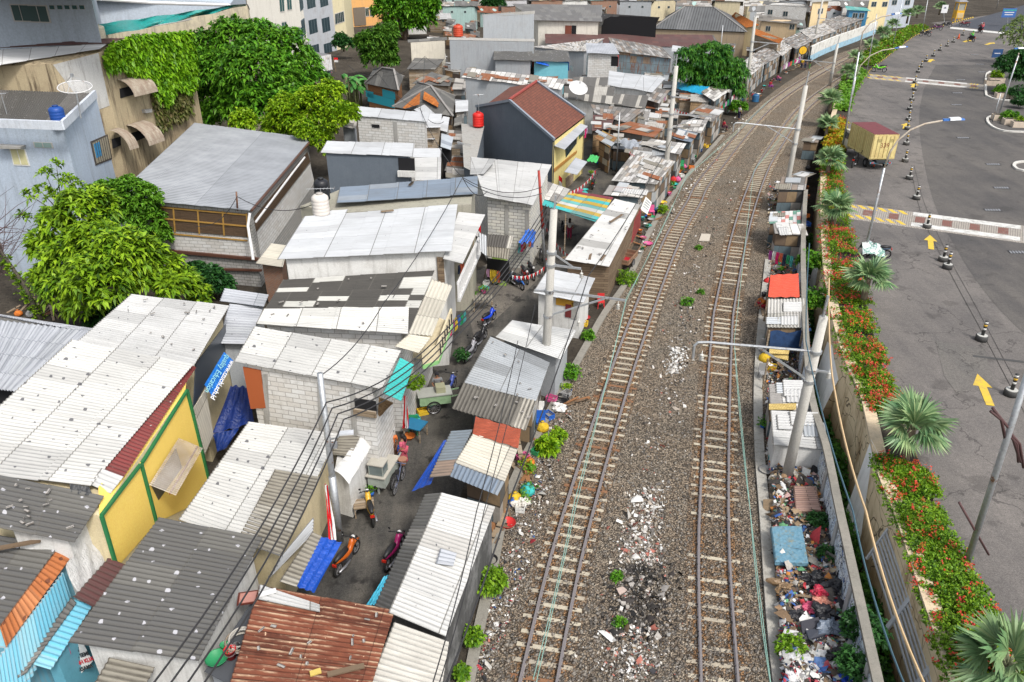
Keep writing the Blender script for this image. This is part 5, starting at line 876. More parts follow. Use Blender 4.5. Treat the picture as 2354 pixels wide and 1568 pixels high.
tree('round_bush', 'round green bush at the bend beside the track', A(1698, 258), LB('1690,245,13 1706,247,11', 97, 18.5), 200, 7, .3, .15, MANGO, .06, cat='bush')
tree('feathery_tree', 'pale airy tree at the right edge by the far riders', A(2350, 130), LB('2320,72,16 2345,60,20 2370,75,24 2345,85,18 2310,88,12 2335,98,14', 125, 14), 420, 8, .42, .16, ((.10, .17, .04), (.16, .24, .06), (.22, .29, .08)), .12, inner=False)
tree('feathery_tree', 'dark green layered tree over the right hand planter', A(2345, 190), LB('2310,140,16 2340,130,22 2300,152,13 2330,158,22 2370,150,28 2345,175,20', 103, 17, .6), 900, 8, .4, .16, DKG, .12)
# banana plants
t = T('banana_plant', 'banana plants with long arching split leaves beside the wooden house', 'plant', A(815, 246)); m = MB(); vs, fs = [], []; nv = 0
for i in range(17):
    b = A(815+R.uniform(-16, 18), 243+R.uniform(-3, 3), 0); az = R.uniform(0, 2*PI); h0 = R.uniform(2.0, 3.6); m.tube([b, b+V3((0, 0, h0))], [.14, .08], 7); L = R.uniform(2.0, 3.2); prev = None
    for j in range(9):
        s = j/8; p = b+V3((math.cos(az)*L*s*.85, math.sin(az)*L*s*.85, h0+1.3*s*L/2.6-1.9*s*s*L/2.6)); w = .42*math.sin(PI*min(1, .12+.88*s))**.6*(1-.2*R.random()); sd_ = V3((-math.sin(az), math.cos(az), 0))
        cur = (p-sd_*w-V3((0, 0, .16)), p, p+sd_*w-V3((0, 0, .16)))
        if prev:
            for a, b_ in ((0, 1), (1, 2)): vs += [prev[a], prev[b_], cur[b_], cur[a]]; fs.append((nv, nv+1, nv+2, nv+3)); nv += 4
        prev = cur
m.build('stems', bark((.2, .22, .1)), t, True); npmesh('leaves', np.array([tuple(p) for p in vs]), np.array(fs), leafmat(((.03, .14, .03), (.06, .22, .04), (.10, .30, .06))), t)
# ivy on the old plaster building
def inpoly(x, y, P):
    c = False; n = len(P)
    for i in range(n):
        (x1, y1), (x2, y2) = P[i], P[i-1]
        if (y1 > y) != (y2 > y) and x < (x2-x1)*(y-y1)/(y2-y1)+x1: c = not c
    return c
def wallfoliage(name, label, poly, wall, n, L, Wd, cs, out=.35, par=None, cat='climbing plant', dens=None):
    e = V3((wall[1].x-wall[0].x, wall[1].y-wall[0].y, 0)).normalized(); nn = V3((e.y, -e.x, 0)); nn = nn if nn.y < 0 else -nn; xs = [p[0] for p in poly]; ys = [p[1] for p in poly]; C = []
    while len(C) < n:
        x, y = R.uniform(min(xs), max(xs)), R.uniform(min(ys), max(ys))
        if not inpoly(x, y, poly) or (dens and R.random() > dens(x, y)): continue
        u, z = onplane(x, y, *wall); C.append(tuple(V3((wall[0].x, wall[0].y, z))+e*u+nn*R.uniform(.03, out)))
    C = np.array(C); v, f = rosettes(C, np.tile(np.array(nn)+[0, 0, -.15], (n, 1)), 5, L, Wd, (.5, 1.4), .5); o = npmesh(name, v, f, leafmat(cs), None, loc=C[0]); return tag(o, label, cat)
IVY = ((.04, .13, .004), (.09, .25, .006), (.15, .36, .008), (.24, .44, .015))
wallfoliage('ivy', 'thick bright ivy covering the upper wall of the old plaster building', [(232, 128), (250, 100), (300, 84), (432, 74), (436, 200), (420, 215), (400, 195), (372, 240), (352, 225), (340, 190), (300, 172), (270, 150), (240, 160)], ivw, 3000, .42, .26, IVY, .55)
wallfoliage('ivy', 'thin hanging ivy trails below the thick ivy', [(342, 190), (372, 240), (430, 200), (440, 260), (400, 280), (362, 300), (350, 250)], ivw, 330, .34, .2, ((.12, .10, .04), (.10, .16, .02), (.16, .12, .06)), .3)
# fan palms of the planting bed
PALM = ((.055, .13, .055), (.10, .21, .09), (.17, .29, .13), (.30, .38, .18)); 
def make_palm(label, seed, nleaf=16):
    rr = random.Random(seed); t = local('fan_palm', label, 'palm tree', 'fan palms in the roadside bed'); m = MB(); m.tube([(0, 0, -.4), (.03, 0, .5), (0, .02, 1.2)], [.2, .17, .13], 9); m.build('trunk', bark((.22, .18, .13)), t, True)
    vs, fs = [], []; st = MB()
    for i in range(nleaf):
        az = i*2.4+rr.uniform(-.2, .2); el = 1.35-1.6*(i/nleaf)+rr.uniform(-.12, .12); pl = rr.uniform(.35, .75)*(1 if i > 3 else .6); d = V3((math.cos(az)*math.cos(el), math.sin(az)*math.cos(el), math.sin(el))); o = V3((0, 0, 1.2))+d*pl; st.tube([V3((0, 0, 1.12)), V3((0, 0, 1.2))+d*pl*.5+V3((0, 0, .05)), o], [.035, .022, .018], 5)
        s = d.cross(V3((0, 0, 1))).normalized(); n = s.cross(d).normalized(); L = rr.uniform(.85, 1.35); K = 26; spread = 1.5
        for k in range(K):
            a = -spread+2*spread*k/(K-1); dd = d*math.cos(a)+s*math.sin(a)-n*(.10+.22*abs(math.sin(a))); dd.normalize(); l = L*(1-.25*abs(a)/spread)*rr.uniform(.92, 1.05); side = (s*math.cos(a)-d*math.sin(a)).normalized(); w = .036*L; mid = o+dd*l*.55; tip = o+dd*l-V3((0, 0, .10*l*rr.uniform(.4, 1.6)+.06)); ridge = n*(.03*(1 if k % 2 else -1))
            b = len(vs); vs += [o+side*.006, mid+side*w+ridge, tip, mid-side*w-ridge]; fs.append((b, b+1, b+2, b+3))
    st.build('stalks', plain((.28, .30, .18), .7), t, True); npmesh('crown', np.array([tuple(p) for p in vs]), np.array(fs), leafmat(PALM, .45, .12), t); return t
protos = [make_palm('', s) for s in (3, 8, 21)]
for i, (x, y, zz, s, lb) in enumerate(((2315, 1530, 3.2, 1.15, 'huge fan palm at the bottom right corner'), (2098, 985, 3.5, 1.1, 'big fan palm directly beside the nearest buttress and bollard'), (1996, 640, 3.4, 1.05, 'fan palm by the parked covered scooter'), (1922, 475, 3.3, 1.0, 'fan palm at the end of the near speed table'), (1908, 366, 3.3, 1.0, 'fan palm just left of the yellow truck tail'), (1903, 285, 3.2, .85, 'fan palm by the yellow and orange croton bushes'), (1911, 228, 3.2, 1.0, 'fan palm across the road from the planter island corner'), (1950, 165, 3.2, 1.0, 'fan palm by the green and black parked motorcycle'), (1966, 130, 3.2, .9, 'fan palm behind the small street lamp with a blue head'), (2003, 104, 3.2, .95, 'fan palm between two lamp posts near the green groundcover'), (2030, 75, 3.3, 1.1, 'fan palm at the start of the green groundcover'), (2052, 56, 3.2, 1.0, 'fan palm behind the row of parked motorcycles'), (2088, 33, 3.3, 1.15, 'tall fan palm left of the pink flowers'), (2110, 24, 3.2, 1.0, 'fan palm behind the pink flowers'), (2162, 16, 3.2, 1.1, 'fan palm by the small white sign and yellow booth'))):
    pr = protos[i % 3]; loc = A(x, y, zz); loc.z -= 1.2*s
    if i < 3: put(pr, loc, i*1.9, s); tag(pr, lb)
    else: dup(pr, lb, loc, i*1.9, s)
USED.pop('', None)
# flowering hedge in the bed
def between(t0, t1, n, over=.25):
    """random points of the bed between survey rows"""
    cu = [p for p in CURB if t0 <= p.y <= t1]; o = []
    for _ in range(n):
        p = R.choice(cu); q = min(KERB, key=lambda s: (s-p).length); s = R.uniform(-over*.6, 1+over*.1); r = p.lerp(q, s); o.append((r.x+R.uniform(-.2, .2), r.y+R.uniform(-.5, .5), s))
    return o
HG = ((.03, .09, .005), (.07, .18, .008), (.14, .29, .010), (.22, .37, .02)); OR = ((.62, .10, .01), (.68, .16, .015), (.6, .05, .02)); PK = ((.50, .015, .07), (.55, .03, .12), (.58, .04, .03)); MX = ((.62, .10, .01), (.60, .04, .04), (.66, .14, .02), (.5, .02, .08))
def hedge(label, ya, yb, n, fl, nf, hz=.55, cs=HG, lf=.12, cat='hedge', name='flowering_hedge'):
    t0, t1 = A(2100, ya, 2).y, A(2100, yb, 2).y; ph = R.random()*9; t = T(name, label, cat, (min(CURB, key=lambda p: abs(p.y-t0)).x, t0, ZR+.4)); n = int(n*1.7); P = between(t0, t1, n); hh = lambda x, y, s: max(.05, hz*(.62+.38*math.sin(x*2.1+ph)*math.sin(y*1.7+ph))*(1-.6*max(0, abs(s-.5)-.25)*2)); C = np.array([(x, y, ZR+.35+hh(x, y, s)*R.uniform(.15, 1)-(0.5*max(0, -s))) for x, y, s in P]); v, f = rosettes(C, np.tile([0, -.1, 1.], (n, 1))+NR.normal(0, .4, (n, 3)), 6, lf, lf*.5, (.4, 1.4), .3); npmesh('foliage', v, f, leafmat(cs), t)
    if nf:
        P = between(t0, t1, nf, .35); C = np.array([(x, y, ZR+.42+hh(x, y, s)*R.uniform(.85, 1.1)-(0.35*max(0, -s))) for x, y, s in P]); C = np.repeat(C, 5, 0)+NR.normal(0, .07, (nf*5, 3)); v, f = rosettes(C, np.tile([0, -.3, 1.], (nf*5, 1)), 3, .075, .06, (.3, 1.2), .1); npmesh('flowers', v, f, leafmat(fl, .6, .2), t)
hedge('flowering hedge with scattered red blooms at the bottom right palm', 1760, 1420, 1900, MX, 70); hedge('flowering hedge with orange blooms right of the bar railing', 1420, 1060, 2600, MX, 95); hedge('bright orange flowering hedge above the nearest palm', 960, 800, 1500, MX, 150, .6); hedge('green and pink hedge below the covered scooter', 800, 640, 1200, PK+OR, 120); hedge('magenta bougainvillea hedge by the near speed table', 640, 520, 1000, PK+OR[:1], 160, .7); hedge('red flowered hedge beside the fourth palm', 520, 395, 900, MX, 100, .6)
hedge('green hedge behind the truck', 395, 340, 500, MX, 30, .6, lf=.25); hedge('yellow and orange croton bushes beside the truck front', 345, 280, 520, OR, 110, .9, ((.10, .20, .01), (.35, .33, .01), (.5, .42, .02)), .3, 'bush', 'croton'); hedge('low bright green groundcover along the kerb bend', 250, 160, 700, OR, 0, .5, ((.06, .18, .01), (.12, .3, .02), (.2, .38, .04)), .35); hedge('green and pink bed beside the parked motorcycles', 150, 60, 900, PK, 110, .8, HG, .4)
# ditch greenery and wall creepers
cu = [p for p in CURB if p.y < 60]; n = 9000; C = []
while len(C) < n:
    p = cu[int(len(cu)*R.random()**1.6)]; w = min(WALLL, key=lambda q: abs(q.y-p.y)); s = R.uniform(.03, .95); C.append((w.x+(p.x-w.x)*s, p.y+R.uniform(-.6, .6), -2.4+R.random()*.5+.25*math.sin(p.y*1.3)+.7*abs(s-.5)))
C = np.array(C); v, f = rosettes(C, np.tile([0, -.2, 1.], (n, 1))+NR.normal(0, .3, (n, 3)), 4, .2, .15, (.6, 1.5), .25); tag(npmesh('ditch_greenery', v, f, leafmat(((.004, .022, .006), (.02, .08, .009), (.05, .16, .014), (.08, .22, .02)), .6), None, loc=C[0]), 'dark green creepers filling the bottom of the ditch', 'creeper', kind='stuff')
def bush(label, x, y, z, r, n, cs=HG, lf=.16, flat=.8, k=6, name='bush', cat='bush'):
    c = A(x, y, z); C = np.array(c)+nrm(NR.normal(0, 1, (n, 3)))*np.array([r, r, r*flat])*NR.uniform(.4, 1, (n, 1)); C[:, 2] = np.maximum(C[:, 2], z-.1); v, f = rosettes(C, nrm(C-np.array(c))+[0, 0, .6], k, lf, lf*.5); return tag(npmesh(name, v, f, leafmat(cs), None, loc=tuple(c)), label, cat)
for a in (('green creeper hanging over the graffiti wall end, near the bottom', 1985, 1445, 1.2, .75, 330, DKG), ('small creeper clump on the lower graffiti wall', 1968, 1530, 1.2, .6, 200, DKG), ('dark bush between mattress and graffiti wall', 1880, 1200, .5, .45, 130, DKG), ('small dark bush behind the blue mattress', 1900, 1275, .5, .4, 110, DKG), ('green weeds on the rubbish heap near the bottom', 1820, 1490, .5, .5, 150), ('leafy bush left of the ditch, behind the red tarp roof', 1862, 600, 1.4, .9, 260, MANGO, .22), ('trailing creeper on the wall beside the red tarp roof', 1872, 690, 1.3, .9, 240, MANGO, .2), ('flowering bush by the graffiti shack wall and ballast kerb', 1125, 1335, .5, .6, 230), ('small bush on the rubble near the bottom', 1087, 1462, .4, .3, 90), ('tuft of weeds at the bottom by the ballast kerb', 1060, 1545, .3, .25, 60), ('potted bush next to the shanty path', 1282, 1000, .4, .38, 110, YG), ('grassy potted plant beside the old concrete block', 1258, 1025, .3, .42, 120, YG, .3), ('weedy patch beside the leaning timber frame', 1440, 640, .3, .75, 160, HG), ('little green shrub near the white hut wall', 1352, 770, .3, .35, 80, MANGO), ('green shrub by the grey concrete wall stub', 1312, 855, .5, .5, 110, MANGO), ('round lettuce green plant among the buckets', 1523, 482, .4, .45, 110, YG),
        ('weed clump in the middle of the ballast', 1578, 695, .1, .45, 90, MANGO, .14), ('second weed clump a little nearer in the ballast', 1610, 672, .1, .25, 40, MANGO, .14), ('small weed tuft beside the lying board', 1606, 570, .1, .25, 40, MANGO, .14), ('weed tuft by the ash heap', 1425, 1432, .1, .2, 50, MANGO, .12), ('weeds at the edge of the burnt ash', 1418, 1325, .1, .2, 50, MANGO, .12), ('green shrub at the corner of the planter island', 2290, 175, 2.0, .9, 160, YG, .3), ('low round shrub on the planter island', 2300, 208, 2.0, .9, 160, MANGO, .3), ('dark shrub on the right hand planter', 2340, 215, 2.2, 1.2, 200, DKG, .3), ('shrub in the lower concrete planter', 2320, 268, 2.0, .9, 160, MANGO, .3), ('pale shrub in the lower concrete planter', 2345, 280, 1.9, .7, 120, PLUM, .25), ('pink flowering bush at the right edge', 2345, 235, 2.2, .9, 160, DKG, .3), ('potted vine with white flowers on the cream balcony edge', 955, 880, 2.9, .45, 120, PLUM, .14), ('green pot plants by the blue door in the alley', 1060, 815, .6, .4, 80, DKG)):
    bush(*a)
tag(npmesh('x', *leaves(np.array([[0, 0, 0.]]), np.array([[1, 0, 0.]]), .1, .1), leafmat(HG)), 'x') and bpy.data.objects.remove(bpy.data.objects['x']); USED.pop('x', None)
# ------------------------------------------------------------ poles, wires, lamps
CP = concrete((.42, .41, .38), .35); GS = steel(); INS = plain((.55, .54, .50), .3); WIRE = plain((.03, .03, .032), .6); COPP = plain((.20, .34, .29), .5)
def catenary(label, b, t, arms, braces, ins, bent=False, ext=None, group='catenary poles along the railway', z0=0.0):
    """b, t: survey pixels of foot and top; arms/braces in pixels at the pole's distance"""
    B = A(*b, z0); e = T('catenary_pole', label, 'catenary pole', B, group); top = AY(*t, B.y); top = V3((top.x, top.y, top.z)); m = MB(); m.tube([B-V3((0, 0, .3)), B.lerp(top, .5), top], [.23, .2, .165], 14); m.build('shaft', CP, e, True)
    k = lambda x, y: AY(x, y, B.y-.0)
    def onp(p): s = (p.z-B.z)/(top.z-B.z); return B.lerp(top, s)
    for a, c in arms:
        p, q = k(*a), k(*c); p0 = onp(p); m = MB(); m.bar(p0, q, .07, .1)
        if bent: d = (q-p0).normalized(); m = MB(); m.tube([p0, q-d*.5, q-d*.12-V3((0, 0, .05)), q-V3((0, 0, .2)), q-V3((0, 0, .75))], .05, 8)
        m.build('arm', GS, e); MB().lathe([(.235, -.06), (.235, .06)], p0, 14).build('clamp', GS, e)
    for a, c in braces:
        p, q = k(*a), k(*c); p0 = onp(p); MB().bar(p0, q, .06, .08).build('brace', GS, e); MB().lathe([(.235, -.06), (.235, .06)], p0, 14).build('clamp', GS, e)
    for x, y in ins:
        c = k(x, y); m = MB(); m.lathe([(.03, .16), (.09, .12), (.03, .08), (.1, .02), (.03, -.02), (.1, -.08), (.03, -.12)], c, 10); m.tube([c+V3((0, 0, .3)), c-V3((0, 0, .15))], .015, 5); m.build('insulator', INS, e, True)
    if ext: MB().bar(top-V3((.05, 0, .9)), k(*ext), .1, .07).build('top_bracket', GS, e)
    MB().lathe([(.19, 0), (.19, .02)], B.lerp(top, .3), 14).build('band', plain((.1, .1, .1)), e); return e
catenary('tall concrete catenary pole rising from the silver roofed shack', (1250, 895), (1273, 482), (((1256, 668), (1439, 691)), ((1260, 609), (1335, 618)), ((1256, 670), (1228, 668))), (((1256, 726), (1389, 687)), ((1266, 580), (1316, 614))), ((1336, 634), (1420, 706), (1330, 745)), ext=(1277, 450))
catenary('concrete catenary pole between the board roofed shacks', (1525, 439), (1554, 152), (((1521, 262), (1636, 269)), ((1543, 222), (1581, 227))), (((1531, 296), (1606, 268)),), ((1632, 276),), ext=(1556, 125))
catenary('concrete catenary pole next to the round bush at the bend', (1710, 242), (1736, 40), (((1724, 96), (1790, 101)),), (((1722, 118), (1768, 100)),), ((1786, 108),), ext=(1738, 28))
catenary('leaning concrete catenary pole by the rubbish heap, with a bent pipe arm', (1804, 1112), (1893, 728), (((1878, 808), (1597, 784)),), (((1868, 875), (1740, 796)), ((1882, 850), (1910, 857))), ((1612, 822), (1904, 864)), True, (1903, 680)).name
catenary('concrete catenary pole standing behind the far trackside junk, bent arm over the track', (1800, 470), (1852, 197), (((1838, 297), (1687, 281)),), (((1826, 330), (1758, 287)),), ((1697, 300),), True, (1859, 165)); catenary('concrete catenary pole partly behind the fan palms at the far bend', (1906, 198), (1925, 102), (((1920, 145), (1828, 136)),), (((1911, 168), (1866, 138)),), (), False, (1929, 84))
catenary('far concrete catenary pole in front of the beige corner house', (1867, 114), (1892, -8), (((1884, 42), (1935, 48)),), (), ()); catenary('farthest concrete catenary pole by the pale blue block', (2042, 52), (2054, -12), (((2051, 5), (2090, 8)),), (), ())
def wire(label, pts, r=.018, mat=WIRE, sag=.25, name='cable', cat='cable', group=None, off=V3((0, 0, 0))):
    P = []; 
    for i in range(len(pts)-1):
        a, b = (A(*p)+off for p in pts[i:i+2]); n = 10
        for k in range(n+(i == len(pts)-2)): t = k/n; P.append(a.lerp(b, t)-V3((0, 0, sag*4*t*(1-t))))
    o = MB().tube(P, r, 5).build(name, mat, None, loc=P[0]); return tag(o, label, cat, group)
for n_, z, r in (('contact', 5.1, .012), ('messenger', 5.75, .012)):
    wire('pale green %s wire over the left track' % n_, [(1765+(z-5.1)*10, 232-(z-5.1)*8, z), (1577, 407-(z-5.1)*6, z), (1439, 692-(z-5.1)*10, z), (1321, 1175-(z-5.1)*40, z), (1225, 1600-(z-5.1)*60, z)], r, COPP, .05 if z < 5.5 else .3); wire('pale green %s wire over the right track' % n_, [(1850, 240, z), (1732, 392, z), (1687, 784, z), (1724, 1176, z), (1775, 1600, z)], r, COPP, .05 if z < 5.5 else .25)
wire('long black feeder cable above the trackside shack roofs', [(1560, 280, 8), (1504, 392, 8), (1352, 634, 7.8), (1177, 1134, 7.8), (1005, 1620, 7.8)], .022); wire('second black feeder cable over the long white roof', [(1190, 784, 8.2), (1095, 1175, 8.2), (985, 1600, 8.2)], .014); wire('thin black cable over the long white roof', [(1230, 700, 8.2), (1112, 1175, 8.2), (1000, 1600, 8.2)], .012)
wire('blue grey feeder cable crossing above the ditch', [(1860, 560, 8.5), (1852, 784, 8.5), (1960, 1176, 8.5), (2085, 1590, 8.5)], .022, plain((.05, .10, .13))); wire('beige insulated cable crossing above the ditch', [(1905, 640, 8.5), (1912, 862, 8), (1990, 1176, 8), (2132, 1590, 8)], .03, plain((.50, .36, .20)))
for i in range(4):
    o = V3((.16*i, .1*i, -.12*i)); nm_ = ('uppermost', 'second', 'third', 'lowest')[i]; wire('%s of the four black cables strung along the alley' % nm_, [(1255, 470, 7), (1020, 762, 6.8), (750, 925+i*10, 6.6), (345+i*16, 1580, 6.6)], .026, WIRE, .5, group='cables along the alley', off=o)
wire('black cable from the street lamp pole across the white roofs', [(742, 860, 7), (880, 700, 7.2), (1063, 408, 8)], .02, WIRE, .3)
for i, (a, b) in enumerate((((1063, 408, 8), (965, 250, 7)), ((1063, 408, 8), (1120, 440, 7)), ((965, 250, 7), (870, 170, 6.5)), ((965, 250, 7), (1020, 280, 6)), ((976, 130, 7.5), (966, 252, 7)), ((870, 170, 6.5), (800, 150, 6)), ((976, 130, 7.5), (1060, 160, 6)), ((976, 130, 7.5), (880, 175, 6)), ((1063, 408, 8), (1245, 430, 7)), ((1063, 412, 8), (1245, 445, 6.6)), ((545, 452, 6.2), (450, 520, 4.5)), ((545, 452, 6.2), (720, 470, 6.9)))):
    wire('black cable in the tangle over the crowded rooftops', [a, b], .022, WIRE, .6, group='cables over the crowded rooftops')
def post(name, label, b, t, r, mat, z0=0.0, cat=None, group=None, k=8):
    B = A(*b, z0); top = AY(*t, B.y); e = T(name, label, cat or name.replace('_', ' '), B, group); MB().tube([B, top], [r, r*.85], k).build('shaft', mat, e, True); return e, B, top
e, B, top = post('utility_pole', 'slim utility pole painted red above and silver below, in the lane', (1254, 640), (1238, 392), .085, GS); MB().tube([B.lerp(top, .48), top], [.09, .08], 8).build('red_upper_part', paint((.30, .03, .02)), e, True)
e, B, top = post('street_lamp', 'grey street lamp pole with a small flat lamp head over the alley', (781, 1245), (735, 858), .12, GS, k=10); MB().tube([AY(757, 1010, B.y), AY(768, 1003, B.y)+V3((.1, -.1, 0)), AY(786, 996, B.y)], .035).build('arm', GS, e); c = AY(796, 995, B.y); MB().box(c, (.5, .22, .07), .15).build('lamp_head', paint((.5, .52, .55)), e); MB().box(AY(763, 1019, B.y)+V3((.1, -.1, 0)), (.2, .14, .22)).build('junction_box', GS, e); MB().tube([B, B.lerp(top, .42)], [.15, .135], 10).build('sleeve', GS, e, True)
post('steel_post', 'slim galvanised post beside the yellow front of the gable house', (1416, 396), (1424, 258), .07, GS); post('steel_post', 'slim grey post rising beside the dark feathery tree', (1653, 150), (1661, 58), .07, GS); post('utility_pole', 'dark wooden pole in the cable tangle, by the orange tiles', (966, 252), (965, 225), .09, bark()); post('utility_pole', 'dark pole carrying a tangle of cables before the cream walled house', (977, 172), (975, 100), .09, bark()); post('utility_pole', 'rusty little pole on the warehouse edge', (546, 484), (543, 441), .06, paint((.15, .07, .04)), 5.2)
def lamp(label, b, t, path, head, rz=0.0, blue=True, zb=ZR, mat=None):
    B = A(*b, zb); top = AY(*t, B.y); e = T('street_lamp', label, 'street lamp', B, 'street lamps along the road'); P = [B, B.lerp(top, .5), top]+[AY(x, y, B.y) for x, y in path]; m = MB(); m.tube(P[:3], [.1, .085, .075], 8); m.build('pole', mat or GS, e, True); MB().tube(P[2:], .06, 8).build('arm', paint((.40, .36, .30), .6, .6, 0, (.28, .13, .05)), e, True)
    h0, h1 = (AY(*q, B.y) for q in head); d = h1-h0; m = MB(); w = V3((0, .2, 0)); u = V3((0, 0, .12)); m.hexa([h0-w*.5, h1-w, h1+w, h0+w*.5], [h0-w*.4+u, h1-w*.6+u*.6, h1+w*.6+u*.6, h0+w*.4+u]); m.build('lamp_head', paint((.03, .13, .40), .4), e); q0, q1 = h0.lerp(h1, .3)-V3((0, .01, -.03)), h0.lerp(h1, .8)-V3((0, .01, -.03)); MB().hexa([q0-w*.9, q1-w*1.05, q1+w*1.05, q0+w*.9], [q0-w*.7+u*1.1, q1-w*.7+u*1.0, q1+w*.7+u*1.0, q0+w*.7+u*1.1]).build('lamp_cover', paint((.62, .64, .66), .3), e); return e
lamp('rusty armed street lamp with a blue and white head beside the covered scooter', (1985, 592), (2032, 386), ((2045, 350), (2064, 322), (2092, 299), (2125, 285), (2170, 277)), ((2166, 278), (2214, 275)))
lamp('street lamp with a blue and white head bending over the far road bend', (1957, 232), (1966, 178), ((1978, 150), (2000, 128), (2027, 116), (2060, 111)), ((2056, 112), (2085, 108))); lamp('tall street lamp left of the truck, its blue head near the top edge', (1934, 352), (1974, 120), ((1982, 75), (2000, 52), (2025, 39), (2052, 34)), ((2048, 35), (2070, 32)))
e, B, top = post('street_lamp', 'galvanised lamp pole leaving the picture at the right edge, near the hedge', (2216, 1312), (2400, 740), .11, GS, ZR, group='street lamps along the road', k=10)
rp = paint((.08, .04, .04), .7); 
for a, c in (((2281, 938), (2345, 1062)), ((2276, 945), (2310, 1010)), ((2318, 990), (2352, 1075)), ((2318, 1000), (2340, 1062))): MB().tube([AY(*a, B.y), AY((a[0]+c[0])/2+8, (a[1]+c[1])/2-12, B.y), AY(*c, B.y)], .045, 7).build('bracket', rp, e, True)
MB().tube([AY(2204, 1155, B.y), AY(2272, 1275, B.y)], .04, 7).build('cross_bar', rp, e, True)
lamp('tall pale lamp post in the planter at the right', (2294, 268), (2340, 128), ((2341, 122),), ((2330, 113), (2356, 112))); post('steel_post', 'short T topped steel post on the lower planter island', (2280, 281), (2300, 214), .05, GS, ZR)
for i, (b, t, lb) in enumerate((((1990, 174), (2015, 32), 'beside the green parked motorcycle'), ((2050, 112), (2074, 0), 'beside the bright groundcover'), ((2119, 74), (2132, 0), 'by the row of parked motorcycles'), ((2290, 20), (2298, -14), 'far right past the booth'))): post('lamp_post', 'plain grey lamp post '+lb, b, t, .07, GS, ZR, 'lamp post', 'plain lamp posts')
# ------------------------------------------------------------ road furniture and vehicles
def bollard():
    t = local('bollard', '', 'bollard', 'striped bollards along the lane line'); MB().lathe([(.30, 0), (.30, .26), (.27, .30), (.1, .31)], (0, 0, 0), 18).build('base', concrete((.06, .06, .06), .5), t, True); MB().lathe([(.255, .301), (.255, .312)], (0, 0, 0), 18).build('base_top', concrete((.4, .4, .38)), t)
    MB().lathe([(.085, .3), (.085, 1.12), (.07, 1.14)], (0, 0, 0), 12).build('post', paint((.03, .03, .03), .5), t, True)
    for z, c in ((.62, (.6, .6, .58)), (.82, (.55, .33, .03)), (.98, (.6, .6, .58))): MB().lathe([(.088, z), (.088, z+.1)], (0, 0, 0), 12).build('band', paint(c, .4), t, True)
    return t
bp = bollard(); od = ('nearest', 'second', 'third', 'fourth', 'fifth', 'sixth', 'seventh', 'eighth', 'ninth', 'tenth', 'eleventh', 'twelfth', 'thirteenth', 'fourteenth', 'fifteenth', 'sixteenth', 'seventeenth', 'eighteenth', 'nineteenth', 'twentieth', 'twenty first', 'twenty second', 'twenty third')
for i, (x, y) in enumerate(((2321, 908), (2254, 782), (2176, 617), (2166, 600), (2129, 524), (2105, 458), (2089, 412), (2079, 372), (2082, 333), (2084, 298), (2087, 277), (2090, 253), (2095, 231), (2101, 208), (2102, 191), (2109, 167), (2116, 155), (2127, 142), (2144, 130), (2159, 117), (2176, 107), (2190, 98), (2212, 82))):
    lb = 'black bollard with white and yellow bands, %s in the row from the front' % od[i]; p = A(x, y, ZR+.005)
    if i == 0: put(bp, p); tag(bp, lb)
    else: dup(bp, lb, p, R.random())
p = A(2202, 90, ZR); t = T('traffic_cone', 'orange traffic cone in the far bollard row', 'traffic cone', p); MB().box(p+V3((0, 0, .03)), (.5, .5, .06)).build('base', plain((.3, .05, .02)), t); MB().lathe([(.2, .06), (.05, .9)], p, 12).build('cone', plain((.6, .09, .02)), t, True)
t = T('marker_post', 'leaning orange red marker post behind the truck', 'marker post', A(2007, 384, ZR)); MB().tube([A(2007, 384, ZR), AY(2016, 358, A(2007, 384, ZR).y)], .07, 8).build('post', plain((.65, .08, .02)), t, True); MB().lathe([(.2, 0), (.2, .06)], A(2007, 384, ZR), 12).build('foot', plain((.03, .03, .03)), t)
XM = Matrix(((0, 0, 1), (0, 1, 0), (-1, 0, 0))); TY = plain((.015, .015, .015), .8); RIM = steel((.3, .3, .32), .4, 0)
def wheel(par, c, r, w, spokes=False, m=XM):
    o = MB().torus(c, r-w/2, w/2, m, 22, 8).build('wheel', TY, par, True); q = MB()
    if spokes:
        for i in range(6): a = i*PI/6; q.bar(V3(c)+m@V3((math.cos(a), math.sin(a), 0))*(r-w), V3(c)-m@V3((math.cos(a), math.sin(a), 0))*(r-w), .012)
        q.torus(c, r-w, .012, m, 20, 4)
    else: q.lathe([(r-w*.9, -w*.3), (r-w*.9, w*.3)], c, 16, m)
    q.build('rim', RIM, o); return o
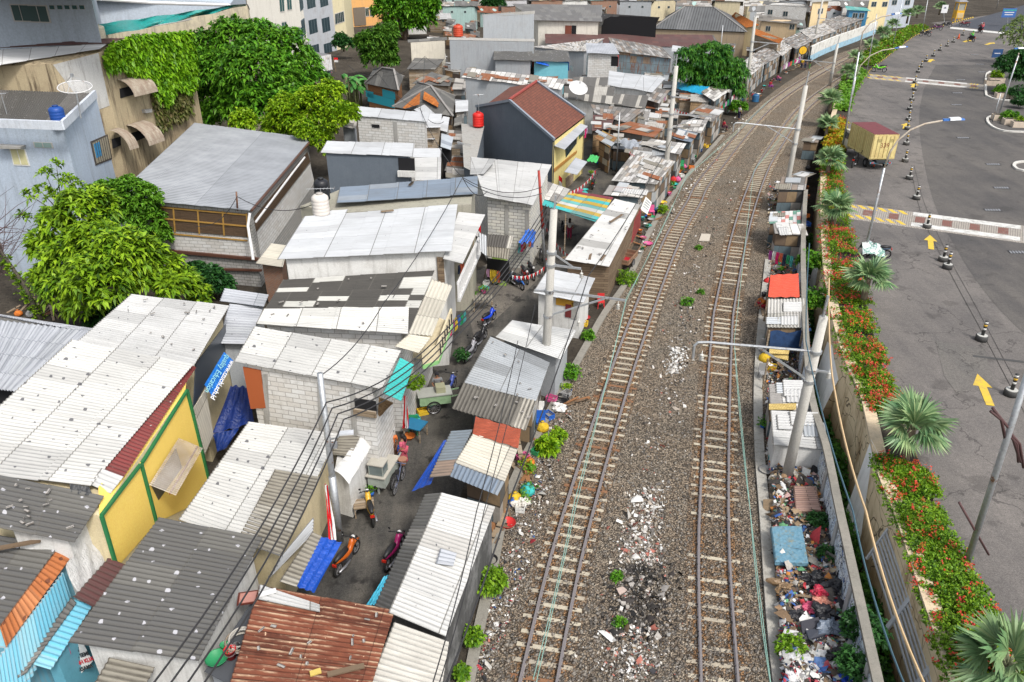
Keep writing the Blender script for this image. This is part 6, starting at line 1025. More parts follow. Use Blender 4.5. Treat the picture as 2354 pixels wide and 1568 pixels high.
def truck(label, loc, rz, L, Wd, Hb, boxc, roofc, cabc, number=None):
    t = local('box_truck', label, 'truck'); bm_ = paint(boxc, .6, .6, 0, (.3, .15, .05), .6)
    MB().box((0, L/2, .95+Hb/2), (Wd, L, Hb)).build('box', bm_, t); MB().box((0, L/2, .95+Hb+.012), (Wd+.02, L+.02, .03)).build('box_roof', paint(roofc, .6, .5), t); m = MB()
    for y in (.02, L*.36, L*.68, L-.02): m.box((-Wd/2-.02, y, .95+Hb/2), (.05, .08, Hb)); m.box((Wd/2+.02, y, .95+Hb/2), (.05, .08, Hb)); 
    for z in (1.0, .95+Hb-.05): m.box((0, -.015, z), (Wd+.04, .05, .1)); m.box((-Wd/2-.018, L/2, z), (.04, L, .1))
    for i in range(14): m.box((-Wd/2-.008, .2+i*(L-.4)/13, .95+Hb/2), (.03, .10, Hb*.8))
    o = m.build('ribs', paint(sc3(boxc, .82), .6, .6, 0, (.3, .14, .05)), t); o['kind'] = 'stuff'
    for s in (-1, 1):
        d = MB().box((s*Wd/4, -.03, .95+Hb/2), (Wd/2-.07, .05, Hb-.16)).build('rear_door', bm_, t); q = MB()
        for dx in (-.16, .16): q.box((s*Wd/4+dx, -.07, .95+Hb/2), (.035, .03, Hb-.3))
        q.build('locking_bars', paint(sc3(boxc, .6)), d); q = MB()
        for k in range(4): q.box((s*Wd/4, -.06, .95+Hb-.42-k*.07), (.42, .02, .03))
        q.build('vent', paint(sc3(boxc, .5)), d)
    MB().box((0, L/2+.5, .78), (Wd*.5, L+1.6, .2)).build('chassis', plain((.03, .035, .04)), t); MB().box((0, -.05, .62), (Wd*.9, .08, .14)).build('rear_bumper', paint((.12, .30, .40)), t); MB().box((0, -.1, .62), (.45, .02, .13)).build('number_plate', plain((.03, .03, .03)), t)
    for s in (-1, 1): MB().box((s*Wd*.36, -.1, .64), (.22, .03, .1)).build('tail_light', plain((.35, .02, .015)), t)
    c0, c1 = L+.12, L+1.55; h_ = Wd/2-.08; m = MB(); m.hexa([(-h_, c0, .6), (h_, c0, .6), (h_, c1, .6), (-h_, c1, .6)], [(-h_+.04, c0, 2.25), (h_-.04, c0, 2.25), (h_-.04, c1-.35, 2.25), (-h_+.04, c1-.35, 2.25)]); m.build('cab', paint(cabc, .4, .2), t)
    MB().box((-h_+.01, c0+.6, 1.75), (.06, .75, .55)).build('side_window', glass(), t); MB().box((h_-.01, c0+.6, 1.75), (.06, .75, .55)).build('side_window', glass(), t)
    m = MB(); m.hexa([(-h_+.15, c1-.22, 1.5), (h_-.15, c1-.22, 1.5), (h_-.15, c1-.13, 1.5), (-h_+.15, c1-.13, 1.5)], [(-h_+.18, c1-.40, 2.15), (h_-.18, c1-.40, 2.15), (h_-.18, c1-.30, 2.15), (-h_+.18, c1-.30, 2.15)]); m.build('windscreen', glass(), t)
    for s in (-1, 1):
        for y in (.9, L+.9): wheel(t, (s*(Wd/2-.18), y, .42), .42, .26)
    if number:
        cu = bpy.data.curves.new('number', 'FONT'); cu.body = number; cu.size = .55; cu.extrude = .004; cu.align_x = 'CENTER'; o = bpy.data.objects.new('tmp', cu); COL.objects.link(o); dg = bpy.context.evaluated_depsgraph_get(); me = bpy.data.meshes.new_from_object(o.evaluated_get(dg)); bpy.data.objects.remove(o); me.materials.clear(); me.materials.append(paint((.20, .06, .03))); o = bpy.data.objects.new('number', me); COL.objects.link(o); o.parent = t; o.location = (0, -.062, .95+Hb*.48); o.rotation_euler = (PI/2, 0, 0)
    put(t, loc, rz); return t
rl, rr_ = A(1997, 366, 2.45), A(2054, 366, 2.45); fx = (rr_-rl); c = (rl+rr_)/2; d_ = A(1957, 281, 4.6)-A(2007, 306, 4.6)
truck('cream box truck with a dark red roof and the number 339, parked by the hedge', (c.x, c.y, ZR), math.atan2(-d_.x, d_.y)*.55, 4.6, 2.15, 2.15, (.60, .50, .22), (.14, .03, .035), (.55, .52, .42), '339')
g0 = A(752, 178); truck('white box truck parked behind the banana plants', (g0.x, g0.y, 0), .9, 4.4, 2.2, 2.2, (.60, .61, .63), (.16, .16, .17), (.6, .62, .65))
def moto(label, loc, rz, col, col2=(.02, .02, .022), sc=1.0, group='parked motorcycles'):
    t = local('motorcycle', label, 'motorcycle', group); bd = paint(col, .3, .1); bk_ = plain(col2, .45)
    for y in (-.62, .62): wheel(t, (0, y, .29), .29, .09, True)
    m = MB(); m.tube([(0, -.75, .72), (0, -.45, .66), (0, -.1, .52), (0, .2, .5), (0, .38, .72), (0, .46, .92)], [.06, .13, .13, .11, .12, .07], 8); m.build('body', bd, t, True)
    MB().tube([(0, -.78, .80), (0, -.4, .78), (0, .02, .72)], [.07, .13, .10], 8).build('seat', bk_, t, True); MB().tube([(0, .40, .95), (0, .62, .30)], [.05, .04], 7).build('fork', bk_, t, True)
    MB().tube([(-.33, .28, 1.02), (-.12, .40, .97), (.12, .40, .97), (.33, .28, 1.02)], .022, 6).build('handlebar', bk_, t, True); MB().lathe([(.02, -.05), (.09, 0), (.07, .06)], (0, .50, .88), 10, Matrix.Rotation(-PI/2, 3, 'X')).build('headlight', plain((.5, .5, .5), .2), t, True)
    m = MB(); m.tube([(0, .35, .52), (0, .62, .62), (0, .9, .5)], [.05, .07, .03], 6); m.build('front_mudguard', bd, t, True); MB().tube([(.13, 0, .25), (.15, -.4, .28), (.15, -.8, .36)], [.03, .05, .045], 7).build('exhaust', RIM, t, True); MB().box((0, 0, .34), (.2, .42, .26)).build('engine', plain((.05, .05, .055), .5), t); MB().box((0, -.84, .66), (.16, .05, .1)).build('tail_light', plain((.4, .02, .01), .3), t)
    for s in (-1, 1): MB().tube([(s*.25, .32, 1.0), (s*.3, .33, 1.14)], .01, 5).lathe([(.005, 0), (.05, .01), (.005, .02)], (s*.3, .33, 1.16), 8, Matrix.Rotation(PI/2, 3, 'X')).build('mirror', bk_, t)
    p = A(*loc); put(t, p, rz, sc); return t
K = (.015, .015, .018)
for a in (('black and orange scooter at the mouth of the alley', (800, 1296), -.35, (.42, .09, .01)), ('yellow and black motorcycle by the crates in the alley', (852, 1186), .3, (.55, .32, .03)), ('magenta scooter half under the alley side roof', (908, 1285), -.3, (.28, .01, .10)), ('bright blue sport motorcycle parked in the alley', (1124, 745), -.45, (.01, .05, .5)), ('black motorcycle just behind the bright blue one', (1104, 790), -.4, K), ('silver and black scooter beside the basin in the alley', (1082, 822), -.35, (.3, .3, .33)), ('dark motorcycle in front of the corner shop', (1160, 655), -1.5, (.02, .03, .05)), ('red motorcycle in front of the laundry post', (1206, 646), -2.9, (.45, .02, .02)), ('black motorcycle beside the red one', (1221, 637), -2.9, K), ('blue motorcycle nearest the concrete yard', (1188, 660), -2.6, (.02, .10, .35)), ('black scooter in the shade left of the shack wall', (1246, 606), .2, K), ('black motorcycle under the striped sheet roof', (1294, 540), .1, K), ('black motorcycle by the blue painted wall in the lane', (1363, 432), -.2, K), ('motorcycle loaded with bags behind the green food cart', (1034, 905), -.3, (.05, .08, .3))): moto(*a)
for a in (('lime green and black motorcycle parked at the kerb', (2019, 166, ZR), 1.3, (.15, .5, .02)), ('black motorcycle first in the parked row by the kerb', (2125, 84, ZR), 1.3, K), ('dark purple motorcycle second in the parked row', (2152, 70, ZR), 1.3, (.10, .02, .09)), ('black motorcycle third in the parked row', (2174, 63, ZR), 1.3, K), ('maroon motorcycle standing in front of the yellow booth', (2215, 61, ZR), 1.35, (.15, .02, .03)), ('black motorcycle tucked beside the truck wheels', (1963, 382, ZR), -.6, K)): moto(*a, sc=1.15)
m1 = moto('scooter ridden by the person in a green jacket', (2230, 96, ZR), .15, K, sc=1.15, group=None); m2 = moto('motorcycle carrying two people past the booth', (2251, 76, ZR), -.1, K, sc=1.15, group=None)
cs_ = moto('scooter under a white and green plastic cover beside the lamp post', (2012, 592, ZR), 1.35, (.03, .05, .08), group=None)
p = A(2008, 592, ZR); m = MB(); m.grid(lambda i, j: p+V3((-1.0+i*.19, (j-3)*.15*(1+.1*math.sin(i)), 1.18-.16*abs(j-3)**1.15*(1.2)-.25*abs(i-2)*.25+.05*math.sin(i*2+j))), 8, 6)
g = G('printed_cover', .45, .4); n = g.noise(g.pos(), 3.0, 2, .5); g.col(g.ramp(n, [(0, (.50, .52, .52)), (.45, (.52, .54, .53)), (.5, (.02, .18, .13)), (.58, (.40, .44, .46))])); tag(m.build('scooter_cover', g.m, None, True, loc=p), 'white and green plastic sheet draped over the scooter by the lamp post', 'cover')
t = T('guard_booth', 'small bright yellow guard booth on legs by the road', 'booth', A(2198, 50, ZR)); p = A(2198, 50, ZR); yb = paint((.66, .36, .02), .5)
for sx in (-1, 1):
    for sy in (-1, 1): MB().box(p+V3((sx*.75, sy*.75, 2.0)), (.12, .12, 4.0)).build('leg', yb, t)
MB().box(p+V3((0, 0, 1.5)), (1.6, 1.6, 1.6)).build('lower_panel', yb, t); MB().box(p+V3((0, 0, 3.0)), (1.36, 1.36, 1.4)).build('glazing', glass((.3, .3, .26)), t); MB().box(p+V3((0, 0, 3.85)), (1.7, 1.7, .3)).build('upper_band', yb, t)
for k in range(5): MB().box(p+V3((0, -.83, .95+k*.2)), (1.3, .05, .1)).build('slat', paint((.6, .55, .4)), t)
MB().lathe([(1.5, 4.0), (.3, 4.7), (.05, 4.8)], p, 4, Matrix.Rotation(PI/4, 3, 'Z')).build('roof', paint((.2, .2, .22)), t)
def sign(label, b, c, w, h, col, stripes=(), zb=ZR):
    B = A(*b, zb); C_ = AY(*c, B.y); t = T('road_sign', label, 'sign', B); MB().tube([B, C_-V3((0, 0, h/2))], .05, 6).build('post', GS, t); MB().box(C_, (w, .06, h)).build('panel', paint(col, .4), t)
    for k, (z, cc, ww) in enumerate(stripes): MB().box(C_+V3((0, -.035, z*h)), (w*ww, .015, h*.09)).build('lettering_band', paint(cc, .4), t)
sign('blue and green direction board at the far right', (2314, 62), (2319, 30), 2.8, 1.7, (.04, .12, .35), ((.3, (.05, .4, .25), .95), (.05, (.6, .6, .6), .7), (-.2, (.6, .6, .6), .6))); sign('small white sign with a dark triangle by the booth', (2170, 52), (2171, 21), 1.3, 1.6, (.62, .63, .65), ((.1, (.05, .06, .12), .4), (.2, (.05, .06, .12), .2))); sign('blue bus stop sign among the right hand trees', (2287, 150), (2292, 123), 1.5, 1.2, (.02, .06, .16), ((0, (.5, .5, .55), .6),))
t = T('signal_disc', 'yellow railway signal disc on a black post above the shanties', 'signal', A(1838, 150)); B = A(1838, 150); c = AY(1845, 116, B.y); MB().tube([B, c], .07, 6).build('post', plain((.04, .04, .04)), t); MB().lathe([(.72, -.04), (.72, .04)], c, 20, Matrix.Rotation(PI/2, 3, 'X')).build('rim', plain((.03, .03, .03)), t); MB().lathe([(.6, -.05), (.6, .06)], c, 20, Matrix.Rotation(PI/2, 3, 'X')).build('disc', paint((.68, .40, .02)), t)
# planter islands at the right
for lab, pts, bx in (('pale kerb of the upper right planter island', ((2275, 166), (2266, 175), (2265, 215), (2272, 224), (2300, 231), (2400, 238)), ((2285, 182), (2280, 196), (2288, 190), (2305, 225), (2340, 228))), ('pale rounded kerb of the lower planter island', ((2330, 268), (2285, 268), (2269, 274), (2272, 286), (2290, 298), (2320, 304), (2400, 306)), ((2300, 276), (2325, 286), (2345, 292))), ('small rounded kerb of the island at the right edge', ((2400, 374), (2345, 374), (2330, 380), (2333, 388), (2350, 394), (2420, 396)), ())):
    L = cr([A(*q, ZR) for q in pts], .4); kerbwall('kerb', L, .25, .16, concrete((.50, .49, .46), .4), lab, 'kerb', -.01)
    for i, q in enumerate(bx):
        c = A(*q, ZR); t = T('planter', 'low concrete planter on the right hand islands', 'planter', c, 'planters on the right hand islands'); MB().box(c+V3((0, 0, .3)), (1.9, .9, .6), -.15).build('trough', concrete((.5, .42, .34), .5), t); MB().box(c+V3((0, 0, .605)), (1.7, .7, .02), -.15).build('soil', EARTH, t)
# ------------------------------------------------------------ tanks, dishes, antennas
def tank(label, px, z, r, h, col):
    c = A(*px, z); t = T('water_tank', label, 'water tank', c); m = MB(); k = [(r*.96, 0)]
    for i in range(5): z0 = h*.82*i/5; k += [(r, z0+.02), (r, z0+h*.13), (r*.965, z0+h*.15)]
    m.lathe(k+[(r*.97, h*.84), (r*.7, h*.93), (r*.35, h*.97)], c, 20); m.build('body', paint(col, .45, .2), t, True); MB().lathe([(r*.4, h*.96), (r*.4, h*1.03), (r*.1, h*1.05)], c, 14).build('lid', paint(sc3(col, .6), .5), t, True)
tank('blue water tank on the roof edge of the pale blue grey house', (137, 285), 10.3, .42, 1.05, (.01, .06, .27)); tank('dirty white water tank on the cement roof', (739, 492), 6.9, .46, 1.15, (.58, .54, .50)); tank('black water tank behind the dirty white one', (742, 458), 7.0, .42, 1.2, (.015, .016, .02)); tank('bright red water tank beside the slate gable house', (1099, 290), 4.7, .5, 1.25, (.55, .02, .015)); tank('red water tank on the grey building terrace', (1053, 84), 6.4, .7, 1.6, (.48, .06, .025)); tank('red water tank in the alcove of the block house', (1412, 153), 3.6, .5, 1.6, (.5, .03, .02)); tank('cream water tank on the ivy building roof', (229, 89), 12.9, .5, 1.0, (.58, .53, .40)); tank('blue plastic water drum standing by the track bend', (1735, 234), 0, .45, 1.0, (.02, .10, .22))
def dish(label, c, r, foot, col, n, mesh=False):
    t = T('satellite_dish', label, 'satellite dish', foot); n = n.normalized(); M = n.to_track_quat('Z', 'Y').to_matrix(); m = MB(); m.lathe([(.02, -.28*r), (.35*r, -.25*r), (.7*r, -.14*r), (r, 0)], c, 24, M); gm = G('dish_mesh', .5, .4)
    gm.col((.55, .55, .55))
    if mesh: tr = gm.n('BsdfTransparent'); mx = gm.n('MixShader', {0: .72, 1: gm.b.outputs[0], 2: tr.outputs[0]}); gm.nt.links.new(mx.outputs[0], gm.nt.nodes['Material Output'].inputs[0])
    m.f = m.f[:-2]; m.uv = m.uv[:-2]; m.build('reflector', gm.m, t, True); MB().torus(c, r, .03, M, 28, 6).build('rim', paint((.6, .6, .6)), t, True); q = MB(); f = c+n*r*.75
    for i in range(3): a = i*2.1; q.tube([c+M@V3((math.cos(a)*r*.95, math.sin(a)*r*.95, 0)), f], .015, 5)
    q.box(f, (.14, .14, .2)); q.build('feed_struts', GS, t); MB().tube([foot, c-n*r*.28], .05, 8).build('mast', GS, t)
f = A(1325, 233, 3.6); dish('large white satellite dish among the middle rooftops', AY(1329, 202, f.y), 1.0, f, 0, V3((.15, -.55, .8))); f = A(186, 272, 10.2); dish('see through mesh satellite dish on the pale blue grey house', AY(172, 200, f.y), .95, f, 0, V3((.1, -.2, 1)), True)
def antenna(label, b, t, z, L, d):
    B = A(*b, z); top = AY(*t, B.y); e = T('tv_antenna', label, 'antenna', B, 'television antennas'); MB().tube([B, top], .025, 6).build('mast', GS, e); m = MB(); d = V3(d).normalized(); s = d.cross(V3((0, 0, 1))); m.tube([top-d*L/2, top+d*L/2], .014, 5)
    for i in range(9): q = top+d*L*(i/8-.5); w = .12+.02*i; m.tube([q-s*w, q+s*w], .008, 4)
    m.build('boom', GS, e)
antenna('television antenna over the white and black tanks', (740, 470), (736, 434), 6.9, 1.5, (1, .1, 0)); antenna('television antenna on the annexe by the red tank', (1100, 285), (1100, 218), 4.6, 1.0, (1, .4, 0)); antenna('television antenna at the corner of the slate gable house', (1086, 400), (1065, 330), 2.0, 1.4, (1, -.5, 0)); antenna('rusty television mast at the left edge of the pale blue house', (36, 330), (2, 215), 8.5, .6, (1, .2, 0)); antenna('flat television antenna above the clean white roof', (1479, 214), (1479, 178), 3.6, 1.2, (1, 0, 0))
# ------------------------------------------------------------ people
def skinned(name, V, E_, Rr, root, mat, par, sub=1):
    me = bpy.data.meshes.new(name); me.from_pydata(V, E_, []); o = bpy.data.objects.new('tmp', me); COL.objects.link(o); md = o.modifiers.new('s', 'SKIN'); sv = me.skin_vertices[0].data
    for i, r in enumerate(Rr): sv[i].radius = (r, r) if not isinstance(r, tuple) else r
    for i in range(len(V)): sv[i].use_root = (i == root)
    if sub: o.modifiers.new('u', 'SUBSURF').levels = sub
    me2 = bpy.data.meshes.new_from_object(o.evaluated_get(bpy.context.evaluated_depsgraph_get())); bpy.data.objects.remove(o); me2.name = name; me2.materials.clear(); me2.materials.append(mat); me2.polygons.foreach_set('use_smooth', [True]*len(me2.polygons))
    o = bpy.data.objects.new(name, me2); COL.objects.link(o); o.parent = par; o['at'] = (0, 0, 0); return o
SKIN = plain((.26, .13, .075), .6)
def person(label, loc, rz, top=(.3, .3, .3), bot=(.1, .1, .15), pose='stand', skirt=False, hair=(.012, .010, .010), cap=None, s=1.0, bare=False, long=False):
    t = local('person', label, 'person'); hip = .90; lean = 0
    if pose == 'stand': legs = lambda q: [(q*.09, 0, .88), (q*.10, .03, .48), (q*.10, -.01, .09), (q*.11, .15, .03)]; arms = lambda q: [(q*.19, 0, 1.37), (q*.25, -.02, 1.10), (q*.23, .12, .88)]; dz = 0
    elif pose == 'sit': legs = lambda q: [(q*.09, 0, .46), (q*.12, .42, .50), (q*.12, .44, .09), (q*.13, .60, .04)]; arms = lambda q: [(q*.19, .03, .94), (q*.25, .10, .68), (q*.14, .33, .60)]; dz = -.44
    elif pose == 'squat': legs = lambda q: [(q*.10, -.10, .26), (q*.20, .30, .48), (q*.14, .05, .08), (q*.15, .22, .03)]; arms = lambda q: [(q*.18, .10, .70), (q*.25, .34, .52), (q*.10, .52, .40)]; dz = -.64; lean = .12
    else: legs = lambda q: [(q*.10, 0, .80), (q*.20, .38, .72), (q*.18, .22, .36), (q*.18, .38, .33)]; arms = lambda q: [(q*.19, .05, 1.28), (q*.30, .24, 1.08), (q*.30, .50, 1.0)]; dz = -.10
    P = [(0, 0 if pose != 'squat' else -.1, hip+dz+.03), (0, lean*.3, 1.12+dz), (0, lean*.8, 1.32+dz), (0, lean, 1.43+dz), (0, lean+.01, 1.49+dz), (0, lean+.015, 1.57+dz), (0, lean, 1.65+dz)]; Rr = [.125, (.125, .105), (.14, .105), .055, .065, .088, .07]; E_ = [(i, i+1) for i in range(6)]
    nose = len(P); P.append((0, lean+.115, 1.555+dz)); Rr.append(.016); E_.append((5, nose))
    for q in (-1, 1):
        a = arms(q); i = len(P); P += a; Rr += [.062, .044, .030]; E_ += [(2, i), (i, i+1), (i+1, i+2)]; w = V3(a[2]); d = (w-V3(a[1])).normalized(); h_ = w+d*.07; P.append(tuple(h_)); Rr.append((.034, .02)); E_.append((i+2, i+3)); sd_ = d.cross(V3((0, 1, 0)) if abs(d.y) < .8 else V3((0, 0, 1))).normalized()
        for f, l in ((-.030, .055), (-.010, .075), (.010, .07), (.030, .06)): j = len(P); P.append(tuple(h_+d*l+sd_*f)); Rr.append(.009); E_.append((i+3, j))
        j = len(P); P.append(tuple(w+d*.05+sd_*.06*q)); Rr.append(.010); E_.append((i+2, j))
        l = legs(q); i = len(P); P += l; Rr += [.092, .062, .042, .036]; E_ += [(0, i), (i, i+1), (i+1, i+2), (i+2, i+3)]
        e_ = len(P); P.append((q*.095, lean, 1.56+dz)); Rr.append(.018); E_.append((5, e_))
    skinned('body', P, E_, Rr, 0, SKIN, t)
    ey = MB()
    for q in (-1, 1): ey.lathe([(.004, -.012), (.012, 0), (.004, .012)], (q*.035, lean+.098, 1.58+dz), 6)
    ey.build('eyes', plain((.01, .01, .01), .3), t)
    hm = MB(); c = V3((0, lean-.012, 1.60+dz)); hm.lathe([(.10, -.05), (.112, .0), (.10, .06), (.06, .105), (.01, .12)], c, 14)
    if long: hm.tube([c+V3((0, -.08, 0)), c+V3((0, -.11, -.1)), c+V3((0, -.11, -.24))], [.09, .08, .04], 8)
    hm.build('hair' if not cap else 'cap', plain(cap or hair, .7), t, True)
    if not bare:
        V_ = [P[0], P[1], P[2], (P[3][0], P[3][1], P[3][2]-.06)]; R2 = [.148, (.15, .128), (.162, .125), .07]; E2 = [(0, 1), (1, 2), (2, 3)]
        for q in (-1, 1): a = arms(q); i = len(V_); V_ += [a[0], tuple(V3(a[0]).lerp(V3(a[1]), .75))]; R2 += [.078, .065]; E2 += [(2, i), (i, i+1)]
        skinned('shirt', V_, E2, R2, 0, cloth(top), t)
    V_ = [P[0]]; R2 = [.15]; E2 = []
    for q in (-1, 1): l = legs(q); i = len(V_); V_ += [l[0], l[1], tuple(V3(l[1]).lerp(V3(l[2]), .3 if bare else .8))]; R2 += [.108, .08 if not skirt else .13, .065 if not skirt else .15]; E2 += [(0, i), (i, i+1), (i+1, i+2)]
    skinned('skirt' if skirt else 'trousers', V_, E2, R2, 0, cloth(bot), t); p = A(*loc) if isinstance(loc, tuple) else loc; put(t, p, rz, s); return t
person('woman in an orange flowered blouse standing behind the food cart', (905, 1060), 2.9, (.55, .15, .04), (.12, .06, .04), hair=(.01, .01, .01), skirt=True, long=True); person('woman in a pink dress leaning at the food cart', (930, 1072), 1.2, (.50, .10, .16), (.45, .08, .12), skirt=True, long=True)
person('seated man in a grey shirt and dark cap beside the loaded motorcycle', (1006, 906), 3.3, (.22, .23, .24), (.06, .06, .07), 'sit', cap=(.02, .02, .025)); person('person in a white top and dark red trousers under the striped roof', (1308, 552), -.2, (.6, .6, .6), (.30, .03, .08), long=True); person('person in an orange top and red trousers squatting beside the right track', (1752, 712, .1), 1.9, (.50, .16, .03), (.40, .03, .05), 'squat')
person('shirtless man sitting on a bench beside the grey board shack', (1792, 470, .1), 1.9, bot=(.08, .07, .07), pose='sit', bare=True); person('man in a white shirt and dark shorts walking by the round bush', (1697, 276), -1.2, (.6, .6, .58), (.03, .03, .06)); person('person in red seated outside the shack at the bend', (1661, 300), -1.4, (.5, .03, .06), (.08, .03, .05), 'sit')
person('person in a yellow shirt by the far shanties', (1841, 160), 2.2, (.65, .42, .02), (.05, .05, .08)); person('person in dark clothes beside the yellow shirted person', (1849, 160), 2.6, (.05, .05, .06), (.04, .05, .1)); person('person in dark top and green trousers nearest the far track', (1859, 161), 1.6, (.04, .05, .05), (.10, .25, .08)); person('person in red and purple at the shanty doors', (1768, 205), -1.2, (.5, .03, .05), (.25, .05, .25), 'sit'); person('person in a pink top between the far shanty doors', (1785, 190), -1.4, (.5, .1, .25), (.05, .05, .1), 'sit')
b1 = m1.location; person('rider in a bright green jacket on the scooter', V3(b1)+V3((0, -.15, .02)), .15, (.05, .50, .06), (.03, .03, .05), 'ride', s=1.15, cap=(.05, .3, .06)); b1 = m2.location; person('rider in a dark jacket on the far motorcycle', V3(b1)+V3((0, .05, .02)), -.1, (.05, .05, .07), (.03, .03, .05), 'ride', s=1.15, cap=(.4, .4, .4)); person('passenger in a pink red top on the far motorcycle', V3(b1)+V3((0, -.55, .08)), -.1, (.5, .08, .12), (.05, .03, .05), 'ride', s=1.15, cap=(.4, .08, .08))
# ------------------------------------------------------------ cloths, flags, carts, household things
def flag(label, b, t, h=.55, w=.8, vert=True):
    P0, P1 = A(*b), None; P1 = AY(t[0], t[1], P0.y); e = T('flag', label, 'flag', P0, 'red and white flags'); MB().tube([P0, P1], .025, 6).build('staff', bark((.3, .2, .1)), e)
    for k, c in enumerate(((.55, .01, .015), (.62, .62, .62))):
        m = MB(); m.grid(lambda i, j: P1+V3((.05+.28*i/6*(1 if vert else 2), .04*math.sin(i*1.3+j), -.05-(k*.5+j/4*.5)*w*(1 if vert else .6)-(.25*i/6 if vert else 0))), 6, 4); m.build('red_half' if k == 0 else 'white_half', cloth(c, sc3(c, .8)), e, True)
flag('red and white flag on the gallery of the white balustrade', (1084, 610, 3.5), (1091, 508)); flag('red and white flag at the corner shop', (1112, 640, 0), (1124, 596)); flag('red and white flag below the teal sheet roof', (869, 985, 1), (871, 868)); flag('red and white flag by the wooden door of the yellow house', (1287, 452, 0), (1283, 402)); flag('red and white flag in the crowded lane by the laundry', (1500, 262, 1), (1497, 226)); flag('small red and white flag at the banana plants', (772, 165, 2), (766, 132), .6, 1.0, False)
def banner(name, label, quad, mat, cat, nu=10, nv=5, amp=.05, par=None):
    P = Q(quad); n = (P[1]-P[0]).cross(P[3]-P[0]).normalized(); m = MB(); m.grid(lambda i, j: P[0].lerp(P[1], i/nu).lerp(P[3].lerp(P[2], i/nu), j/nv)+n*amp*math.sin(i*1.7+j*.9), nu, nv); o = m.build(name, mat, None, True, loc=P[0]); return tag(o, label, cat)
def stripes(c1, c2, n): g = G('striped_cloth', .8, .2); u = g.n('SeparateXYZ', {0: g.uv()}).outputs[0]; g.col(g.mix(g.ma('GREATER_THAN', g.ma('FRACT', g.ma('DIVIDE', u, n)), .5), c1, c2)); return g.m
banner('cloth_bunting', 'long red and white cloth hanging beside the street lamp pole', '746,1112,2.6 756,1118,2.6 772,1242,.9 757,1240,.9', stripes((.55, .01, .015), (.6, .6, .6), 5), 'banner'); banner('cloth_bunting', 'long red and white cloth hanging in front of the block house door', '928,910,3.0 936,912,3.0 938,985,1.2 926,984,1.2', stripes((.5, .01, .015), (.6, .6, .6), 9), 'banner')
BT = tarp((.006, .06, .36)); banner('tarpaulin', 'blue tarp sloping from the cream roofed shack into the alley', '1020,1012,2.4 1034,1011,2.4 990,1112,2.0 946,1130,1.3', BT, 'tarp', amp=.04); banner('tarpaulin', 'royal blue tarp awning at the alley mouth beside the scooter', '739,1233,2.35 784,1247,1.9 723,1362,1.8 681,1348,2.2', BT, 'tarp'); banner('tarpaulin', 'light blue printed tarp at the edge of the alley', '880,1327,2.2 896,1322,2.3 861,1391,2.2 843,1392,1.9', tarp((.05, .35, .50)), 'tarp')
banner('tarpaulin', 'dark blue tarp sagging in the passage below the blue banner', '530,886,2.6 573,890,2.4 584,972,1.8 488,998,1.6', tarp((.004, .02, .13)), 'tarp', amp=.12); banner('tarpaulin', 'dark blue tarp hanging below the passage', '488,998,1.7 550,984,1.8 520,1030,1.2 500,1038,1.0', tarp((.004, .025, .15)), 'tarp', amp=.1); banner('tarpaulin', 'white tarp wall beside the small maroon lean-to', '151,1303,3.9 215,1207,4.1 251,1284,2.9 184,1376,2.7', tarp((.50, .50, .49), .15), 'tarp'); banner('tarpaulin', 'black tarp flap under the white dotted roof at the left', '160,1112,5.55 206,1119,5.35 212,1139,5.2 160,1134,5.3', tarp((.03, .032, .035)), 'tarp'); banner('tarpaulin', 'rust red cloth strip between two shack roofs', '1093,957,2.85 1197,987,2.65 1191,1030,2.7 1086,998,2.85', tarp((.30, .06, .025), .1), 'tarp', amp=.03); banner('tarpaulin', 'bright blue crumpled tarp over the stall in the lane', '1208,528,3 1233,530,3 1226,556,2.5 1192,560,2.4', tarp((.01, .10, .45)), 'tarp', amp=.15); banner('tarpaulin', 'turquoise blue tarp roof beneath the dark feathery tree', '1556,188,3.2 1630,200,3.2 1614,218,2.6 1556,204,2.6', tarp((.02, .28, .48)), 'tarp'); banner('tarpaulin', 'grey tarp sagging between the rusty roofs', '1422,318,3.0 1476,325,2.9 1462,346,2.6 1436,342,2.6', tarp((.25, .27, .30)), 'tarp', amp=.15); banner('tarpaulin', 'green sheet on the balcony of the yellow front house', '1357,355,2.4 1378,360,2.4 1370,374,2.2 1348,370,2.2', tarp((.05, .40, .10)), 'tarp')
# banner with the school words
bq = Q('515,809,4.6 536,829,4.2 490,914,3.6 470,884,4.2'); bt_ = T('banner', 'bright blue printed banner hung as an awning over the passage', 'banner', bq[0]); m = MB(); nn_ = (bq[1]-bq[0]).cross(bq[3]-bq[0]).normalized(); nn_ = nn_ if nn_.z > 0 else -nn_; m.grid(lambda i, j: bq[0].lerp(bq[1], i/6).lerp(bq[3].lerp(bq[2], i/6), j/10)+nn_*.02*math.sin(j*1.2), 6, 10); m.build('sheet', tarp((.01, .14, .50), .2), bt_, True)
def words3(par, txt, o, xd, n, size, col, name='lettering', bold=0):
    cu = bpy.data.curves.new('t', 'FONT'); cu.body = txt; cu.size = size; cu.extrude = .004; cu.offset = bold; ob = bpy.data.objects.new('tmp', cu); COL.objects.link(ob); me = bpy.data.meshes.new_from_object(ob.evaluated_get(bpy.context.evaluated_depsgraph_get())); bpy.data.objects.remove(ob); me.materials.clear(); me.materials.append(plain(col, .5)); w = bpy.data.objects.new(name, me); COL.objects.link(w); w.parent = par; xd = xd.normalized(); n = (n-xd*n.dot(xd)).normalized(); y = n.cross(xd); M = Matrix((xd, y, n)).transposed().to_4x4(); at_ = V3(par['at']); M.translation = o-at_; w.matrix_local = M; w['at'] = tuple(at_); return w
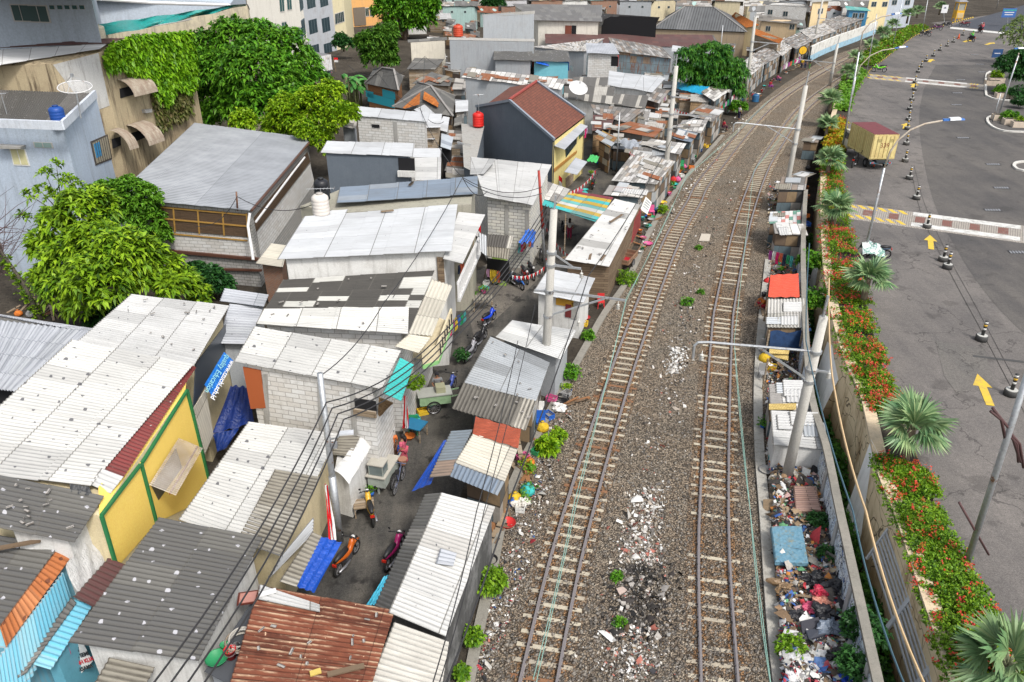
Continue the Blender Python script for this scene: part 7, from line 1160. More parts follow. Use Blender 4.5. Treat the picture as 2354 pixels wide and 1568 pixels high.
words3(bt_, 'quality Education', bq[0].lerp(bq[1], .22).lerp(bq[3].lerp(bq[2], .22), .02)+nn_*.05, bq[3]-bq[0], nn_, .34, (.25, .55, .62)); words3(bt_, 'www.tzuchi.sch.id', bq[0].lerp(bq[1], .78).lerp(bq[3].lerp(bq[2], .78), .05)+nn_*.05, bq[2]-bq[1], nn_, .30, (.62, .64, .66), bold=.006)
pq = Q('150,1490,1.6 190,1476,1.9 213,1520,1.2 175,1560,.7'); pt_ = T('poster', 'white printed banner with bold lettering hanging among the laundry, bottom left', 'banner', pq[0]); m = MB(); m.grid(lambda i, j: pq[0].lerp(pq[1], i/6).lerp(pq[3].lerp(pq[2], i/6), j/6), 6, 6); m.build('sheet', tarp((.58, .58, .57), .05), pt_); pn = (pq[1]-pq[0]).cross(pq[3]-pq[0]).normalized(); pn = pn if pn.y < 0 else -pn
for i, (s_, c_) in enumerate((('POLIT', (.03, .03, .03)), ('KALI SEMI', (.03, .03, .03)), ('LEBIH KUAT', (.4, .02, .03)), ('BERSAMA', (.03, .03, .03)))): words3(pt_, s_, pq[0].lerp(pq[3], .22+.2*i)+(pq[1]-pq[0])*.08+pn*.02, pq[1]-pq[0], pn, .17, c_, bold=.006)
CLO = ((.5, .02, .12), (.02, .03, .06), (.55, .55, .53), (.03, .10, .35), (.5, .35, .03), (.25, .05, .2), (.05, .25, .25), (.45, .1, .05), (.35, .2, .3), (.02, .2, .08))
def laundry(label, a, b, n, seed, drop=.8):
    r_ = random.Random(seed); P, S = A(*a), A(*b); t = T('clothes_line', label, 'laundry', P); MB().tube([P, P.lerp(S, .5)-V3((0, 0, .08)), S], .012, 5).build('line', WIRE, t)
    for i in range(n):
        c = P.lerp(S, (i+.5)/n); d = (S-P)/n*.44; l = drop*r_.uniform(.6, 1.1); nn = V3((d.y, -d.x, 0)).normalized(); m = MB(); m.grid(lambda u, v: c+d*(u/3-1)*(1 if v else 1)+d*(u/3)*0+nn*.05*math.sin(u*2+v)-V3((0, 0, l*v/4))-d*(-.0)+d*.0, 6, 4); m.build('garment', cloth(r_.choice(CLO)), t, True)
for a in (('laundry hanging under the balustrade gallery', (1052, 612, 3.3), (1066, 602, 3.3), 3, 1), ('washing line across the concrete yard beside the blue motorcycle', (1030, 745, 1.8), (1070, 712, 1.8), 6, 2), ('laundry under the eave of the little white roof', (962, 296, 4.2), (976, 300, 4.2), 3, 3), ('coloured clothes on the window rail of the yellow fronted house', (1331, 308, 3.9), (1350, 292, 3.9), 6, 4), ('row of clothes under the black lean-to of the grey building', (1140, 142, 4.0), (1222, 146, 4.0), 12, 5), ('clothes hanging left of the bright blue tarp', (1210, 140, 4.0), (1232, 142, 4.0), 5, 6), ('laundry beside the crowded lane flag', (1488, 226, 3.2), (1530, 220, 3.2), 8, 7), ('purple and red laundry at the bottom left', (118, 1498, 2.2), (152, 1470, 2.4), 5, 8), ('green and blue clothes on the line beside the red tarp roof', (1768, 575, 1.9), (1825, 590, 1.8), 7, 9), ('laundry on the stall posts in the lane', (1190, 560, 2.2), (1226, 548, 2.2), 6, 10), ('clothes along the shanty fronts at the far bend', (1650, 250, 2.2), (1690, 215, 2.2), 8, 11), ('clothes by the far persons', (1800, 150, 2.2), (1840, 130, 2.2), 8, 12), ('wash hung under the dark hip roof by the blue tarp', (1310, 150, 3.6), (1318, 152, 3.6), 2, 13), ('clothes drying on the fence at the green stall', (1118, 618, 2.0), (1150, 624, 2.0), 4, 14), ('laundry below the far blue house front', (1950, 30, 3), (2000, 34, 3), 6, 15)): laundry(*a)
def bunting(label, a, b, n=16):
    P, S = A(*a), A(*b); t = T('bunting', label, 'bunting', P, 'red and white pennant strings'); m, r_, w = MB(), MB(), MB()
    L = [P.lerp(S, i/n)-V3((0, 0, 1.2*(i/n)*(1-i/n))) for i in range(n+1)]; m.tube(L, .01, 4); m.build('string', WIRE, t)
    for i in range(n): (r_ if i % 2 else w).hexa([L[i]-V3((0, .005, 0)), L[i+1]-V3((0, .005, 0)), L[i].lerp(L[i+1], .5)-V3((0, .005, .3))], [L[i]+V3((0, .005, 0)), L[i+1]+V3((0, .005, 0)), L[i].lerp(L[i+1], .5)+V3((0, .005, -.3))])
    for q, c, nm2 in ((r_, (.5, .02, .02), 'red_pennants'), (w, (.6, .6, .6), 'white_pennants')): o = q.build(nm2, cloth(c), t); o['kind'] = 'stuff'
bunting('pennant string from the red pole to the white roofed shack', (1244, 500, 4), (1305, 585, 2.8)); bunting('pennant string across the motorcycles at the corner shop', (1176, 632, 2.4), (1252, 612, 2.4)); bunting('pennant string along the yellow house front', (1310, 440, 4.5), (1370, 390, 4)); bunting('pennant string over the far lane', (1445, 345, 3.5), (1480, 360, 3)); bunting('pennant string across the crowded lane by the laundry', (1545, 246, 3), (1600, 258, 2.8))
def cart(label, px, rz, col, cab, z=0, flat=False):
    t = local('food_cart', label, 'cart'); wd = paint(col, .7, .5)
    MB().box((0, 0, .72), (.75, 1.5, .5)).build('body', wd, t); MB().box((0, 0, .99), (.85, 1.65, .05)).build('counter', paint(sc3(cab, 1)), t)
    for s in (-1, 1): wheel(t, (s*.45, -.1, .36), .36, .06, True)
    if not flat:
        MB().box((0, -.45, 1.28), (.6, .5, .5)).build('glass_case', glass((.12, .15, .15)), t); MB().box((0, -.45, 1.55), (.7, .6, .05)).build('case_top', paint(cab), t); m = MB()
        for sx in (-1, 1):
            for sy in (-1, 1): m.bar((sx*.3, -.45+sy*.25, 1.0), (sx*.3, -.45+sy*.25, 1.55), .035)
        m.build('case_frame', wd, t)
    else: MB().box((0, .3, 1.16), (.5, .45, .3)).build('stove_box', paint((.3, .3, .2)), t)
    MB().bar((-.3, .75, .8), (-.3, 1.25, .85), .05).bar((.3, .75, .8), (.3, 1.25, .85), .05).build('handles', wd, t); MB().bar((0, -.6, .45), (0, -.6, 0), .07).build('stand', wd, t); put(t, A(*px), rz); return t
cart('grey food cart with a glass case and two big wheels in the alley', (884, 1115), -.25, (.30, .33, .30), (.40, .38, .33)); cart('pale green pushcart with a large spoked wheel, loaded with pots', (1000, 940), -1.35, (.25, .38, .22), (.35, .36, .33), flat=True)
t = local('bicycle', 'old bicycle with a basket leaning beside the grey food cart', 'bicycle'); m = MB()
for y in (-.5, .5): wheel(t, (0, y, .33), .33, .05, True)
m.tube([(0, -.5, .33), (0, -.1, .35), (0, .35, .8), (0, .5, .33)], .02, 6).tube([(0, -.1, .35), (0, -.2, .85)], .02, 6).tube([(0, -.18, .75), (0, .35, .8), (0, .33, .98)], .02, 6).tube([(-.25, .3, 1.0), (.25, .3, 1.0)], .018, 6); m.build('frame', plain((.1, .12, .2)), t, True); MB().lathe([(.12, .72), (.2, 1.0)], (0, .6, 0), 12).build('basket', paint((.3, .15, .1)), t); MB().box((0, -.2, .9), (.16, .26, .06)).build('saddle', TY, t); put(t, A(918, 1118), -.2)
t = local('handcart', 'long wooden handcart with a red lined bed beside the track', 'cart'); wdn = planks((.26, .16, .10), (.20, .12, .08)); MB().box((0, 0, .45), (.95, 1.9, .06)).build('bed', paint((.40, .015, .03)), t)
for c, d in (((-.5, 0, .62), (.06, 2.0, .34)), ((.5, 0, .62), (.06, 2.0, .34)), ((0, -1.0, .62), (1.0, .06, .34)), ((0, 1.0, .62), (1.0, .06, .34)), ((0, .35, .62), (.9, .05, .3))): MB().box(c, d).build('side_board', wdn, t)
for s in (-1, 1): wheel(t, (s*.58, -.1, .3), .3, .07, True); MB().bar((s*.4, 1.0, .6), (s*.4, 2.4, .75), .06).build('shaft', wdn, t)
put(t, A(1437, 610), -.45)
def furniture(label, px, z, rz, name, cat, top, w, d, h, leg=.05, back=False):
    t = local(name, label, cat); MB().box((0, 0, h), (w, d, .05)).build('top' if not back else 'seat', top, t)
    for sx in (-1, 1):
        for sy in (-1, 1): MB().bar((sx*(w/2-.05), sy*(d/2-.05), 0), (sx*(w/2-.05), sy*(d/2-.05), h), leg).build('leg', WD, t)
    if back: MB().box((0, d/2, h+.3), (w, .05, .6)).build('backrest', top, t)
    put(t, A(*px, z), rz)
furniture('blue topped wooden table in the alley behind the women', (956, 1005), 0, -.4, 'table', 'table', paint((.02, .15, .28)), .9, .8, .72); furniture('wooden bench under the shirtless man', (1790, 476), 0, .3, 'bench', 'bench', WD, 1.6, .4, .42); furniture('small plank stool table at the crates in the alley', (838, 1180), 0, .2, 'table', 'table', WD, .8, .6, .5); furniture('wooden cabinet table by the yard entrance with corrugated lid', (1110, 712), 0, .1, 'cabinet', 'cabinet', OLD, 1.2, .8, .8); furniture('rough plank table in front of the shanty at the bend', (1636, 292), 0, .3, 'table', 'table', WD, 1.2, .7, .6)
# small household clutter
PC = (('blue', (.02, .10, .40)), ('white', (.58, .58, .56)), ('black', (.02, .02, .022)), ('red', (.50, .03, .03)), ('green', (.03, .25, .10)), ('yellow', (.60, .40, .03)), ('grey', (.25, .25, .25)), ('turquoise', (.05, .40, .38)), ('pink', (.55, .10, .25)), ('orange', (.55, .16, .03)))
def bucket(t, p, r_, c, big=1.0): q = r_.uniform(.14, .19)*big; MB().lathe([(q*.78, 0), (q, q*1.9), (q*1.06, q*1.92), (q*.95, q*1.9), (q*.75, .05)], p, 14).build('body', plain(c, .45), t, True); MB().torus(p+V3((0, 0, q*1.5)), q*1.02, .008, Matrix.Rotation(.5, 3, 'X'), 14, 4).build('handle', GS, t)
def basin(t, p, r_, c): q = r_.uniform(.22, .34); MB().lathe([(q*.7, 0), (q, .16), (q*1.08, .17), (q*.96, .15), (q*.66, .03)], p, 18).build('bowl', plain(c, .45), t, True); MB().torus(p+V3((0, 0, .17)), q*1.04, .012, None, 18, 4).build('rim', plain(sc3(c, .8), .45), t, True)
def crate(t, p, r_, c):
    a = r_.random()*3; w, d, h = .5, .36, .28; M = Matrix.Rotation(a, 3, 'Z'); pm = plain(c, .6); MB().box(p+V3((0, 0, .02)), (w, d, .03), a).build('bottom', pm, t)
    for s in (-1, 1):
        for k in (.09, .22): MB().box(p+M@V3((s*w/2, 0, k)), (.02, d, .09), a).box(p+M@V3((0, s*d/2, k)), (w, .02, .09), a).build('slats', pm, t)
def sack(t, p, r_, c): q = r_.uniform(.22, .32); MB().lathe([(q*.7, 0), (q*1.05, q*.3), (q, q*.9), (q*.55, q*1.4), (q*.2, q*1.6), (q*.3, q*1.75)], p, 12).build('body', cloth(c, None, 6), t, True); MB().torus(p+V3((0, 0, q*1.58)), q*.24, .015, None, 10, 4).build('tie', plain((.1, .1, .1)), t)
def plantpot(t, p, r_, c):
    q = r_.uniform(.12, .18); MB().lathe([(q*.7, 0), (q, q*1.6), (q*.9, q*1.6), (q*.85, q*1.4)], p, 12).build('pot', plain(c, .7), t, True); n = 30; C = np.array(p)+[0, 0, q*1.6]+NR.normal(0, .12, (n, 3))*[1, 1, .9]; C[:, 2] = np.maximum(C[:, 2], p.z+q*1.6); v, f = rosettes(C, np.tile([0, 0, 1.], (n, 1)), 5, .14, .06); npmesh('leaves', v, f, leafmat(YG if r_.random() < .5 else MANGO), t)
def board(t, p, r_, c):
    a = r_.random()*3; l = r_.uniform(.8, 1.8); d = V3((math.cos(a), math.sin(a), r_.uniform(.05, .35)))*l; m = WD if r_.random() < .6 else WDR; MB().bar(p, p+d, r_.uniform(.1, .22), .03).build('plank', m, t); MB().bar(p+V3((.2, .15, .03)), p+V3((.2, .15, .03))+V3((d.x*.8, d.y*.7-.2, .12)), .1, .03).build('plank', WDD, t)
def chair(t, p, r_, c):
    pm = plain(c, .5); MB().box(p+V3((0, 0, .42)), (.42, .42, .04)).build('seat', pm, t); MB().box(p+V3((0, .2, .66)), (.42, .04, .42)).build('backrest', pm, t)
    for sx in (-1, 1):
        for sy in (-1, 1): MB().bar(p+V3((sx*.2, sy*.2, 0)), p+V3((sx*.17, sy*.17, .42)), .04).build('leg', pm, t)
KIND = {'bucket': (bucket, 'plastic bucket'), 'basin': (basin, 'washing basin'), 'crate': (crate, 'slatted crate'), 'sack': (sack, 'tied sack'), 'potted_plant': (plantpot, 'potted plant'), 'timber': (board, 'scrap timber pieces'), 'chair': (chair, 'plastic chair')}
def clutter(where, spots, seed, z=0.0, kinds=('bucket', 'bucket', 'basin', 'crate', 'sack', 'potted_plant', 'timber', 'timber', 'chair')):
    r_ = random.Random(seed); made = {}
    for (x, y) in sorted(spots, key=lambda s: -s[1]):
        k = r_.choice(kinds); cn, c = r_.choice(PC); p = A(x, y, z); lb = ('%s %s %s' % (cn, KIND[k][1], where)) if k != 'timber' else 'weathered scrap timber pieces '+where; t = T(k, lb, KIND[k][1], p, 'household things '+where); KIND[k][0](t, p, r_, c); made.setdefault(lb, []).append(t)
    for lb, ts in made.items():
        if len(ts) > 1:
            for i, t in enumerate(ts): t['label'] = lb+', '+('nearest', 'second', 'third', 'fourth', 'fifth', 'sixth', 'seventh', 'eighth', 'ninth')[i]+(' of them' if i == 0 else ' nearest')
def along(a, b, n, seed, sp=14):
    r_ = random.Random(seed); return [(a[0]+(b[0]-a[0])*(i+.5)/n+r_.uniform(-sp, sp), a[1]+(b[1]-a[1])*(i+.5)/n+r_.uniform(-sp*.6, sp*.6)) for i in range(n)]
clutter('by the buckets beside the white roofed shack', along((1478, 535), (1520, 430), 22, 1, 12), 1, 0, ('bucket', 'bucket', 'basin', 'basin', 'crate', 'chair')); clutter('on the ground beyond the handcart', along((1490, 545), (1470, 590), 7, 2, 9), 2, 0, ('bucket', 'basin', 'timber')); clutter('outside the shacks at the railway bend', along((1560, 400), (1640, 310), 20, 3, 9), 3); clutter('beside the shack next to the far pole', along((1525, 445), (1570, 380), 12, 4, 9), 4)
clutter('at the foot of the silver roofed shack', along((1300, 890), (1235, 1000), 12, 5, 14), 5); clutter('near the bent wall of the cream roofed shack', along((1225, 1030), (1190, 1180), 16, 6, 18), 6, 0, ('timber', 'timber', 'sack', 'bucket', 'crate', 'potted_plant')); clutter('on the rubble by the graffiti shack wall', along((1170, 1200), (1120, 1290), 9, 7, 14), 7, 0, ('timber', 'timber', 'basin', 'sack')); clutter('beside the white hut next to the track', along((1345, 745), (1400, 660), 9, 8, 14), 8); clutter('outside the far curve shanties', along((1680, 258), (1850, 140), 26, 9, 7), 9, 0, ('bucket', 'crate', 'sack', 'basin', 'timber')); clutter('along the alley by the food carts', along((845, 1150), (1000, 900), 12, 10, 12), 10, 0, ('bucket', 'basin', 'crate', 'chair', 'potted_plant')); clutter('in the yard by the corner shop', along((1080, 690), (1240, 570), 12, 11, 14), 11, 0, ('bucket', 'crate', 'chair', 'potted_plant', 'basin')); clutter('in the lane by the yellow front', along((1330, 470), (1400, 350), 12, 12, 12), 12)
clutter('among the trackside huts on the right', along((1775, 1090), (1770, 720), 20, 21, 22)+along((1772, 690), (1800, 420), 22, 22, 20), 21, .05); clutter('behind the trackside huts near the ditch wall', along((1850, 680), (1852, 380), 14, 23, 8), 23, .05, ('timber', 'crate', 'bucket', 'sack')); clutter('under the eaves of the far board shacks', along((1590, 380), (1480, 520), 14, 24, 7), 24)
clutter('on the flat gutter roof at the bottom', ((520, 1495), (532, 1510), (545, 1500), (500, 1520)), 13, 2.2, ('bucket', 'basin')); clutter('in the weedy left yard', along((20, 715), (150, 735), 10, 14, 14), 14, 0, ('timber', 'timber', 'timber', 'sack'))
for i, (x, y, z, l, a, lb) in enumerate(((1316, 588, 2.6, 2.0, .5, 'long plank lying on the white sheet roof, nearest its lower corner'), (1356, 590, 2.6, 1.0, 1.4, 'short plank on the white sheet roof beside the long one'), (1385, 592, 2.6, .9, 1.2, 'third plank on the white sheet roof, near its right corner'), (1416, 502, 2.85, 1.9, 1.0, 'plank near the top of the white sheet roof'), (945, 422, 7.1, .7, 1.4, 'short board on the blue grey corrugated roof'), (890, 485, 6.85, .7, .3, 'small board on the smooth white roof'), (795, 1540, 2.75, 1.0, .3, 'weathered stick lying on the rusty roof'), (615, 1362, 3.0, .5, .4, 'broken white slab on the rusty roof edge'), (725, 1545, 2.75, .3, .4, 'yellow rag scrap on the rusty roof'), (25, 1255, 4.5, 1.6, .3, 'grey stick on the dark roof at the left edge'))):
    c = A(x, y, z+.07); d = V3((math.cos(a), math.sin(a), 0))*l/2; q = MB().bar(c-d, c+d, .16, .05).build('plank' if 'slab' not in lb and 'rag' not in lb else 'slab' if 'slab' in lb else 'rag', plaster((.6, .6, .6), .2) if 'slab' in lb else plain((.5, .38, .1)) if 'rag' in lb else WDD, None, loc=c); tag(q, lb, 'plank' if 'stick' not in lb and 'slab' not in lb and 'rag' not in lb else lb.split()[1 if 'stick' not in lb else 1])
c = A(556, 1482, 2.2); t = T('hose_coil', 'big coil of pale hose on the gutter roof at the bottom', 'hose', c)
for i in range(7): MB().torus(c+V3((R.uniform(-.06, .06), R.uniform(-.06, .06), .05+.04*i)), .38+R.uniform(-.05, .05), .03, Matrix.Rotation(R.uniform(-.15, .15), 3, 'X'), 26, 6).build('loop', plain(R.choice(((.4, .38, .34), (.25, .2, .15), (.5, .48, .45)))), t, True)
h = H('flat tarred gutter roof between the grey roof and the rusty roof', '606,1345,2.2 640,1360,2.2 560,1590,2.1 470,1545,2.1', plain((.07, .075, .085), .9), PLG, 0, name='shed', amp=0, inset=.15)
t = T('wall_board', 'square brown wood framed panel leaning on the grey house corner', 'panel', A(570, 1375, 2.4)); MB().box(A(570, 1374, 2.5), (.62, .5, .06), .2).build('frame', paint((.12, .03, .02)), t); MB().box(A(570, 1374, 2.52), (.5, .4, .06), .2).build('inset', paint((.45, .22, .18)), t)
# ------------------------------------------------------------ right hand side: shacks, rubbish, mattresses
for lab, q, rm, r in (('white corrugated roof hut wrapped round the leaning pole', '1770,945,1.9 1882,947,1.9 1902,1035,1.6 1776,1022,1.6', WH2, 0), ('patched grey and white roof hut with a woven mat', '1765,884,1.8 1850,884,1.8 1868,944,1.6 1768,943,1.6', RP3, 0), ('long weathered white corrugated roof hut below the red tarp', '1765,688,2.0 1850,686,2.0 1855,754,1.7 1762,753,1.7', corr((.56, .55, .52), (.45, .44, .40), .3, .4, groove=.5), 1), ('pale sheet roof hut beside the ditch creepers', '1775,517,2.0 1846,514,2.0 1857,543,1.8 1780,538,1.8', RP3, 0), ('cloth and board roofed hut by the trackside bench', '1769,488,2.0 1840,484,2.0 1841,513,1.8 1767,515,1.8', patchy(((.55, .54, .52), (.45, .2, .18), (.12, .25, .2), (.5, .5, .5)), .7, .3), 0), ('grey board roof shack with a yellow stripe on its front', '1795,407,2.3 1856,407,2.3 1851,437,2.0 1788,437,2.0', RP2, 0), ('low junk hut by the far bent arm pole', '1833,398,2.0 1856,400,2.0 1850,410,1.8 1806,408,1.8', RP2, 0), ('little grey sheet lean-to behind the fan palms', '1862,310,2.0 1886,312,2.0 1880,328,1.8 1845,326,1.8', RP2, 0)):
    hh_ = H(lab, q, rm, SCR if 'wrapped' not in lab else PLW, r, sag=.04, inset=.12); bits_roof(hh_, 3, (WH2, OLD, SIL), len(lab), .6, 1.3)
banner('tarpaulin', 'bright red tarp stretched over a hut frame beside the ditch', '1771,632,2.1 1834,629,2.1 1838,683,1.8 1765,683,1.8', tarp((.62, .07, .03), .15), 'tarp', amp=.03); t = T('timber_hut', 'timber skeleton of the hut below the red tarp', 'hut', A(1800, 690)); 
for x, y, z in ((1771, 632, 2.0), (1834, 629, 2.0), (1838, 683, 1.7), (1765, 683, 1.7)): p = A(x, y, z); MB().bar((p.x, p.y, 0), p, .09).build('post', WD, t)
t = T('stall_frame', 'open stall frame with dark blue cloth beside the leaning pole', 'stall', A(1805, 870)); 
for x, y in ((1768, 760), (1845, 760), (1850, 820), (1765, 825)): p = A(x, y, 1.9); MB().bar((p.x, p.y, 0), p, .08).build('post', WD, t)
m = MB(); P = Q('1770,762,1.6 1842,762,1.6 1846,800,.9 1768,800,1.0'); m.grid(lambda i, j: P[0].lerp(P[1], i/8).lerp(P[3].lerp(P[2], i/8), j/5)+V3((0, 0, .08*math.sin(i+j))), 8, 5); m.build('cloth', cloth((.01, .03, .08)), t, True)
MAT_ = planks((.55, .42, .16), (.45, .33, .12), .12, .08, (.2, .14, .05))
for lb, q in (('woven bamboo mat on the patched roof hut', '1767,928,1.78 1830,927,1.78 1829,941,1.74 1767,941,1.74'), ('woven bamboo mat tied to the pipe brace, upper', '1768,802,1.7 1814,806,1.7 1812,814,1.6 1768,812,1.6'), ('woven bamboo mat tied to the pipe brace, lower', '1770,808,1.5 1812,818,1.5 1811,828,1.4 1770,818,1.4')): P = ccw(Q(q)); tag(MB().hexa([p-V3((0, 0, .03)) for p in P], P).build('woven_mat', MAT_, None, loc=P[0]), lb, 'mat')
g = G('quilted_ticking', .9, .2); p_ = g.pos(); k = g.mix(g.rv(g.noise(p_, 2.2, 5, .7), .5, .7), (.10, .22, .30), (.28, .22, .08)); g.col(g.mix(g.rv(g.noise(p_, 9, 3), .4, .6), k, (.14, .26, .34))); g.bump(g.n('TexVoronoi', {'Vector': p_, 'Scale': 7.0}).outputs[0], .7, .04)
def slab(name, label, q, h, mat, cat): P = ccw(Q(q)); c = sum(P, V3())/4; m = MB(); i = [c.lerp(p, .93)+V3((0, 0, h)) for p in P]; m.hexa([p for p in P], [p+V3((0, 0, h*.8)) for p in P]).hexa([p+V3((0, 0, h*.8)) for p in P], i); tag(m.build(name, mat, None, loc=c), label, cat)
slab('mattress', 'stained blue quilted mattress on the rubbish heap', '1769,1217,.55 1840,1216,.7 1856,1302,.6 1780,1299,.45', .2, g.m, 'mattress'); slab('bed_base', 'broken pinkish slatted bed base on the rubbish heap', '1822,1122,.6 1873,1124,.7 1886,1180,.6 1827,1180,.5', .16, planks((.36, .24, .20), (.30, .19, .15), .9, .12), 'bed base'); slab('panel', 'dark broken foam panel in the lower rubbish', '1838,1432,.75 1880,1422,.8 1890,1448,.7 1842,1460,.65', .1, plain((.04, .04, .05)), 'panel'); slab('panel', 'second dark panel lower in the rubbish', '1850,1452,.75 1888,1446,.8 1896,1462,.7 1858,1474,.65', .08, plain((.03, .035, .05)), 'panel')
from mathutils import noise as MN
def crumple(p, d, r_): return p+d*(1+.9*MN.noise((d+p)*(1.1/r_))+.5*MN.noise((d+p*2)*(3.2/r_)))
def bag(label, x, y, z, r_, c, el=1.3):
    r_ *= .62; p = A(x, y, z-.12); m = MB(); m.grid(lambda i, j: crumple(p, V3((math.cos(i*PI/14)*math.sin(j*PI/14)*r_*el, math.sin(i*PI/14)*math.sin(j*PI/14)*r_, math.cos(j*PI/14)*r_*.65)), r_), 28, 14); tag(m.build('rubbish_bag', tarp(c, .25), None, False, loc=p), label, 'bag')
for a in (('black rubbish bag below the blue mattress', 1872, 1330, .8, .42, (.012, .012, .015)), ('black rubbish bag against the graffiti wall', 1915, 1345, .85, .38, (.012, .012, .015)), ('large shiny black bag in the middle of the heap', 1898, 1410, .9, .48, (.01, .01, .014)), ('grey blue plastic bag on the lower heap', 1910, 1440, .9, .5, (.12, .15, .20)), ('small black bag near the ballast edging', 1836, 1412, .7, .3, (.012, .012, .015)), ('red cloth bag on the heap by the wall', 1885, 1360, .9, .32, (.4, .02, .05)), ('pink holdall bag with dark straps on the heap', 1885, 1385, .9, .36, (.42, .17, .12)), ('red and pink bundle left of the holdall', 1862, 1398, .8, .28, (.45, .05, .12)), ('blue bag at the very bottom of the heap', 1945, 1555, .8, .3, (.01, .05, .4)), ('brown rug bundle below the mattress', 1800, 1345, .6, .5, (.20, .13, .07)), ('black bag low on the heap beside the blue bag', 1920, 1500, .9, .36, (.012, .012, .015)), ('white sack on the ballast by the scrap timber', 1200, 1155, .3, .42, (.50, .48, .44)), ('white flour sack beside the yellow jerrycan box', 1282, 935, .3, .4, (.55, .54, .52)), ('dark blue bag near the leaning pole foot', 1850, 1150, .6, .25, (.01, .03, .12))): bag(*a)
LIT = ((.55, .55, .53), (.42, .40, .37), (.62, .62, .62), (.30, .22, .14), (.22, .14, .08), (.03, .03, .035), (.05, .05, .06), (.45, .05, .06), (.05, .12, .35), (.5, .2, .05), (.12, .3, .15), (.55, .3, .35), (.3, .28, .25), (.35, .25, .15), (.1, .3, .4), (.62, .60, .55))
LITD = ((.50, .49, .47), (.36, .34, .31), (.55, .55, .55), (.22, .16, .10), (.15, .10, .06), (.02, .02, .022), (.03, .03, .035), (.30, .03, .04), (.03, .08, .22), (.10, .09, .08), (.07, .06, .05), (.28, .18, .10), (.2, .19, .17), (.02, .022, .03), (.07, .16, .2), (.45, .30, .28), (.12, .08, .05), (.40, .33, .22), (.05, .045, .04))
def litter(name, label, pts, n, size, cols, zf, cat='litter', flat=.5):
    """crumpled scraps strewn over survey spots: pts = fn() -> (x, y)"""
    C = np.array([tuple(A(*pts(), 0)) for _ in range(n)]); C[:, 2] = [zf() for _ in range(n)]; v = []; s = size*NR.lognormal(-.2, .6, n); M = nrm(NR.normal(0, 1, (n, 3))*[1, 1, flat]); N_ = nrm(NR.normal(0, .7, (n, 3))+[0, 0, 1]); U = nrm(np.cross(M, N_)); W_ = np.cross(N_, U); a = NR.uniform(.5, 1.2, (n, 1)); s = s[:, None]
    P = [C+U*s*a+W_*s*NR.uniform(.2, .8, (n, 1)), C-U*s*a*NR.uniform(.3, 1, (n, 1))+W_*s*.5, C-U*s*a-W_*s*NR.uniform(.2, .7, (n, 1)), C+U*s*a*.7-W_*s*.6, C+N_*s*NR.uniform(.15, .6, (n, 1))]
    v = np.stack(P, 1).reshape(-1, 3); b = np.arange(n)[:, None]*5; f = np.concatenate([b+np.array([[0, 1, 4]]), b+np.array([[1, 2, 4]]), b+np.array([[2, 3, 4]]), b+np.array([[3, 0, 4]])], 0); o = npmesh(name, v, f, bits(cols), None, loc=tuple(C[0])); return tag(o, label, cat, kind='stuff')
def quadpick(*q):
    def f():
        u, w = R.random(), R.random(); a = [q[0][k]*(1-u)+q[1][k]*u for k in (0, 1)]; b = [q[3][k]*(1-u)+q[2][k]*u for k in (0, 1)]; return tuple(a[k]*(1-w)+b[k]*w for k in (0, 1))
    return f
hm_ = MB(); hp = Q('1765,1100,.1 1895,1100,.3 1990,1640,.3 1800,1640,.1'); hm_.grid(lambda i, j: hp[0].lerp(hp[1], i/10).lerp(hp[3].lerp(hp[2], i/10), j/40)+V3((0, 0, .28*math.sin(i/10*PI*.85)**.7+.1*math.sin(i*2.2+j)*math.sin(j*1.3))), 10, 40); gm = G('rubbish_soil', .95, .1); gm.col(gm.ramp(gm.noise(gm.pos(), 3, 5, .7), [(.3, (.05, .045, .04)), (.7, (.22, .18, .14))])); tag(hm_.build('rubbish_heap', gm.m, None, True, loc=hp[0]), 'long heap of rubbish between the track edging and graffiti wall', 'rubbish heap', kind='stuff')
litter('rubbish_scraps', 'mixed rags, plastic and boards covering the rubbish heap', quadpick((1770, 1090), (1890, 1100), (1985, 1640), (1800, 1640)), 10500, .085, (LITD+LIT)[:30], lambda: .22+R.random()*.36); litter('rubbish_scraps', 'pale plastic bags at the bottom of the rubbish heap', quadpick((1790, 1480), (1950, 1500), (1985, 1640), (1800, 1640)), 2200, .10, ((.6, .6, .6), (.5, .5, .52), (.44, .44, .42), (.56, .55, .5), (.3, .3, .29), (.03, .03, .035), (.10, .08, .06), (.08, .15, .32), (.36, .07, .09), (.5, .5, .5)), lambda: .35+R.random()*.3); litter('rubbish_scraps', 'rubbish and rags around the trackside huts on the right', quadpick((1765, 420), (1850, 420), (1870, 1100), (1760, 1100)), 4200, .075, (LITD+LIT)[:30], lambda: .05+R.random()*.3)
def midline(y0, y1, w):
    C_ = [(1700, 392), (1610, 560), (1580, 700), (1555, 830), (1510, 1000), (1480, 1180), (1468, 1350), (1455, 1568)]
    def f():
        y = R.uniform(y0, y1)
        for (a, b), (c, d) in zip(C_, C_[1:]):
            if b <= y <= d: x = a+(c-a)*(y-b)/(d-b); return x+R.gauss(0, w*(y+200)/1000), y
        return C_[0]
    return f
WHT_ = ((.55, .54, .52), (.62, .62, .60), (.45, .43, .40), (.35, .30, .25), (.6, .58, .55), (.5, .48, .44), (.22, .19, .15), (.3, .29, .27), (.12, .11, .10), (.34, .12, .09)); BLK_ = ((.012, .012, .012), (.02, .018, .016), (.035, .03, .028), (.05, .045, .04), (.3, .28, .26))
G0 = lambda: .012+R.random()*.05
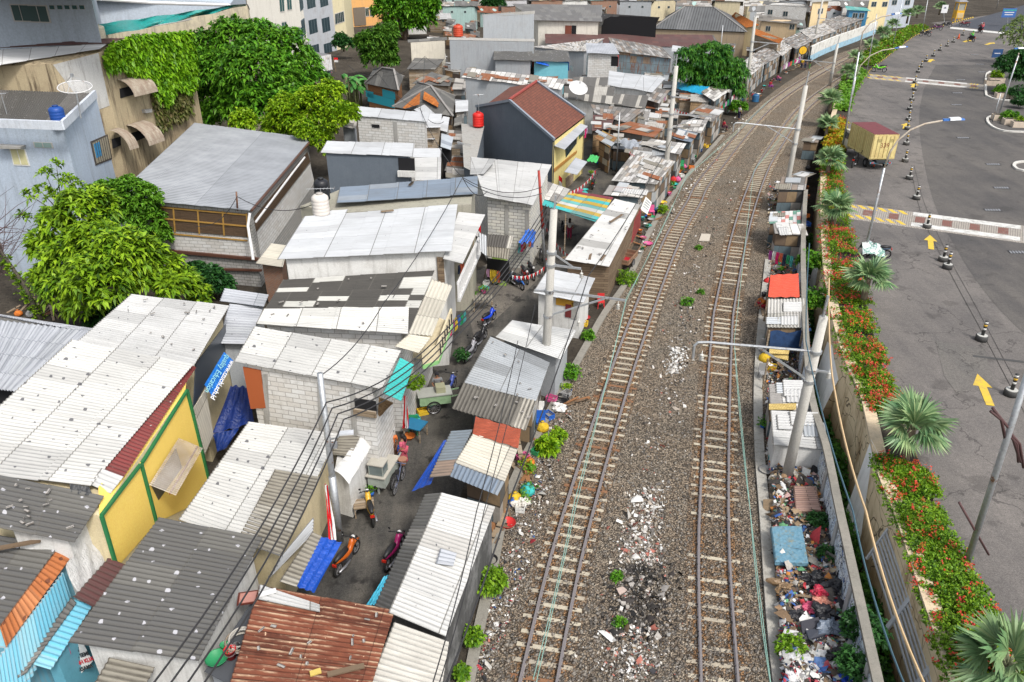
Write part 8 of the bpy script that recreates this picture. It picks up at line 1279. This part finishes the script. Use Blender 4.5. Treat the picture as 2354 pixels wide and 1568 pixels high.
litter('track_litter', 'thin scatter of white scraps down the middle of the ballast', midline(400, 1568, 26), 1100, .05, WHT_, G0); litter('track_litter', 'dense white rubbish strip on the near ballast', midline(1120, 1300, 16), 900, .055, WHT_, G0); litter('track_litter', 'white crushed plaster patch in the middle of the ballast', midline(800, 860, 11), 420, .05, WHT_[:3], G0); litter('ash', 'black burnt ash heap between the tracks', midline(1300, 1470, 24), 1500, .055, BLK_, G0); litter('track_litter', 'white and coloured litter below the ash', midline(1440, 1560, 22), 800, .045, WHT_+LITD[:7], G0); litter('track_litter', 'charred scraps further along the ballast', midline(480, 900, 20), 500, .045, BLK_, G0)
litter('shack_litter', 'rubble and litter along the shack side of the ballast', lambda: (lambda t_: ((1080+(1290-1080)*t_**.8+R.uniform(-28, 34), 1560-660*t_+R.uniform(-10, 10))))(R.random()), 1500, .045, LITD[:9]+WHT_, G0); litter('shack_litter', 'pale rubble and litter by the far shacks', lambda: (lambda t_: ((1480+230*t_+R.uniform(-16, 26), 560-300*t_+R.uniform(-8, 8))))(R.random()), 1100, .05, WHT_+LITD[:6], G0)
P = ccw(Q('1612,537,.12 1633,538,.12 1630,554,.1 1606,553,.1')); tag(MB().hexa([p-V3((0, 0, .05)) for p in P], P).build('lying_board', plaster((.42, .38, .32), .3), None, loc=P[0]), 'pale square board lying on the ballast between the tracks', 'board')
P = ccw(Q('1416,1352,.1 1432,1348,.1 1441,1356,.1 1424,1367,.1')); tag(MB().hexa([p-V3((0, 0, .05)) for p in P], P).build('lying_board', plaster((.40, .32, .28), .3), None, loc=P[0]), 'small pinkish board at the edge of the ash heap', 'board')
# scattered stones over the near ballast
n = 9000; xs = NR.uniform(1100, 1790, n); ys = 560+1040*NR.random(n)**.6; C = np.array([tuple(A(x, y, .02)) for x, y in zip(xs, ys)]); ok = np.array([min(abs(c[0]-p.x) for p in CL[::6] if abs(p.y-c[1]) < 2.2) > .05 if any(abs(p.y-c[1]) < 2.2 for p in CL[::6]) else True for c in C]); kx = {}
def kmin(y): 
    k = int(y*2)
    if k not in kx: kx[k] = min(KL, key=lambda p: abs(p.y-y)).x+.25
    return kx[k]
ok &= np.array([c[0] > kmin(c[1]) for c in C]); C = C[ok]; n = len(C); s = NR.uniform(.025, .06, (n, 1)); T4 = np.array([[1, 1, 1], [-1, -1, 1], [-1, 1, -1], [1, -1, -1]], float); Vv = (C[:, None, :]+s[:, :, None]*(T4[None]+NR.normal(0, .45, (n, 4, 3)))*[1, 1, .7]).reshape(-1, 3); b = np.arange(n)[:, None]*4; Ff = np.concatenate([b+np.array([q]) for q in ((0, 1, 2), (0, 3, 1), (0, 2, 3), (1, 3, 2))], 0); tag(npmesh('loose_stones', Vv, Ff, bits(((.09, .08, .07), (.13, .115, .10), (.17, .15, .13), (.21, .19, .165), (.26, .235, .20), (.14, .11, .085))), None, loc=tuple(C[0])), 'loose grey and brown ballast stones', 'ballast stones', kind='stuff')

sb = Q('1484,452,2.0 1498,466,1.7 1488,492,1.2 1472,480,1.5'); t = T('sign_board', 'faded white sign board leaning on the eave beside the handcart shack', 'sign', sb[0]); MB().hexa([p-V3((.03, .03, .03)) for p in ccw(sb)], ccw(sb)).build('panel', plaster((.55, .56, .54), .3), t)
for i in range(4): a, b = sb[0].lerp(sb[3], .2+.18*i), sb[1].lerp(sb[2], .2+.18*i); MB().bar(a.lerp(b, .15)+V3((.02, -.02, .03)), a.lerp(b, .85)+V3((.02, -.02, .03)), .05, .01).build('lettering_band', plain((.05, .08, .10)), t)
for o in bpy.data.objects:
    if 'at' in o: del o['at']
